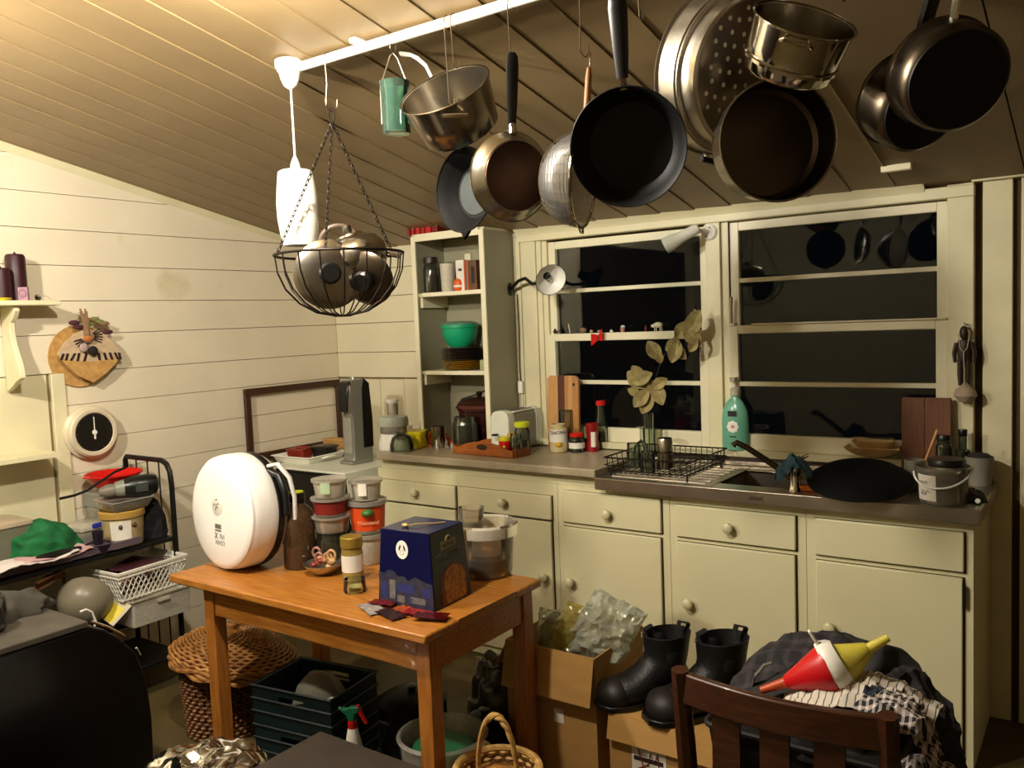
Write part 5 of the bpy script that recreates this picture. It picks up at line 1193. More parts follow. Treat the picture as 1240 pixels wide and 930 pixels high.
obj('apron', MB().box(LX0+.055, LX1, LY0+.008, LY0+.03, TZ-.145, TZ-.031, Tm), PINE, t, bevel=.002)
obj('apron', MB().box(LX0+.055, LX1, LY1+.025, LY1+.047, TZ-.145, TZ-.031, Tm), PINE, t, bevel=.002)
obj('apron', MB().box(LX1+.025, LX1+.047, LY0+.055, LY1, TZ-.145, TZ-.031, Tm), PINE, t, bevel=.002)
obj('apron', MB().box(LX0+.008, LX0+.03, LY0+.055, LY1, TZ-.145, TZ-.031, Tm), PINE, t, bevel=.002)
TT = TZ+.0008
def tt(u, v): return wz(u, v, TT)
# round white grill standing on its edge
c = wy(262, 622, -1.84); R_ = .222
gc = Vector((c.x, -1.80, TT+R_*.985+.006))
t = thing('round_grill', 'round white electric grill standing on edge, underside facing out', 'grill', gc, frame((-.10, -1, .06), (0, 0, 1)))
GW = mat('grill_white', '#f3f1ea', .3, var=.015, scale=3); GWS = mat('grill_shell', '#d9d6cc', .38, var=.03)
obj('base_plate', MB().lathe([(R_*.97, .0), (R_*.965, .014), (R_*.93, .022), (R_*.88, .024), (R_*.86, .026), (R_*.5, .030), (0, .032)], 56, sy=1.0), GW, t)
obj('base_shell', MB().lathe([(R_*.97, -.095), (R_*1.0, -.085), (R_*1.0, -.05), (R_*.995, -.02), (R_*.985, -.004), (R_*.97, .004)], 56), GW, t)
obj('black_band', MB().lathe([(R_*.96, -.12), (R_*1.0, -.118), (R_*1.0, -.096), (R_*.96, -.094)], 56), BLACK, t)
obj('lid_shell', MB().lathe([(R_*.98, -.12), (R_*.96, -.135), (R_*.85, -.155), (R_*.5, -.17), (0, -.172)], 56), GWS, t)
Mg = t.matrix_world.inverted().to_3x3(); rl = Mg @ RIGHT
obj('handle', MB().tube([(R_*.62, R_*.80, -.1), (R_*.78, R_*.84, -.12), (R_*.98, R_*.62, -.14), (R_*1.06, R_*.3, -.15), (R_*1.08, -.02, -.15)], [.012, .014, .012, .011, .012], 10, flat=.7), GWS, t)
obj('hinge_grip', MB().tube([(R_*.60, R_*.74, -.095), (R_*.86, R_*.66, -.11), (R_*1.0, R_*.35, -.12), (R_*1.03, 0, -.12)], .014, 10), BLACK, t)
obj('rating_seal', MB().lathe([(0, .0315), (R_*.17, .0300), (R_*.18, .0315), (R_*.16, .0335), (0, .034)], 28, Matrix.Translation((-.005, R_*.12, -.0005))), mat('seal_white', '#e6e2d4', .4), t)
PRN = mat('grey_print', '#6a675f', .6); PRD = mat('black_print', '#2a2824', .6)
for k in range(3):
    obj('seal_mark', MB().tube(arc((-.005+(-1, 0, 1)[k]*.012, R_*.12+(.0, -.012, .004)[k], .0346), .008, 20*k, 200+40*k, 8, (1, 0, 0), (0, 1, 0)), .0012, 5), PRN, t)
obj('seal_dot', MB().ball((-.006, R_*.23, .0340), .003), PRD, t)
def flip(x, y, s=1): return Matrix.Translation((x, y, .0312-.004*(abs(y)/R_)**2)) @ Matrix.Rotation(pi, 4, 'Z')
text('lettering', 'LEAN', .026, PRN, t, flip(.012, -R_*.50))
text('lettering', 'FRI', .026, PRN, t, flip(.026, -R_*.385))
text('lettering', 'X', .036, PRD, t, flip(-.014, -R_*.385))
obj('code_bars', MB().box(-.022, .022, -R_*.315, -R_*.285, .0290, .0312), PRN, t)
obj('code_bars', MB().box(-.022, .022, -R_*.27, -R_*.19, .0292, .0314), PRN, t)
# brown bottle behind the grill
p = tt(364, 688)+Vector((-.02, .02, 0)); h = sz(p, 92); r = sz(p, 20)
t = thing('syrup_bottle', 'clear plastic bottle of brown liquid with black cap beside the grill', 'bottle', p)
obj('body', MB().lathe([(0, 0), (r*.95, 0), (r, .008), (r, h*.62), (r*.85, h*.74), (r*.42, h*.84), (r*.4, h*.88)], 28), glassy('brown_pet', '#9a7a55', cloud=.35, ccol='#8a6a48'), t)
obj('liquid', MB().lathe([(0, .004), (r*.93, .006), (r*.95, h*.45), (0, h*.455)], 28), mat('brown_liquid', '#3a2416', .4), t)
obj('cap', MB().lathe([(r*.46, h*.86), (r*.46, h*.985), (0, h*.985)], 24), BLACK, t)
obj('cap_disc', MB().lathe([(r*.4, h*.986), (r*.38, h*1.0), (0, h*1.0)], 24), mat('lime_lid', '#c6cc1a', .4), t)
# plastic tubs
def tub(label, p, r, h, m=CLEARP, fill=None, band=None, name='plastic_tub', lidm=None, sticker=None):
    t = thing(name, label, 'tub', p)
    obj('body', MB().lathe([(0, 0), (r*.8, 0), (r*.83, .003), (r*.93, h*.86), (r*.99, h*.87), (r*.99, h*.9), (r*.9, h*.88), (r*.78, .006), (0, .005)], 32), m, t)
    obj('lid', MB().lathe([(r*1.0, h*.86), (r*1.04, h*.87), (r*1.04, h*.99), (r*.98, h), (r*.9, h*.95), (0, h*.95)], 32), lidm or CLEARP, t)
    if fill: obj('contents', MB().lathe([(0, .007), (r*.77, .007), (r*.86, h*.7), (0, h*.72)], 32), fill, t)
    if band: obj('wrap', MB().lathe([(r*.85, h*.12), (r*.938, h*.82)], 32), band, t)
    if sticker:
        f_, r_ = vframe(p); a0 = math.atan2(f_.y, f_.x)
        obj('sticker', MB().grid(lambda u, v: ((r*1.05)*math.cos(a0+(u-.5)*.5-.25), (r*1.05)*math.sin(a0+(u-.5)*.5-.25), h*(.3+.6*v)), 6, 1, thick=-.0006), sticker, t)
    return t
p = tt(399, 692)+Vector((-.05, .07, 0)); g1 = sz(p, 1)
r1 = 23*g1
gj = jar('glass_jar', 'empty wide glass jar under a stack of tubs', 'jar', p, 20*g1, 42*g1, GLASSD, None, .3, None, 0, .85)
z = p.z+42*g1+.001
tub('clear tub, lowest of the stack on the glass jar', (p.x, p.y, z), r1, 20*g1, CLEARP, None, None); z += 20*g1+.0005
tub('tub with dark red band in the middle of the left stack', (p.x, p.y, z), r1, 22*g1, CLEARP, mat('red_jam', '#5a1410', .5), mat('dark_red_wrap', '#7a2018', .5)); z += 22*g1+.0005
tub('clear tub with green sticker, topmost of the left stack', (p.x, p.y, z), r1*.92, 22*g1, MILKY, None, None, sticker=mat('green_sticker', '#a9bf9a', .6))
p = tt(437, 684)+Vector((.0, .05, 0)); g2 = sz(p, 1); r2 = 23*g2
z = p.z
tub('cloudy tub hidden behind the mustard jar, bottom of its stack', (p.x, p.y, z), r2*.95, 37*g2, MILKY, CREAMC); z += 37*g2+.0005
t = tub('orange wrapped dip tub behind the mustard jar', (p.x, p.y, z), r2, 40*g2, CLEARP, None, mat('orange_wrap', '#d24a12', .5)); 
f_, r_ = vframe(p); 
obj('oval_badge', MB().ball((f_.x*r2*.93, f_.y*r2*.93, 27*g2), 6*g2, (1.3, 1.3, .8), 14, 8, Matrix.Identity(4)), mat('badge_green', '#3a6a2a', .5), t)
text('lettering', 'Thousand', 6.5*g2, mat('pale_orange_ink', '#f0b890', .6), t, Matrix.Translation((f_.x*r2*.955, f_.y*r2*.955, 15*g2)) @ frame((f_.x, f_.y, 0), (0, 0, 1)))
z += 40*g2+.0005
tub('small clear tub topping the orange dip tub', (p.x, p.y, z), r2*.84, 24*g2, MILKY, None, None, sticker=PAPER)
p = tt(428, 702); g = sz(p, 1)
t = jar('mustard_jar', 'mustard jar with gold lid and cream label in front of the tubs', 'jar', p, 13*g, 54*g, mat('mustard_glass', '#94803f', .18, var=.15), None, .5, mat('gold_lid2', '#a58a3a', .35, .5), 11*g, .95, PAPER, (.28, .75))
p = tt(430, 716); g = sz(p, 1)
t = thing('glass_tealight', 'small clear glass pot with yellowish wax beside the food box', 'pot', p)
obj('glass', MB().lathe([(0, 0), (13*g, 0), (14*g, 3*g), (13*g, 16*g), (12*g, 16*g), (12*g, 3*g), (0, 2*g)], 24), GLASS, t)
obj('wax', MB().lathe([(0, 2.2*g), (11.5*g, 3*g), (11.5*g, 6*g), (0, 6*g)], 24), mat('tea_wax', '#b9ab70', .6), t)
# snack bowl
p = tt(393, 694); g = sz(p, 1)
t = thing('snack_bowl', 'little steel bowl heaped with wrapped sweets and nuts', 'bowl', p)
obj('bowl', MB().lathe([(0, 0), (12*g, 0), (20*g, 7*g), (25*g, 13*g), (24*g, 13.5*g), (19*g, 8*g), (11*g, 1.5*g), (0, 1.5*g)], 32), ALU, t)
random.seed(11)
for k in range(16):
    a = random.uniform(0, 2*pi); rr = random.uniform(0, 15)*g
    m = (mat('nut', '#c0986a', .6), mat('nut2', '#9a7048', .6), mat('wrapper_red', '#8a2a24', .35))[k % 3]
    obj('nut', MB().ball((rr*math.cos(a), rr*math.sin(a), (13+random.uniform(-2, 5))*g), random.uniform(3.5, 5)*g, (1.2, 1, .8), 10, 6), m, t)
for k, (dx, dz) in enumerate(((-12, 24), (14, 24), (-8, 18), (8, 20))):
    obj('twisted_wrapper', MB().tube(arc((dx*g, 0, dz*g), 5*g, 0, 330, 12, (1, .3, 0), (0, 0, 1.2)), 1.6*g, 6, True), mat('nut', '#c0986a', .6) if k % 2 else mat('wrapper_pink', '#9a6a5a', .4), t)
# panettone box
bp = wz(524, 742, TT); fl_ = wz(437, 722, TT); br_ = wz(566, 713, TT)
W_ = .235; D_ = .20; H_ = .245
bc_ = Vector((bp.x-W_/2, bp.y+D_/2, TT+.001))
t = thing('cake_box', 'tapered dark blue cake box lettered PANETTONE on the table', 'box', bc_, math.radians(3))
tpw, tpd = W_*.86, D_*.90
def tap(z): k = z/H_; return (W_*(1-k)+tpw*k)/2, (D_*(1-k)+tpd*k)/2
a0, b0 = tap(0); a1, b1 = tap(H_)
NAVY = mat('navy_card', '#090d3c', .3, var=.08, scale=6); NAVYD = mat('navy_shaded_card', '#08080f', .3, var=.1)  # near-black copy has the right side's shade put into its colour
obj('front_panel', MB().add([(-a0, -b0, 0), (a0, -b0, 0), (a1, -b1, H_), (-a1, -b1, H_), (-a0, -b0+.004, 0), (a0, -b0+.004, 0), (a1, -b1+.004, H_), (-a1, -b1+.004, H_)], [(0, 1, 2, 3), (7, 6, 5, 4), (0, 4, 5, 1), (1, 5, 6, 2), (2, 6, 7, 3), (3, 7, 4, 0)]), NAVY, t)
obj('side_panel', MB().add([(a0, -b0, 0), (a0, b0, 0), (a1, b1, H_), (a1, -b1, H_), (a0-.004, -b0, 0), (a0-.004, b0, 0), (a1-.004, b1, H_), (a1-.004, -b1, H_)], [(0, 1, 2, 3), (7, 6, 5, 4), (0, 4, 5, 1), (1, 5, 6, 2), (2, 6, 7, 3), (3, 7, 4, 0)]), NAVYD, t)
obj('core', MB().add([(-a0, -b0+.004, 0), (a0-.004, -b0+.004, 0), (a1-.004, -b1+.004, H_-.001), (-a1, -b1+.004, H_-.001), (-a0, b0, 0), (a0-.004, b0, 0), (a1-.004, b1, H_-.001), (-a1, b1, H_-.001)], [(0, 1, 2, 3), (7, 6, 5, 4), (0, 4, 5, 1), (1, 5, 6, 2), (2, 6, 7, 3), (3, 7, 4, 0)]), NAVY, t)
obj('top_flap', MB().box(-a1, a1, -b1, b1, H_, H_+.003), mat('navy_top', '#1c2148', .22, var=.05), t, bevel=.002)
obj('ribbon_handle', MB().tube([(-.03, -.045, H_+.006), (0, -.03, H_+.012), (.04, .02, H_+.007), (.06, .05, H_+.006)], .0025, 6), mat('gold_cord', '#c9b070', .35, .4), t)
obj('ribbon_knot', MB().ball((-.03, -.05, H_+.010), .009, (1.6, 1, .8), 10, 6), mat('gold_cord', '#c9b070', .35, .4), t)
tiltf = math.atan2(b0-b1, H_); tilts = math.atan2(a0-a1, H_)
def MF(x, z): return Matrix.Translation((x, -(b0+(b1-b0)*z/H_)-.0006, z)) @ Matrix.Rotation(pi/2-tiltf, 4, 'X')
def MS(y, z): return Matrix.Translation((a0+(a1-a0)*z/H_+.0006, y, z)) @ Matrix.Rotation(pi/2, 4, 'Z') @ Matrix.Rotation(pi/2-tilts, 4, 'X')
obj('round_sticker', MB().lathe([(0, 0), (.025, 0), (.025, .0008), (0, .0008)], 32, MF(-.012, .185) @ Matrix.Diagonal((1, 1.2, 1, 1))), WPLAST, t)
for s_ in (-1, 1): obj('sticker_mark', MB().ball((0, 0, 0), .006, (.6, 1.8, .12), 10, 6, MF(-.012, .185) @ Matrix.Translation((s_*.0095, .006, .001)) @ Matrix.Rotation(s_*.35, 4, 'Z')), PRD, t)
obj('sticker_ring', MB().tube(arc((0, -.009, .001), .0075, 0, 345, 14, (1, 0, 0), (0, 1, 0)), .001, 5, True, M=MF(-.012, .185)), mat('sticker_grey', '#b5b3a8', .6), t)
CITY = mat('engraved_city', '#37373c', .5, color2='#1c1f40', scale=40)
prof = [(-.112, .0), (-.112, .105), (-.09, .098), (-.075, .112), (-.05, .112), (-.03, .095), (-.005, .098), (.01, .085), (.04, .102), (.06, .095), (.085, .088), (.11, .084), (.114, .0)]
obj('town_print', MB().prism([(x, z) for x, z in prof[::-1]], 0, .0007, MF(0, 0)), CITY, t)
for k, (x, z, w, h) in enumerate(((-.09, .02, .02, .05), (-.055, .02, .024, .062), (0, .045, .07, .028), (.05, .015, .06, .02), (.085, .04, .03, .03), (-.02, .012, .03, .022), (.02, .012, .02, .018))):
    obj('house_print', MB().box(x-w/2, x+w/2, z, z+h, .0007, .0012, MF(0, 0)), mat('engraved_light', '#77746c', .5, color2='#55545c', scale=60) if k % 2 else mat('engraved_blue', '#27306a', .5), t)
GOLD = mat('dull_gold', '#8a7a4e', .5)
obj('crest', MB().box(-.04, .04, -.012, .014, 0, .0008, MS(.0, .195)), GOLD, t)
obj('crest_arch', MB().tube(arc((0, .014, .001), .013, 0, 180, 10, (1, 0, 0), (0, 1, 0)), .003, 5, M=MS(0, .195)), GOLD, t)
text('lettering', 'Dal Forno', .016, NAVYD, t, MS(0, .195) @ Matrix.Translation((0, 0, .0008)))
text('lettering', 'PANETTONE', .0245, mat('grey_gold_ink', '#55524a', .5), t, MS(0, .163))
obj('print_line', MB().box(-.055, .055, 0, .006, 0, .0007, MS(0, .143)), mat('grey_ink_dark', '#34323a', .5), t)
cake = [(-.075+.15*i/12, 0) for i in range(13)]
cake = [(.066, .004), (.072, .07)]+[(.072*math.cos(i*pi/12), .075+.055*math.sin(i*pi/12)) for i in range(13)]+[(-.072, .07), (-.066, .004)]
obj('cake_crust', MB().prism(cake, 0, .0008, MS(.012, 0)), mat('crust_print', '#6a2f18', .5, var=.2), t)
cake2 = [(x*.8+.006, y*.92+.004) for x, y in cake]
obj('cake_slice', MB().prism(cake2, .0008, .0014, MS(.012, 0)), mat('crumb_print', '#b5823a', .6, color2='#7a4a1e', scale=60), t)
# sweet wrappers in front of box
random.seed(5)
for k, (u, v, c_, lb, w) in enumerate(((450, 738, '#b9b4ae', 'silver and brown sweet wrapper at the table edge', .105), (472, 745, '#3a1812', 'dark brown chocolate wrapper under the silver one', .10), (492, 741, '#c05018', 'orange sweet wrapper in front of the cake box', .085), (505, 745, '#a3141c', 'shiny red wrapper in front of the cake box', .09), (462, 733, '#7a1a20', 'dark red wrapper tucked beside the cake box', .08), (520, 750, '#5a0e12', 'maroon wrapper under the cake box corner', .10))):
    p = tt(u, v); cr = crumple(.004, 60, k)
    t = thing('sweet_wrapper', lb, 'wrapper', p+Vector((0, 0, .002+.0015*k)), math.radians(-25+k*9))
    obj('foil', MB().grid(lambda a, b: ((a-.5)*w, (b-.5)*w*.55, .002+.8*abs(cr((a*.07, b*.05, 0)))), 14, 8, thick=.0004), mat('wrap_%d' % k, c_, .22, .35, var=.2, scale=60), t)
    obj('end_twist', MB().grid(lambda a, b: (w*.5+a*.010, (b-.5)*w*.56, .003+.0015*math.sin(b*26)), 3, 8, thick=.0004), mat('wrap_%d' % k, c_, .22, .35), t)
# clear bucket with a glass in it
p = tt(592, 697)+Vector((-.02, .02, 0)); g = sz(p, 1); r = 35*g; h = 62*g
t = thing('clear_bucket', 'cloudy clear plastic bucket of scraps behind the cake box', 'bucket', p)
obj('body', MB().lathe([(0, 0), (r*.82, 0), (r*.85, .004), (r*.97, h*.9), (r*1.05, h*.92), (r*1.05, h), (r*1.0, h), (r*.94, h*.9), (r*.8, .006), (0, .006)], 40), CUPP, t)
obj('scraps', MB().lathe([(0, .008), (r*.8, .008), (r*.86, h*.35), (r*.5, h*.42), (0, h*.38)], 40), COAL, t)
obj('peelings', MB().ball((0, 0, h*.45), r*.72, (1, 1, .32), 16, 8), mat('peel', '#9a6a4e', .7, color2='#6a3a2a', scale=30), t)
obj('bag_liner', MB().lathe([(r*.8, h*.45), (r*.9, h*.75), (r*1.04, h*1.04), (r*1.12, h*1.0), (r*1.1, h*.8)], 24), MILKY, t)
t = thing('plastic_cup', 'clear plastic cup standing in the top of the scrap bucket', 'cup', p+Vector((-r*.5, -r*.15, h*.72)))
obj('body', MB().lathe([(0, 0), (r*.36, 0), (r*.46, h*.58), (r*.43, h*.58), (r*.33, .005), (0, .005)], 28), CUPP, t)
obj('dregs', MB().lathe([(0, .006), (r*.32, .006), (r*.4, h*.3), (0, h*.31)], 24), mat('cream_dregs', '#b09a70', .7), t)

# ================================================================== BLACK METAL RACK ON THE LEFT
RKY = -1.49; RX0, RX1 = .045, .425; RKE = -2.75; RKS = .715
t = thing('metal_rack', 'black metal shelf rack along the left wall loaded with clutter', 'rack', (.235, RKY, 0)); O = Vector((.235, RKY, 0))
def loop(y):
    pts = [(RX0-.235, y, 0), (RX0-.235, y, 1.055), (RX0-.235+.012, y, 1.07), (RX1-.235-.07, y, 1.07), (RX1-.235-.03, y, 1.055), (RX1-.235-.008, y, 1.02), (RX1-.235, y, .96), (RX1-.235, y, 0)]
    return MB().tube(pts, .0125, 8)
for y in (0, RKE-RKY): obj('end_frame', loop(y), BLKMET, t)
for k in range(3):
    x = RX0-.235+(k+1)*(RX1-RX0)/4
    obj('end_wire', MB().tube([(x, 0, .16), (x, 0, 1.065)], .0035, 6), BLKMET, t)
for z in (RKS, .38, .16):
    for x in (RX0-.235, RX1-.235): obj('shelf_rail', MB().tube([(x, 0, z-.012), (x, RKE-RKY, z-.012)], .010, 6), BLKMET, t)
    obj('cross_bar', MB().tube([(RX0-.235, 0, z-.012), (RX1-.235, 0, z-.012)], .008, 6), BLKMET, t)
    obj('shelf_plate', MB().box(RX0-.235, RX1-.235, RKE-RKY, -.005, z-.010, z-.002), BLKMET, t)
def rk(u, v, x, z=RKS): p = wx(u, v, x); return Vector((x, p.y, z))
# red colander on the wall side
p = wx(135, 572, .14)
t = thing('red_colander', 'red plastic colander behind the cordless drill', 'colander', (p.x+.02, p.y, RKS+.225)); r = .125
obj('bowl', MB().lathe([(0, 0), (r*.45, 0), (r*.7, .02), (r*.95, .07), (r*1.02, .072), (r*1.02, .08), (r*.9, .07), (r*.66, .024), (0, .006)], 36), RED, t)
obj('grip', MB().tube([(-.02, -r*1.0, .076), (.0, -r*1.15, .078), (.02, -r*1.0, .076)], .006, 8), RED, t)
p2 = Vector((p.x+.02, p.y, RKS))
t = thing('storage_box', 'clear plastic box standing under the red colander', 'box', p2); obj('tub', loft([sq(.09, 0), sq(.1, .15), sq(.105, .152), sq(.1, .155), sq(.09, .14)]), CLEARP, t); obj('lid', loft([sq(.107, .156), sq(.107, .215), sq(.1, .222)]), mat('grey_lid', '#8a8a80', .4), t)
# gold lidded tub
p = rk(150, 656, .335); g = sz(p, 1); r = 25*g
t = thing('ice_cream_tub', 'round cream tub with gold lid and label on the rack', 'tub', p); h = 43*g
obj('body', MB().lathe([(0, 0), (r*.86, 0), (r*.88, .004), (r*.97, h*.82), (0, h*.82)], 36), mat('tub_cream', '#b7a274', .45), t)
obj('lid', MB().lathe([(r*.98, h*.8), (r*1.04, h*.81), (r*1.04, h*.97), (r*.97, h), (r*.9, h*.96), (0, h*.96)], 36), mat('gold_plastic', '#b38c45', .35), t)
f_, r_ = vframe(p); a0 = math.atan2(f_.y, f_.x)
obj('label_panel', MB().grid(lambda u, v: (r*(.885+.07*v)*1.012*math.cos(a0+(u-.6)*1.0), r*(.885+.07*v)*1.012*math.sin(a0+(u-.6)*1.0), h*(.08+.66*v)), 8, 1, thick=-.0008), PAPER, t)
obj('label_badge', MB().ball((r*.95*math.cos(a0-.1), r*.95*math.sin(a0-.1), h*.58), .014, (.7, .7, .8), 10, 6), mat('badge_grey', '#4a4a42', .5), t)
obj('label_badge', MB().ball((r*.94*math.cos(a0+.55), r*.94*math.sin(a0+.55), h*.6), .016, (.8, .8, .7), 10, 6), mat('badge_brown', '#5a4422', .5), t)
# shallow clear container and drill on top
t = thing('clear_container', 'shallow clear food container on the gold lidded tub', 'container', p+Vector((.0, .01, h+.0005)))
obj('tub', loft([sq(.075, 0), sq(.08, .004), sq(.098, .045), sq(.104, .046), sq(.1, .05), sq(.092, .044)]), CLEARP, t)
obj('wrapping', MB().ball((0, 0, .02), .06, (1, 1, .3), 14, 8), mat('bag_scraps', '#7a8a80', .5, var=.3), t)
q = wx(160, 585, .34); base = Vector((q.x, q.y, p.z+h+.051+.03))
t = thing('cordless_drill', 'dark cordless screwdriver lying on the clear container', 'tool', base+Vector((0, -.03, .012)), math.radians(62)); t.scale = (1.5, 1.5, 1.5)
obj('motor_body', MB().tube([(-.005, 0, 0), (.02, 0, 0), (.06, 0, .002), (.085, 0, .002), (.092, 0, .002)], [.026, .033, .034, .028, .016], 16), mat('dark_green_black', '#0c1410', .3), t)
obj('screen', MB().box(.025, .06, -.0345, -.031, -.012, .014), mat('screen_grey', '#39413c', .3), t)
obj('collar', MB().tube([(-.03, 0, -.002), (-.004, 0, 0)], [.022, .026], 14), mat('collar_grey', '#86897a', .4), t)
obj('nose', MB().tube([(-.075, 0, -.006), (-.05, 0, -.004), (-.03, 0, -.002)], [.012, .02, .018], 14), mat('collar_tan', '#7d7462', .45), t)
# dark boot-like bag leaning on the end frame
p = rk(195, 648, .32)
blob('dark_pouch', 'black cloth pouch leaning in the far end of the rack', 'bag', p+Vector((-.0, -.04, 0)), .06, .06, .17, mat('black_cloth', '#121014', .85, bump=.3), 4, .2)
# blue lidded box
p = rk(112, 640, .22)
t = thing('lunch_box', 'clear lunch box with blue clips behind the gold lidded tub', 'box', p+Vector((0, -.02, 0)), .1)
obj('tub', loft([sq(.075, 0), sq(.085, .085), sq(.09, .087), sq(.085, .09), sq(.075, .08)]), CLEARP, t)
obj('lid', loft([sq(.092, .091), sq(.092, .105), sq(.08, .11)]), MILKY, t)
BLU = mat('blue_clip', '#1a2ea0', .35)
for z in (.02, .095): obj('clip', MB().box(.086, .096, -.04, .04, z, z+.022), BLU, t, bevel=.004)
# purple mug / dark pot in front
p = rk(128, 665, .385)
t = thing('dark_pot', 'dark purple stacked pots in front of the gold lidded tub', 'pot', p+Vector((0, -.03, 0)))
obj('lower_pot', MB().lathe([(0, 0), (.045, 0), (.055, .04), (.05, .042), (.04, .006), (0, .005)], 24), mat('aubergine', '#1b1220', .4), t)
obj('upper_pot', MB().lathe([(0, .042), (.02, .042), (.024, .095), (.02, .095), (.018, .05), (0, .048)], 20), mat('aubergine', '#1b1220', .4), t)
# green cloth bag
p = rk(60, 645, .26)
blob('green_bag', 'bright green crumpled cloth bag on the rack', 'bag', p+Vector((0, -.03, .03)), .10, .13, .125, mat('green_cloth', '#0b6a35', .8, color2='#064a22', scale=20, bump=.2), 7, .35, nu=26, nv=22)
# paper pile below it
for k, (dz, cc, lb) in enumerate(((0, '#5a4a52', 'grey folded towel lying under the papers on the rack'), (.03, '#c8a0a0', 'pinkish sheet of paper on the towel'), (.034, '#d8cfc8', 'white envelope at the front of the rack'))):
    p = rk(85-20*k, 668+8*k, .36 if k else .3)
    cr = crumple(.008, 14, k+3)
    t_ = .028 if k == 0 else .003
    o = obj(('folded_towel', 'paper_sheet', 'envelope')[k], MB().grid(lambda a, b: ((a-.5)*(.26 if k == 0 else .14), (b-.5)*(.6 if k == 0 else .34), t_+cr((a*.3, b*.5, 0))*.6+.01*math.sin(b*7)*(k > 0)), 12, 20, thick=t_), mat('pp_%d' % k, cc, .8))
    place(o, (p.x+.02*k, p.y-.04, RKS+dz+.006), .06*k); tag(o, lb, ('towel', 'paper', 'envelope')[k])
# grey bin at left edge of the rack
p = rk(10, 650, .17)
t = thing('grey_box', 'grey plastic box with pale lid at the left picture edge', 'box', (p.x, p.y-.05, RKS))
obj('tub', loft([sq(.10, 0), sq(.105, .17)]), mat('grey_box', '#6f6f5c', .5), t); obj('lid', loft([sq(.11, .17), sq(.11, .185), sq(.09, .192)]), mat('pale_lid', '#b9a88c', .45), t)
t = thing('dark_bundle', 'dark cables bundled under the papers at the rack front', 'cable', (.40, -2.02, RKS))
for k in range(4): obj('coil', MB().tube([(.02*math.cos(a*pi/8)+.003*k, .09*math.sin(a*pi/8), .012+.012*k) for a in range(16)], .008, 6, True), BLACK, t)
t = thing('black_cable', 'black power cable looping up to the drill', 'cable', (0, 0, 0))
obj('lead', MB().tube([tuple(wx(u, v, .3)) for u, v in ((72, 604), (90, 600), (106, 594), (122, 583), (138, 572), (152, 566))], .006, 8), BLACK, t)
# white lattice basket on the second shelf
bz = .50; p = Vector((.36, -1.62, .43))
a = wz(108, 680, .62); b = wz(220, 680, .62)
t = thing('plastic_basket', 'white plastic lattice basket full of magazines under the rack shelf', 'basket', (.385, -1.675, .503), math.radians(4))
BW, BD, BH2 = .135, .175, .13
WB2 = mat('basket_white', '#e4e0d0', .4)
obj('rim', MB().tube([(-BW, -BD, BH2), (BW, -BD, BH2), (BW, BD, BH2), (-BW, BD, BH2)], .009, 8, True, flat=.7), WB2, t)
obj('floor_plate', MB().box(-BW*.85, BW*.85, -BD*.85, BD*.85, 0, .004), WB2, t)
def wallbars(p00, p10, p01, p11, n, m):
    mb = MB(); P00, P10, P01, P11 = map(Vector, (p00, p10, p01, p11))
    def pt(u, v): return (P00*(1-u)+P10*u)*(1-v)+(P01*(1-u)+P11*u)*v
    for k in range(-3, n):
        for s_ in (0, 1):
            u0, u1 = k/n, (k+3)/n
            v0, v1 = 0, 1
            if u0 < 0: v0 = -u0/(u1-u0); u0 = 0
            if u1 > 1: v1 = v0+(1-v0)*(1-u0)/(u1-u0); u1 = 1
            if v1 <= v0: continue
            if s_: mb.tube([pt(1-u0, v0), pt(1-u1, v1)], .0032, 5)
            else: mb.tube([pt(u0, v0), pt(u1, v1)], .0032, 5)
    mb.tube([pt(0, .05), pt(1, .05)], .004, 5); mb.tube([pt(0, .85), pt(1, .85)], .006, 5)
    return mb
c0 = [(-BW*.86, -BD*.86, 0), (BW*.86, -BD*.86, 0), (BW*.86, BD*.86, 0), (-BW*.86, BD*.86, 0)]; c1 = [(-BW, -BD, BH2), (BW, -BD, BH2), (BW, BD, BH2), (-BW, BD, BH2)]
for i in range(4):
    j = (i+1) % 4; obj('lattice', wallbars(c0[i], c0[j], c1[i], c1[j], 13, WB2), WB2, t, kind='stuff')
MAGC = ('#4a1f22', '#b0a8a0', '#8a4a4a', '#2a2430', '#5a3038')
for k in range(5):
    o = obj('magazine', MB().box(-.09, .09, -.11, .11, 0, .006), mat('magazine_%d' % k, MAGC[k], .4, var=.3, scale=30)); place(o, (.38+.006*k, -1.68+.012*k-.03, .56+.014*k), Matrix.Rotation(.25*k-.4, 4, 'Z') @ Matrix.Rotation(.12, 4, 'Y'))
    tag(o, ('dark red magazine at the bottom of the lattice basket', 'pale magazine in the lattice basket', 'dusky pink magazine in the lattice basket', 'near black magazine in the lattice basket', 'plum coloured magazine on top in the lattice basket')[k], 'magazine')
# clear drawer under the basket
t = thing('storage_tub', 'cloudy clear plastic box supporting the white lattice basket', 'box', (.385, -1.64, .3785))
obj('tub', loft([sq(.14, 0), sq(.145, .115), sq(.155, .117), sq(.155, .124), sq(.148, .12)]), MILKY, t); obj('pull', MB().box(.146, .16, -.03, .03, .09, .102), MILKY, t)
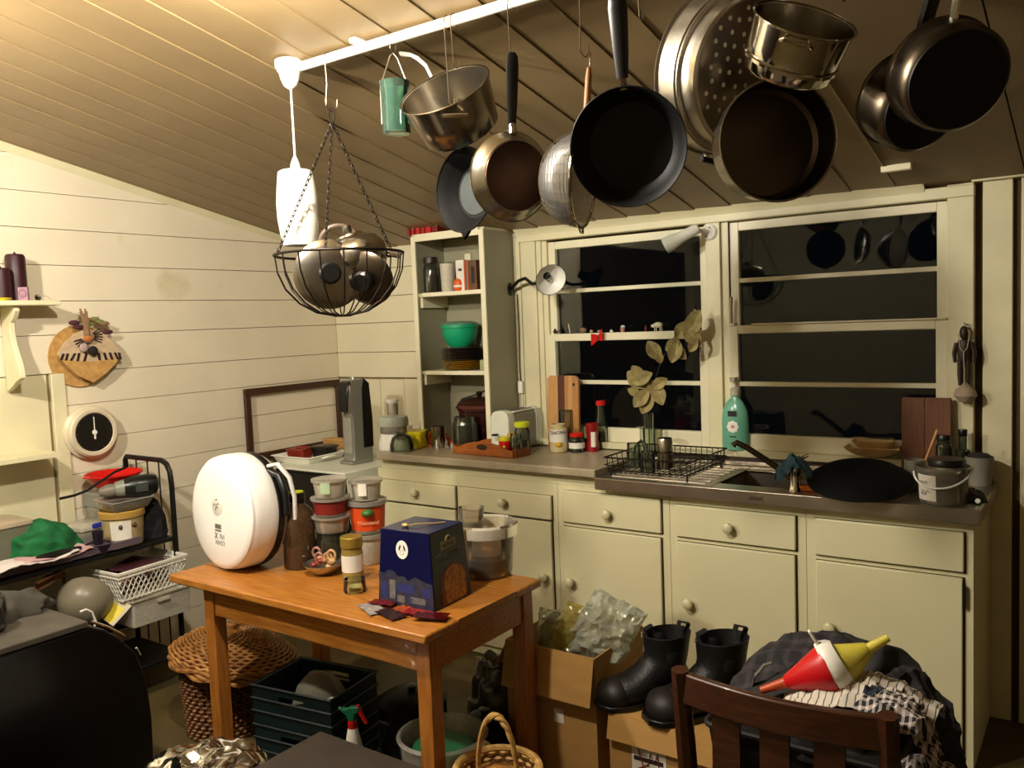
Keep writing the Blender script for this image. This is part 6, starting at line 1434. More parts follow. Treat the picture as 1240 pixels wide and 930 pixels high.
# white bowl, brown bag and papers left of the basket
p = wx(85, 712, .30)
t = thing('white_bowl', 'round white mixing bowl lying on the rack behind the stove', 'bowl', (.42, p.y+.0, .535), frame((-.6, .5, .2), UP)); t.scale = (.95, .95, .95)
obj('bowl', MB().lathe([(0, -.11), (.04, -.11), (.09, -.08), (.115, -.02), (.118, 0), (.112, 0), (.085, -.072), (.04, -.10), (0, -.102)][::1], 36), mat('enamel_bowl', '#7f7763', .35), t)
obj('rim', MB().tube([(.116*math.cos(a*pi/18), .116*math.sin(a*pi/18), 0) for a in range(36)], .003, 6, True), mat('enamel_bowl', '#7f7763', .35), t)
t = thing('storage_crate', 'dark crate on the lower rack shelf carrying the white bowl', 'crate', (.25, -2.02, .3785)); 
obj('body', MB().box(-.15, .16, -.25, .19, 0, .03), BLKMET, t, bevel=.004); obj('rim', MB().tube([(-.15, -.25, .035), (.16, -.25, .035), (.16, .19, .035), (-.15, .19, .035)], .006, 6, True), BLKMET, t)
p = wx(70, 702, .42)
o = obj('paper_bag', MB().grid(lambda u, v: ((u-.5)*.05, (v-.5)*.15, .03*math.sin(u*3)+.008*noise.noise(Vector((u*4, v*4, 1)))), 8, 12, thick=.003), mat('kraft', '#6a4322', .8)); tag(place(o, (.40, p.y-.01, p.z), Matrix.Rotation(-.9, 4, 'Y') @ Matrix.Rotation(.3, 4, 'X')), 'torn brown kraft paper leaning against the white bowl', 'paper')
p = wx(130, 735, .44)
t = thing('food_carton', 'flattened pale carton with yellow panel leaning under the basket', 'carton', (p.x+.03, p.y, p.z), frame((.75, -.6, .75), (-.3, .2, 1)) @ Matrix.Rotation(-.75, 4, 'Z'))
obj('card', MB().box(-.065, .065, -.055, .055, 0, .004), mat('pale_card', '#cfc4a4', .6), t); obj('yellow_panel', MB().box(-.04, .05, -.052, .025, .004, .0048), mat('bright_yellow', '#e8d200', .5), t)

# ================================================================== BLACK STOVE, FAR LEFT FOREGROUND
t = thing('black_stove', 'big black round shouldered stove with dusty grey top at the left', 'stove', (1.10, -2.75, 0))
pf = [(-.75, .0), (.52, .0), (.535, .18), (.54, .36), (.53, .50), (.50, .60), (.45, .66), (.40, .71), (.35, .735), (-.75, .735)]
STV = mat('stove_black', '#070606', .3, var=.2, spec=.4)
obj('body', MB().prism([(a, b) for a, b in pf], -.36, .25, MX), STV, t, bevel=.008)
obj('top_plate', MB().box(-.37, .252, -.76, .345, .7355, .757), mat('dusty_top', '#4a443a', .65, var=.15, scale=12), t, bevel=.004)
obj('edge_highlight', MB().tube([(.25, .355, .752), (.25, .41, .715), (.25, .462, .668)], .005, 6), CHROME, t)  # thin chrome tube drawn in for the highlight along the shoulder
obj('corner_highlight', MB().tube([(.25, .50, .615), (.25, .512, .585)], .004, 6), CHROME, t)  # short chrome tube carries the same drawn highlight further down
obj('leg', MB().box(.15, .23, .40, .50, -.0, .01), STV, t)
p = wx(8, 735, 1.2)
t = thing('glass_kettle', 'clear glass kettle with dark base on the stove at the picture edge', 'kettle', wz(4, 770, .758)+Vector((-.10, -.03, 0)))
obj('glass', MB().lathe([(.07, .02), (.085, .05), (.08, .1), (.055, .13), (.05, .13), (.075, .1), (.08, .05), (.066, .022)], 32), GLASS, t)
obj('base', MB().lathe([(0, 0), (.075, 0), (.078, .012), (.07, .022), (0, .024)], 32), BLACK, t)
obj('lid', MB().lathe([(.055, .131), (.03, .142), (.008, .146), (.01, .16), (0, .162)], 24), BLACK, t)
p = wz(30, 712, .758)
blob('grey_oven_cloth', 'grey crumpled oven cloth at the back of the stove top', 'cloth', wz(8, 745, .758), .08, .12, .07, mat('grey_cloth', '#3d3930', .9), 9, .4)
t = thing('white_cable', 'white cord looping at the back corner of the stove', 'cable', (0, 0, 0)); obj('lead', MB().tube([tuple(wx(u, v, 1.0)) for u, v in ((97, 741), (104, 738), (111, 741), (116, 752), (114, 760))], .004, 6), WPLAST, t)

# ================================================================== UNDER AND AROUND THE TABLE
# wicker hamper
HC = Vector((.985, -1.66, 0)); HR = .175; HH = .30
t = thing('wicker_hamper', 'round wicker laundry hamper with a big domed lid', 'hamper', HC)
mb = MB(); mb2 = MB()
nst = 30
for k in range(17):
    z = .012+k*HH/17
    mb.tube([((HR+.006*(1 if (i+k) % 2 else -1)-.02*(1-z/HH))*math.cos(i*pi/nst), (HR+.006*(1 if (i+k) % 2 else -1)-.02*(1-z/HH))*math.sin(i*pi/nst), z) for i in range(nst*2)], .0068, 5, True)
for i in range(nst):
    a = i*2*pi/nst; mb2.tube([((HR-.02)*math.cos(a), (HR-.02)*math.sin(a), 0), (HR*math.cos(a), HR*math.sin(a), HH)], .005, 5)
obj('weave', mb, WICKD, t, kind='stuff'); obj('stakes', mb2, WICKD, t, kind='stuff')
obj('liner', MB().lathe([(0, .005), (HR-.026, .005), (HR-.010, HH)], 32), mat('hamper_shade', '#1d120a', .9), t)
ld = thing('hamper_lid_dummy', '', '', (0, 0, 0)); bpy.data.objects.remove(ld)
LM = Matrix.Translation((.03, .03, HH+.02)) @ Matrix.Rotation(math.radians(-7), 4, 'X') @ Matrix.Rotation(math.radians(4), 4, 'Y')
lm = MB(); LRX, LRY = .285, .235
for k in range(20):
    q = 1-k/20.5; z = .10*(1-q**2.2)
    lm.tube([(LRX*q*math.cos(i*pi/30)+.0, LRY*q*math.sin(i*pi/30), z+.0035*(1 if (i+k) % 2 else -1)) for i in range(60)], .0072, 5, True, LM)
lid_o = obj('lid', lm, WICK, t, kind='stuff')
l2 = MB()
for k in range(4):
    l2.tube([((LRX+.004*math.cos(i*1.5+k*2))*math.cos(i*pi/40), (LRY+.004*math.cos(i*1.5+k*2))*math.sin(i*pi/40), -.008-.010*k+.007*math.sin(i*pi/4+k*1.6)) for i in range(80)], .0085, 6, True, LM)
obj('lid_rim', l2, WICK, t, kind='stuff')
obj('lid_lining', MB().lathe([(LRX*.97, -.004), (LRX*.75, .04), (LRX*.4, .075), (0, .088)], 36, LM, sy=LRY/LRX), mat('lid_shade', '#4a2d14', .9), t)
# teal crates
TEAL = mat('teal_plastic', '#061c1d', .5)
def crate(label, p, rot):
    t = thing('plastic_crate', label, 'crate', p, rot, 'teal plastic crates under the table')
    a_, b_, h_ = .19, .14, .15
    obj('base', MB().box(-a_, a_, -b_, b_, 0, .008), TEAL, t)
    for nm, bx in (('end_wall', (-a_, -a_+.008, -b_, b_, .008, h_)), ('end_wall', (a_-.008, a_, -b_, b_, .008, h_))):
        obj(nm, MB().box(*bx), TEAL, t)
    for y0 in (-b_, b_-.008):
        obj('side_wall', MB().box(-a_+.008, a_-.008, y0, y0+.008, .008, h_*.6).box(-a_+.008, -.06, y0, y0+.008, h_*.6, h_*.82).box(.06, a_-.008, y0, y0+.008, h_*.6, h_*.82).box(-a_+.008, a_-.008, y0, y0+.008, h_*.82, h_), TEAL, t)
    for z in (.05, .1, h_): obj('ridge', MB().tube([(-a_-.003, -b_-.003, z), (a_+.003, -b_-.003, z), (a_+.003, b_+.003, z), (-a_-.003, b_+.003, z)], .005, 5, True), TEAL, t)
    return t
cp = Vector((1.50, -1.62, 0))
crate('lower of two stacked teal plastic crates under the table', cp, math.radians(8))
crate('upper of two stacked teal plastic crates under the table', cp+Vector((0, 0, .1555)), math.radians(8))
blob('potato_sack', 'pale rounded bag bulging out of the upper crate', 'bag', cp+Vector((.03, -.0, .168)), .12, .09, .165, mat('sack_grey', '#7a7464', .8), 12, .12)
blob('small_pale_bag', 'small pale bag on the floor before the crates', 'bag', wz(352, 902, .0)+Vector((.12, -.08, 0)), .06, .05, .06, mat('sack_grey', '#7a7464', .8), 14, .2)
# dark pots under the table
for k, (x, y, r, h, lb) in enumerate(((1.87, -1.47, .13, .25, 'big black pot under the middle of the table'), (2.16, -1.40, .085, .20, 'dark casserole pot behind the right table leg'))):
    t = thing('black_pot', lb, 'pot', (x, y, 0))
    obj('body', MB().lathe([(0, 0), (r*.9, 0), (r, .01), (r, h), (r*.96, h), (r*.95, .012), (0, .01)], 32), NONST, t)
    obj('side_handle', MB().tube([(-.03, -r*.98, h*.85), (-.025, -r*1.2, h*.87), (.025, -r*1.2, h*.87), (.03, -r*.98, h*.85)], .007, 8), BLACK, t)
    lidm = obj('lid', MB().lathe([(r*1.02, h+.001), (r*.7, h+.025), (.02, h+.035), (0, h+.035)], 32), NONST, t); obj('lid_knob', MB().lathe([(0, h+.034), (.012, h+.034), (.02, h+.05), (0, h+.056)], 16), BLACK, lidm)
t = thing('white_hose', 'short pale curved tube sticking out by the black pot', 'tube', (0, 0, 0)); obj('pipe', MB().tube([tuple(wy(u, v, -1.66)) for u, v in ((383, 856), (392, 850), (401, 846), (409, 846))], .006, 8), mat('pale_pipe', '#b9b7a8', .5), t)
# spray bottle
p = Vector((1.80, -1.72, 0)); p = wy(427, 880, -1.72); 
t = thing('spray_bottle', 'white spray bottle with green head and red trigger on the floor', 'spray bottle', (p.x, -1.72, 0), math.radians(20))
zt = p.z
obj('bottle', MB().lathe([(0, 0), (.036, 0), (.038, .01), (.036, zt*.6), (.018, zt*.97), (.014, zt), (0, zt)], 24), WPLAST, t)
obj('collar', MB().lathe([(.016, zt-.004), (.0165, zt+.024), (0, zt+.025)], 20), RED, t)
GRN = mat('spray_green', '#0c6a48', .4)
obj('head', MB().prism([(-.042, .062), (-.02, .045), (-.012, .024), (.012, .024), (.014, .05), (.03, .062), (.034, .078), (-.002, .076), (-.022, .066), (-.044, .068)], -.011, .011, Matrix(((1, 0, 0, 0), (0, 0, -1, 0), (0, 1, 0, zt), (0, 0, 0, 1)))), GRN, t, bevel=.003)
obj('nozzle', MB().tube([(-.05, 0, zt+.064), (-.04, 0, zt+.065)], .007, 10), GRN, t)
obj('trigger', MB().tube([(.024, 0, zt+.083), (.03, 0, zt+.062), (.045, 0, zt+.035), (.056, 0, zt+.018)], [.007, .008, .007, .006], 8), RED, t)
# tub with green lid
p = wz(555, 925, .06); 
p = Vector((2.17, -1.65, 0))
t = thing('cake_keeper', 'clear plastic tub with a green lid standing beside the table leg', 'tub', p); t.scale = (1.15, 1.15, 1.55)
obj('tub', MB().lathe([(0, 0), (.085, 0), (.10, .01), (.125, .13), (.13, .17), (.137, .172), (.125, .176), (.118, .12), (.09, .014), (0, .01)], 40), CLEARP, t)
obj('green_lid', MB().lathe([(0, .12), (.085, .12), (.092, .13), (.09, .145), (0, .146)], 32), mat('leaf_green', '#0f7a48', .4), t)
obj('packets', MB().ball((-.02, -.02, .05), .07, (1, 1, .5), 14, 8), mat('packet_mix', '#a9a58c', .6, color2='#8a3a2e', scale=14), t)
obj('clip_band', MB().tube([(.139*math.cos(a*pi/16+4.9), .139*math.sin(a*pi/16+4.9), .17-abs(a-8)*.014) for a in range(17)], .005, 6), WPLAST, t)
# grey plastic bag
GB = glassy('grey_bag', '#8a8a78', cloud=.75, ccol='#5a5a4c', rough=.25)
blob('plastic_bag', 'crumpled grey plastic bag lying beyond the table leg', 'bag', (2.06, -1.19, 0), .115, .11, .34, GB, 21, .25, nu=30, nv=24)
t = thing('folded_carton', 'flat pale carton leaning between the table and the box', 'carton', (2.02, -1.18, 0)); obj('card', MB().box(-.12, .12, -.006, .006, 0, .30, Matrix.Rotation(-.25, 4, 'X')), mat('pale_card', '#cfc4a4', .6), t); obj('print_band', MB().box(-.11, .11, -.0068, -.006, .16, .26, Matrix.Rotation(-.25, 4, 'X')), mat('carton_olive', '#7a6a34', .6), t)
# handled wicker basket
p = wz(600, 918, .31); 
bw_ = Vector((2.515, -1.80, 0)); RB = .125
t = thing('handled_basket', 'straw basket with an arched twisted handle in the foreground', 'basket', bw_)
mb = MB()
for k in range(16):
    z = .012+k*.019; rr = RB*(.72+.28*k/15)
    mb.tube([((rr+.005*(1 if (i+k) % 2 else -1))*math.cos(i*pi/20), (rr+.005*(1 if (i+k) % 2 else -1))*math.sin(i*pi/20), z) for i in range(40)], .0085, 5, True)
STRAW = mat('straw', '#c9a25e', .55, color2='#9a7338', scale=40)
obj('weave', mb, STRAW, t, kind='stuff')
obj('rim', MB().tube([(RB*1.03*math.cos(a*pi/20), RB*1.03*math.sin(a*pi/20), .308) for a in range(40)], .012, 8, True), STRAW, t)
obj('liner', MB().lathe([(0, .006), (RB*.66, .006), (RB*.95, .29)], 32), mat('straw_shade', '#6a4a22', .8), t)
hd = (RIGHT*.75-FWD*.35); hd.z = 0; hd.normalize()
for s_ in (0, 1, 2):
    pts = []
    for i in range(25):
        a = math.radians(-4+188*i/24); tw = i*.9+s_*2.1
        base = hd*(RB*.52*math.cos(a))+Vector((0, 0, .30+.175*max(0, math.sin(a))))
        pts.append(base+Vector((-hd.y, hd.x, 0))*(.006*math.cos(tw))+Vector((0, 0, .006*math.sin(tw))))
    obj('handle_strand', MB().tube(pts, .0065, 6), STRAW, t)
blob('onion_heap', 'papery brown onions heaped in the straw basket', 'onions', bw_+Vector((0, 0, .255)), .10, .10, .05, mat('onion_skin', '#a9773a', .5, color2='#7a4a1e', scale=20), 31, .2)
# cardboard boxes
def open_box(label, x0, x1, y0, y1, h, flap, name='cardboard_box'):
    t = thing(name, label, 'box', ((x0+x1)/2, (y0+y1)/2, 0)); O = Vector(((x0+x1)/2, (y0+y1)/2, 0)); Tm = Matrix.Translation(-O); k = .005
    obj('bottom', MB().box(x0+k, x1-k, y0+k, y1-k, .001, .006, Tm), CARDD, t)
    obj('front_panel', MB().box(x0, x1, y0, y0+k, 0, h, Tm), CARD, t)
    obj('back_panel', MB().box(x0, x1, y1-k, y1, 0, h, Tm), CARD, t)
    obj('side_panel', MB().box(x0, x0+k, y0+k, y1-k, 0, h, Tm), CARD, t)
    obj('side_panel', MB().box(x1-k, x1, y0+k, y1-k, 0, h, Tm), CARD, t)
    fl = flap
    obj('flap', MB().box(x0+.002, x1-.002, -.004, 0, -fl, 0, Tm @ Matrix.Translation((0, y0-.001, h-.001)) @ Matrix.Rotation(math.radians(-13), 4, 'X')), CARD, t)
    return t, Tm
t, Tm = open_box('tall cardboard box stuffed with plastic bags beside the table', 2.195, 2.575, -1.30, -.93, .485, .165)
obj('flap', MB().box(-.13, 0, 0, .35, -.004, 0, Tm @ Matrix.Translation((2.195, -1.29, .484)) @ Matrix.Rotation(math.radians(-62), 4, 'Y')), CARD, t)
FILM = glassy('bag_film', '#eef0e2', cloud=.55, ccol='#dfe4d2', rough=.08, ior=1.9)
def crumpled_bag(label, c, a, b, h, seed, m, rot=0, lean=0):
    cr = crumple(.035, 11, seed)
    def fn(u, v):
        th = u*2*pi; q = v
        rr = (1-.25*q)*(1-.0*q)
        p = Vector((a*math.cos(th)*rr, b*math.sin(th)*rr*(1-.6*q), h*q))
        d = cr(p*1.0); return (p.x*(1+d*9*.5)+lean*q, p.y*(1+d*9*.5)+d*.3, p.z+d*.35*q)
    o = obj('plastic_film_bag', MB().grid(fn, 44, 22), m); place(o, c, rot); tag(o, label, 'bag'); return o
def film_bag(label, q, seed, m, amp=.02):
    """thin plastic bag: two crinkled sheets between four corners given as (u, v, depth y)"""
    P = [wy(*c) for c in q]; o = (P[0]+P[1])/2; cr = crumple(amp, 13, seed); cr2 = crumple(amp*.5, 34, seed+2)
    nn = (P[1]-P[0]).cross(P[2]-P[0]).normalized()
    t = thing('plastic_film_bag', label, 'bag', o)
    for nm, off, sg in (('front_film', 0, 1), ('back_film', .05, -1)):
        def fn(u, v):
            p = (P[0]*(1-u)+P[1]*u)*(1-v)+(P[2]*(1-u)+P[3]*u)*v
            bulge = math.sin(pi*u)*math.sin(pi*min(1, v*1.02))
            e = 1 if 0 < u < 1 and 0 < v < 1 else .35
            return p-o+nn*((cr(p+nn*off)+cr2(p+nn*off))*e*1.3-sg*.05*bulge)+Vector((0, 0, cr(p*1.3)*.4))
        obj(nm, MB().grid(fn, 34, 30), m, t)
    return t
film_bag('shiny clear crinkled bag standing up in the cardboard box', ((676, 800, -1.20), (752, 806, -1.16), (722, 712, -1.10), (786, 744, -1.04)), 3, FILM)
film_bag('yellowish crinkled bag at the left in the cardboard box', ((650, 796, -1.20), (690, 800, -1.21), (690, 729, -1.13), (716, 738, -1.12)), 8, glassy('yellow_film', '#dcd48e', cloud=.4, ccol='#d5ca78', rough=.1, ior=1.8), .012)
film_bag('grey clear bag drooping over the left edge of the cardboard box', ((652, 786, -1.22), (672, 792, -1.22), (654, 735, -1.14), (684, 742, -1.12)), 12, glassy('greyish_film', '#c9c7a8', cloud=.3, ccol='#a9a684', rough=.1, ior=1.7), .01)
crumpled_bag('dark grey plastic bag low in the cardboard box', (2.39, -1.11, .2), .15, .11, .24, 15, glassy('grey_film', '#a9a898', cloud=.4, ccol='#77766a', rough=.1, ior=1.7), .8)
blob('red_wrapper', 'red wrapper showing through the clear bags', 'wrapper', (2.42, -1.15, .44), .035, .03, .06, mat('muted_red', '#a8402e', .5), 5, .3)
obj('side_tape', MB().box(2.40, 2.44, -1.3015, -1.30, .22, .27, Tm), PAPER, t)
t, Tm = open_box('low cardboard box under the boots with a white shipping label', 2.64, 3.02, -1.33, -.96, .325, .085, 'shipping_box')
obj('side_panel', MB().box(2.645, 3.015, -1.325, -.965, .318, .324, Tm), CARD, t)
SH = Tm @ Matrix.Translation((2.725, -1.331, .06))
sl = obj('shipping_label', MB().box(0, .125, -.001, 0, 0, .185, SH), PAPER, t)
obj('black_bar', MB().box(.008, .115, -.0018, -.001, .125, .14, SH @ Matrix.Rotation(.0, 4, 'Y')), PRD, sl)
for k in range(14): obj('barcode_bar', MB().box(.02+k*.006, .02+k*.006+(.0035 if k % 3 else .0018), -.0016, -.001, .045, .08, SH), PRD, sl)
REDI = mat('red_marker', '#8a1a22', .6)
obj('marker_scrawl', MB().tube([(.025, -.0022, .165), (.045, -.0022, .10), (.02, -.0022, .095), (.06, -.0022, .12)], .0022, 5, M=SH), REDI, sl)
obj('marker_scrawl', MB().tube([(.06, -.0022, .115), (.07, -.0022, .16), (.082, -.0022, .125), (.095, -.0022, .165), (.1, -.0022, .105)], .0022, 5, M=SH), REDI, sl)
# boots
LEATH = mat('black_leather', '#100e0e', .5, var=.25, bump=.25, bscale=90); ELAS = mat('boot_elastic', '#0a0909', .9); TOE = mat('scuffed_toe', '#1c1613', .55, var=.3)
def boot(label, p, rot, s=1.0, lett='ES'):
    t = thing('work_boot', label, 'boot', p, rot, 'pair of pull-on boots')
    # local: toe towards -y, boot stands on z=0
    secs = []   # (y centre of slice along the path, z, half width, half length) lofted shaft + foot as one skin
    rings = []
    n = 20
    def ring(c, ax, ay, rx, ry):
        return [Vector(c)+Vector(ax)*(rx*math.cos(2*pi*i/n))+Vector(ay)*(ry*math.sin(2*pi*i/n)) for i in range(n)]
    X_ = Vector((1, 0, 0))
    path = [((0, -.20, .030), (0, .25, 1), .022, .022), ((0, -.195, .034), (0, .15, 1), .036, .030), ((0, -.165, .040), (0, .1, 1), .047, .037), ((0, -.12, .045), (0, 0, 1), .050, .041), ((0, -.07, .060), (0, -.25, 1), .048, .053), ((0, -.03, .085), (0, -.7, .9), .045, .062), ((0, .0, .120), (0, -1, .45), .045, .062), ((0, .008, .165), (0, -1, .15), .046, .060), ((0, .010, .21), (0, -1, 0), .049, .062), ((0, .012, .255), (0, -1, -.05), .052, .066), ((0, .012, .258), (0, -1, -.05), .049, .062), ((0, .008, .17), (0, -1, .1), .042, .055)]
    for c, d, rx, ry in path: rings.append([(v.x*s*1.25, v.y*s, (v.z if v.z < .1 else .1+(v.z-.1)*.68)*s) for v in ring(c, X_, Vector(d).normalized(), rx, ry*1.18)])
    obj('upper', loft(rings), LEATH, t)
    # heel counter fills the back of the foot
    obj('heel_counter', MB().ball((0, .035*s, .055*s), .05*s, (1.2, 1.0, 1.25), 18, 12), LEATH, t)
    obj('toe_cap', MB().ball((0, -.165*s, .038*s), .05*s, (1.28, 1.1, .95), 18, 12), TOE, t)
    sole = [(-.044, .055), (-.03, .078), (.0, .085), (.03, .078), (.044, .055), (.04, 0), (.045, -.06), (.054, -.13), (.046, -.19), (.02, -.215), (-.02, -.215), (-.046, -.19), (-.054, -.13), (-.045, -.06), (-.04, 0)]
    obj('sole', MB().prism([(x*s*1.22, y*s*1.06) for x, y in sole[::-1]], 0, .018*s), BLACK, t, bevel=.003)
    for sx in (-1, 1):
        obj('elastic_panel', MB().ball((sx*.050*s, .008*s, .15*s), .03*s, (.35, .9, 1.3), 12, 10), ELAS, t)
    for y, lt in ((-.052, lett[0]), (.075, lett[1])):
        tb = obj('pull_tab', MB().tube([(0, y*s, .19*s), (0, (y+(.012 if y > 0 else -.012))*s, .225*s), (0, (y*.75)*s, .235*s), (0, y*.6*s, .195*s)], .013*s, 6, flat=.25), ELAS, t)
        text('lettering', lt, .026*s, mat('tab_ink', '#a59a6a', .6), tb, Matrix.Translation((0, (y-.020)*s, .208*s)) @ Matrix.Rotation(pi/2, 4, 'X'))
    return t
boot('scuffed black pull-on boot nearer the cardboard box', Vector((2.755, -1.13, .3255)), math.radians(-40), 1.12, 'ST')
boot('black pull-on boot nearer the chair', Vector((2.955, -1.125, .3255)), math.radians(-40), 1.2, 'EX')

# ================================================================== CHAIR WITH LAUNDRY
CX0, CX1, CY = 3.215, 3.665, -2.0
t = thing('wooden_chair', 'dark stained wooden chair with curved top rail, back to the room', 'chair', ((CX0+CX1)/2, CY+.2, 0)); O = Vector(((CX0+CX1)/2, CY+.2, 0)); Tm = Matrix.Translation(-O)
for x in (CX0, CX1):
    obj('back_post', MB().tube([(x, CY+.05, 0), (x, CY+.05, .42), (x, CY+.02, .65), (x, CY-.005, .842)], [.020, .024, .024, .021], 8, M=Tm), DKWOOD, t)
    obj('front_leg', MB().tube([(x, CY+.42, 0), (x, CY+.42, .42)], [.016, .02], 8, M=Tm), DKWOOD, t)
def railfn(z0, z1, bow, y):
    mb = MB(); n = 12; vs = []; fs = []
    for i in range(n+1):
        q = i/n; x = CX0+(CX1-CX0)*q; yb = y-bow*math.sin(pi*q)
        ex = .012*math.sin(pi*q)
        vs += [(x, yb-.011, z0), (x, yb+.011, z0), (x, yb+.011, z1+ex*0), (x, yb-.011, z1+ex*0)]
    for i in range(n):
        a = i*4
        for k in range(4): fs.append((a+k, a+(k+1) % 4, a+4+(k+1) % 4, a+4+k))
    fs += [(3, 2, 1, 0), (n*4, n*4+1, n*4+2, n*4+3)]
    return mb.add(vs, fs, Tm)
obj('top_rail', railfn(.765, .838, .035, CY), DKWOOD, t, bevel=.004)
obj('lower_rail', railfn(.52, .56, .03, CY+.035), DKWOOD, t, bevel=.003)
for k in range(1, 4):
    x = CX0+(CX1-CX0)*k/4; q = k/4
    obj('back_slat', MB().box(x-.032, x+.032, -.006, .006, .55, .77, Tm @ Matrix.Translation((0, CY+.012-.033*math.sin(pi*q), 0))), DKWOOD, t)
obj('seat', MB().box(CX0-.015, CX1+.015, CY+.03, CY+.45, .42, .445, Tm), DKWOOD, t, bevel=.006)
for x in (CX0, CX1): obj('side_stretcher', MB().tube([(x, CY+.05, .2), (x, CY+.42, .2)], .009, 6, M=Tm), DKWOOD, t)
obj('front_stretcher', MB().tube([(CX0, CY+.42, .25), (CX1, CY+.42, .25)], .009, 6, M=Tm), DKWOOD, t)
# laundry
t = thing('laundry_tub', 'dark laundry basket on the chair seat under the clothes', 'basket', ((CX0+CX1)/2+.01, CY+.25, .446))
obj('tub', loft([[(x*.95, y*.8, z) for x, y, z in sq(.19, 0, .03)], [(x*1.05, y*.9, z) for x, y, z in sq(.2, .24, .03)]]), mat('dark_tub', '#15130f', .6), t); obj('rim', MB().tube([(x*1.06, y*.91, z) for x, y, z in sq(.2, .24, .03)], .007, 6, True), mat('dark_tub', '#15130f', .6), t)
def plaid(name, base, line, s, w=.35):
    if name in MATS: return MATS[name]
    m = mat(name, base, .85); nt = m.node_tree; N = nt.nodes; L = nt.links; b = N['Principled BSDF']
    tc = N.new('ShaderNodeTexCoord'); sp = N.new('ShaderNodeSeparateXYZ'); L.new(tc.outputs['Object'], sp.inputs[0]); fac = None
    for ax in ('X', 'Y')[:1 if w < 0 else 2]:
        a = N.new('ShaderNodeMath'); a.operation = 'MULTIPLY'; a.inputs[1].default_value = s; L.new(sp.outputs[ax], a.inputs[0])
        f = N.new('ShaderNodeMath'); f.operation = 'FRACT'; L.new(a.outputs[0], f.inputs[0])
        g = N.new('ShaderNodeMath'); g.operation = 'LESS_THAN'; g.inputs[1].default_value = abs(w); L.new(f.outputs[0], g.inputs[0])
        if fac is None: fac = g.outputs[0]
        else:
            h = N.new('ShaderNodeMath'); h.operation = 'ADD'; L.new(fac, h.inputs[0]); L.new(g.outputs[0], h.inputs[1]); k = N.new('ShaderNodeMath'); k.operation = 'MULTIPLY'; k.inputs[1].default_value = .5; L.new(h.outputs[0], k.inputs[0]); fac = k.outputs[0]
    mx = N.new('ShaderNodeMix'); mx.data_type = 'RGBA'; L.new(fac, mx.inputs['Factor']); mx.inputs['A'].default_value = (*lin(base), 1); mx.inputs['B'].default_value = (*lin(line), 1); L.new(mx.outputs['Result'], b.inputs['Base Color']); return m
def heap(name, label, pts, wid, m, seed, amp=.018, fr=22, thick=.003, cat='clothing', sag=.35):
    """cloth laid along a centre line pts with width wid, crumpled"""
    pts = [Vector(p) for p in pts]; o = pts[0].copy()
    cum = [0]
    for a, b in zip(pts, pts[1:]): cum.append(cum[-1]+(b-a).length)
    def at(s_):
        for i in range(len(pts)-1):
            if s_ <= cum[i+1] or i == len(pts)-2:
                q = (s_-cum[i])/(cum[i+1]-cum[i]); return pts[i].lerp(pts[i+1], q), (pts[i+1]-pts[i]).normalized()
    cr = crumple(amp, fr, seed)
    def fn(u, v):
        c, d = at(v*cum[-1]); sd = d.cross(Vector((0, 0, 1)))
        if sd.length < .1: sd = Vector((1, 0, 0))
        sd.normalize(); q = (u-.5)*2; nn = sd.cross(d)
        p = c+sd*(q*wid*.5)-Vector((0, 0, 1))*(sag*wid*.5*q*q)
        return p-o+nn*cr(p)+Vector((0, 0, cr(p*1.7)*.5))
    ob = obj(name, MB().grid(fn, 22, 34, thick=thick), m); place(ob, o); tag(ob, label, cat); return ob
def cw(u, v, y): return wy(u, v, y)
JEAN = mat('dark_denim', '#15151d', .9, color2='#262530', scale=60, bump=.3, bscale=150); GREYC = mat('charcoal_cloth', '#1b1a1a', .9, color2='#2d2a2a', scale=30, bump=.3)
heap('jeans', 'dark jeans with plaid lining arched at the back of the laundry', [cw(918, 838, -1.80), cw(935, 795, -1.72), cw(970, 774, -1.66), cw(1020, 772, -1.62), cw(1050, 790, -1.60), cw(1075, 815, -1.60)], .13, plaid('dark_plaid', '#1a181d', '#3a3335', 24), 2, .010, 16, sag=.3)
blob('dark_sweater', 'charcoal sweater heaped behind the yellow funnel', 'clothing', cw(1040, 850, -1.62)+Vector((0, 0, -.03)), .17, .13, .17, GREYC, 6, .3, nu=30, nv=22)
blob('laundry_heap', 'heap of dark clothes filling the laundry basket', 'clothing', Vector((3.45, -1.74, .66)), .19, .16, .13, GREYC, 16, .35, nu=32, nv=22)
heap('grey_trousers', 'charcoal trousers hanging down at the right of the chair', [cw(1060, 812, -1.66), cw(1095, 818, -1.66), cw(1118, 850, -1.68), cw(1128, 880, -1.70), cw(1136, 925, -1.72), cw(1140, 990, -1.74)], .13, GREYC, 9, .016, 24, sag=.3)
heap('striped_towel', 'white towel with thin dark stripes over the laundry', [cw(952, 846, -1.86), cw(990, 838, -1.86), cw(1030, 830, -1.84), cw(1055, 824, -1.82), cw(1085, 834, -1.80), cw(1110, 850, -1.80), cw(1135, 866, -1.80)], .15, plaid('stripe_cloth', '#c9bfae', '#4a4a50', 62, -.16), 4, .010, 26, sag=.25)
heap('checked_shirt', 'black and white gingham shirt tumbling off the chair side', [cw(1055, 848, -1.90), cw(1085, 852, -1.92), cw(1105, 868, -1.93), cw(1118, 890, -1.93), cw(1128, 920, -1.93), cw(1132, 985, -1.93)], .12, plaid('gingham', '#14141a', '#c9bcb4', 70, .42), 13, .018, 26, sag=.4)
heap('blue_cloth_strip', 'dark navy cloth twisted between the towel and shirt', [cw(1050, 835, -1.88), cw(1072, 842, -1.89), cw(1090, 856, -1.90)], .05, mat('navy_cloth', '#161c2c', .9), 17, .010, 30, sag=.5)
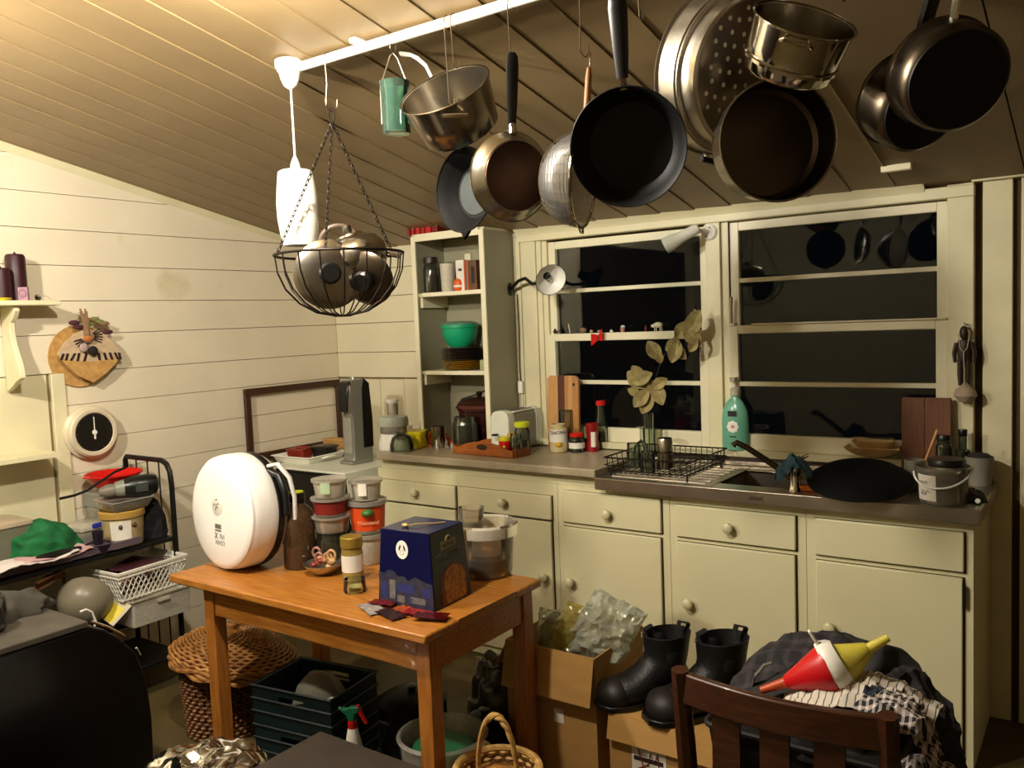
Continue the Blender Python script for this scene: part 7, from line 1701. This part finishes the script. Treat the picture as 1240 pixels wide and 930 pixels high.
heap('grey_strap', 'grey webbing strap poking out left of the laundry', [cw(910, 832, -1.80), cw(914, 818, -1.80), cw(924, 806, -1.79), cw(934, 802, -1.78)], .014, mat('strap_grey', '#5a584c', .8), 18, .001, 30, sag=0, cat='strap')
# funnels
def funnel(label, apex_px, rim_px, y0, y1, m, R_, spout=True, tip=None):
    a = cw(*apex_px, y0); b = cw(*rim_px, y1); d = (b-a); L = d.length
    t = thing('plastic_funnel', label, 'funnel', b, frame(-d, UP))
    obj('cone', MB().lathe([(R_*1.02, -.006), (R_*1.04, 0), (R_*.98, .012), (.016, L*.62), (.012, L*.64), (.0105, L*.64), (.014, L*.6), (R_*.95, .01), (R_*.99, -.006)], 40), m, t)
    obj('spout', MB().lathe([(.0125, L*.63), (.0085, L), (.007, L), (.010, L*.63)], 24), tip or m, t)
    return t, R_
t, R_ = funnel('red plastic funnel lying on the laundry, spout to the left', (922, 836), (1004, 809), -1.88, -1.84, mat('funnel_red', '#c8141a', .35), sz(cw(1000, 809, -1.84), 28), tip=mat('funnel_tip', '#c04a16', .4))
t, R_ = funnel('pale yellow funnel lying on the laundry, spout to the upper right', (1076, 772), (1012, 808), -1.78, -1.82, YELLOWP, sz(cw(1012, 808, -1.82), 27))
t2 = thing('white_funnel', 'white plastic funnel collar nested between the red and yellow funnels', 'funnel', cw(1009, 806, -1.83), frame(cw(1076, 772, -1.78)-cw(1000, 812, -1.835), UP))
rr = sz(cw(1006, 807, -1.83), 29)
obj('cone', MB().lathe([(rr*1.08, -.012), (rr*1.12, -.002), (rr*1.04, .014), (rr*.9, .024), (rr*.95, -.01)], 40), WPLAST, t2)
obj('hang_tab', MB().box(-.008, .008, rr*.95, rr*1.75, -.006, 0), WPLAST, t2, bevel=.002)

# ================================================================== NEAR FOREGROUND
bq = wz(388, 885, .47)
t = thing('brown_storage_box', 'dark brown flat topped box in the bottom foreground', 'box', (bq.x+.35, bq.y-.3, 0))
BRN = mat('brown_hardboard', '#2e241a', .7, var=.15, scale=20)
obj('top', MB().box(-.35, .35, -.3, .3, .45, .47), BRN, t, bevel=.003); obj('body', MB().box(-.335, .335, -.285, .285, 0, .449), BRN, t, bevel=.003)
fc = CAM+ray(243, 928)*2.42; 
t = thing('foil_dish', 'pot covered with crumpled kitchen foil in the bottom foreground', 'dish', (fc.x, fc.y, 0))
FOIL = mat('kitchen_foil', '#d6d4ce', .16, 1, var=.04)
zf = fc.z
obj('pot', MB().lathe([(0, 0), (.12, 0), (.135, .01), (.14, zf-.02), (0, zf-.02)], 36), STEELD, t)
cr = crumple(.016, 15, 2)
def ff(u, v):
    th = u*2*pi; q = v; rr = .172*(1-q)**.6
    p = Vector((rr*math.cos(th), rr*math.sin(th), .06*(1-(1-q)**1.6)))
    d = cr(p); return (p.x*(1+d*5), p.y*(1+d*5), zf-.03+p.z+d*(1 if q < .98 else .2))
obj('foil', MB().grid(ff, 84, 40), FOIL, t)

# ================================================================== THE TWO BULBS THAT LIGHT THE ROOM (left of and above the picture)
for k, (BULB, STR, LBL) in enumerate(BULBS):
    lp = thing('hanging_bulb', LBL, 'lamp', BULB, group='bulbs lighting the room')
    EM = bpy.data.materials.new('bulb_glow'); EM.use_nodes = True
    _n = EM.node_tree.nodes; _n.remove(_n['Principled BSDF']); _e = _n.new('ShaderNodeEmission'); _e.inputs[0].default_value = (1, .925, .80, 1); _e.inputs[1].default_value = STR
    EM.node_tree.links.new(_e.outputs[0], _n['Material Output'].inputs[0])
    obj('bulb', MB().ball((0, 0, 0), .042, (1, 1, 1.1), 16, 10), EM, lp)
    obj('holder', MB().lathe([(0, .045), (.018, .045), (.02, .06), (.02, .1), (.01, .115), (0, .115)], 16), WPLAST, lp)
    obj('cord', MB().tube([(0, 0, .11), (0, 0, cz(BULB.y)-BULB.z)], .003, 6), WPLAST, lp)
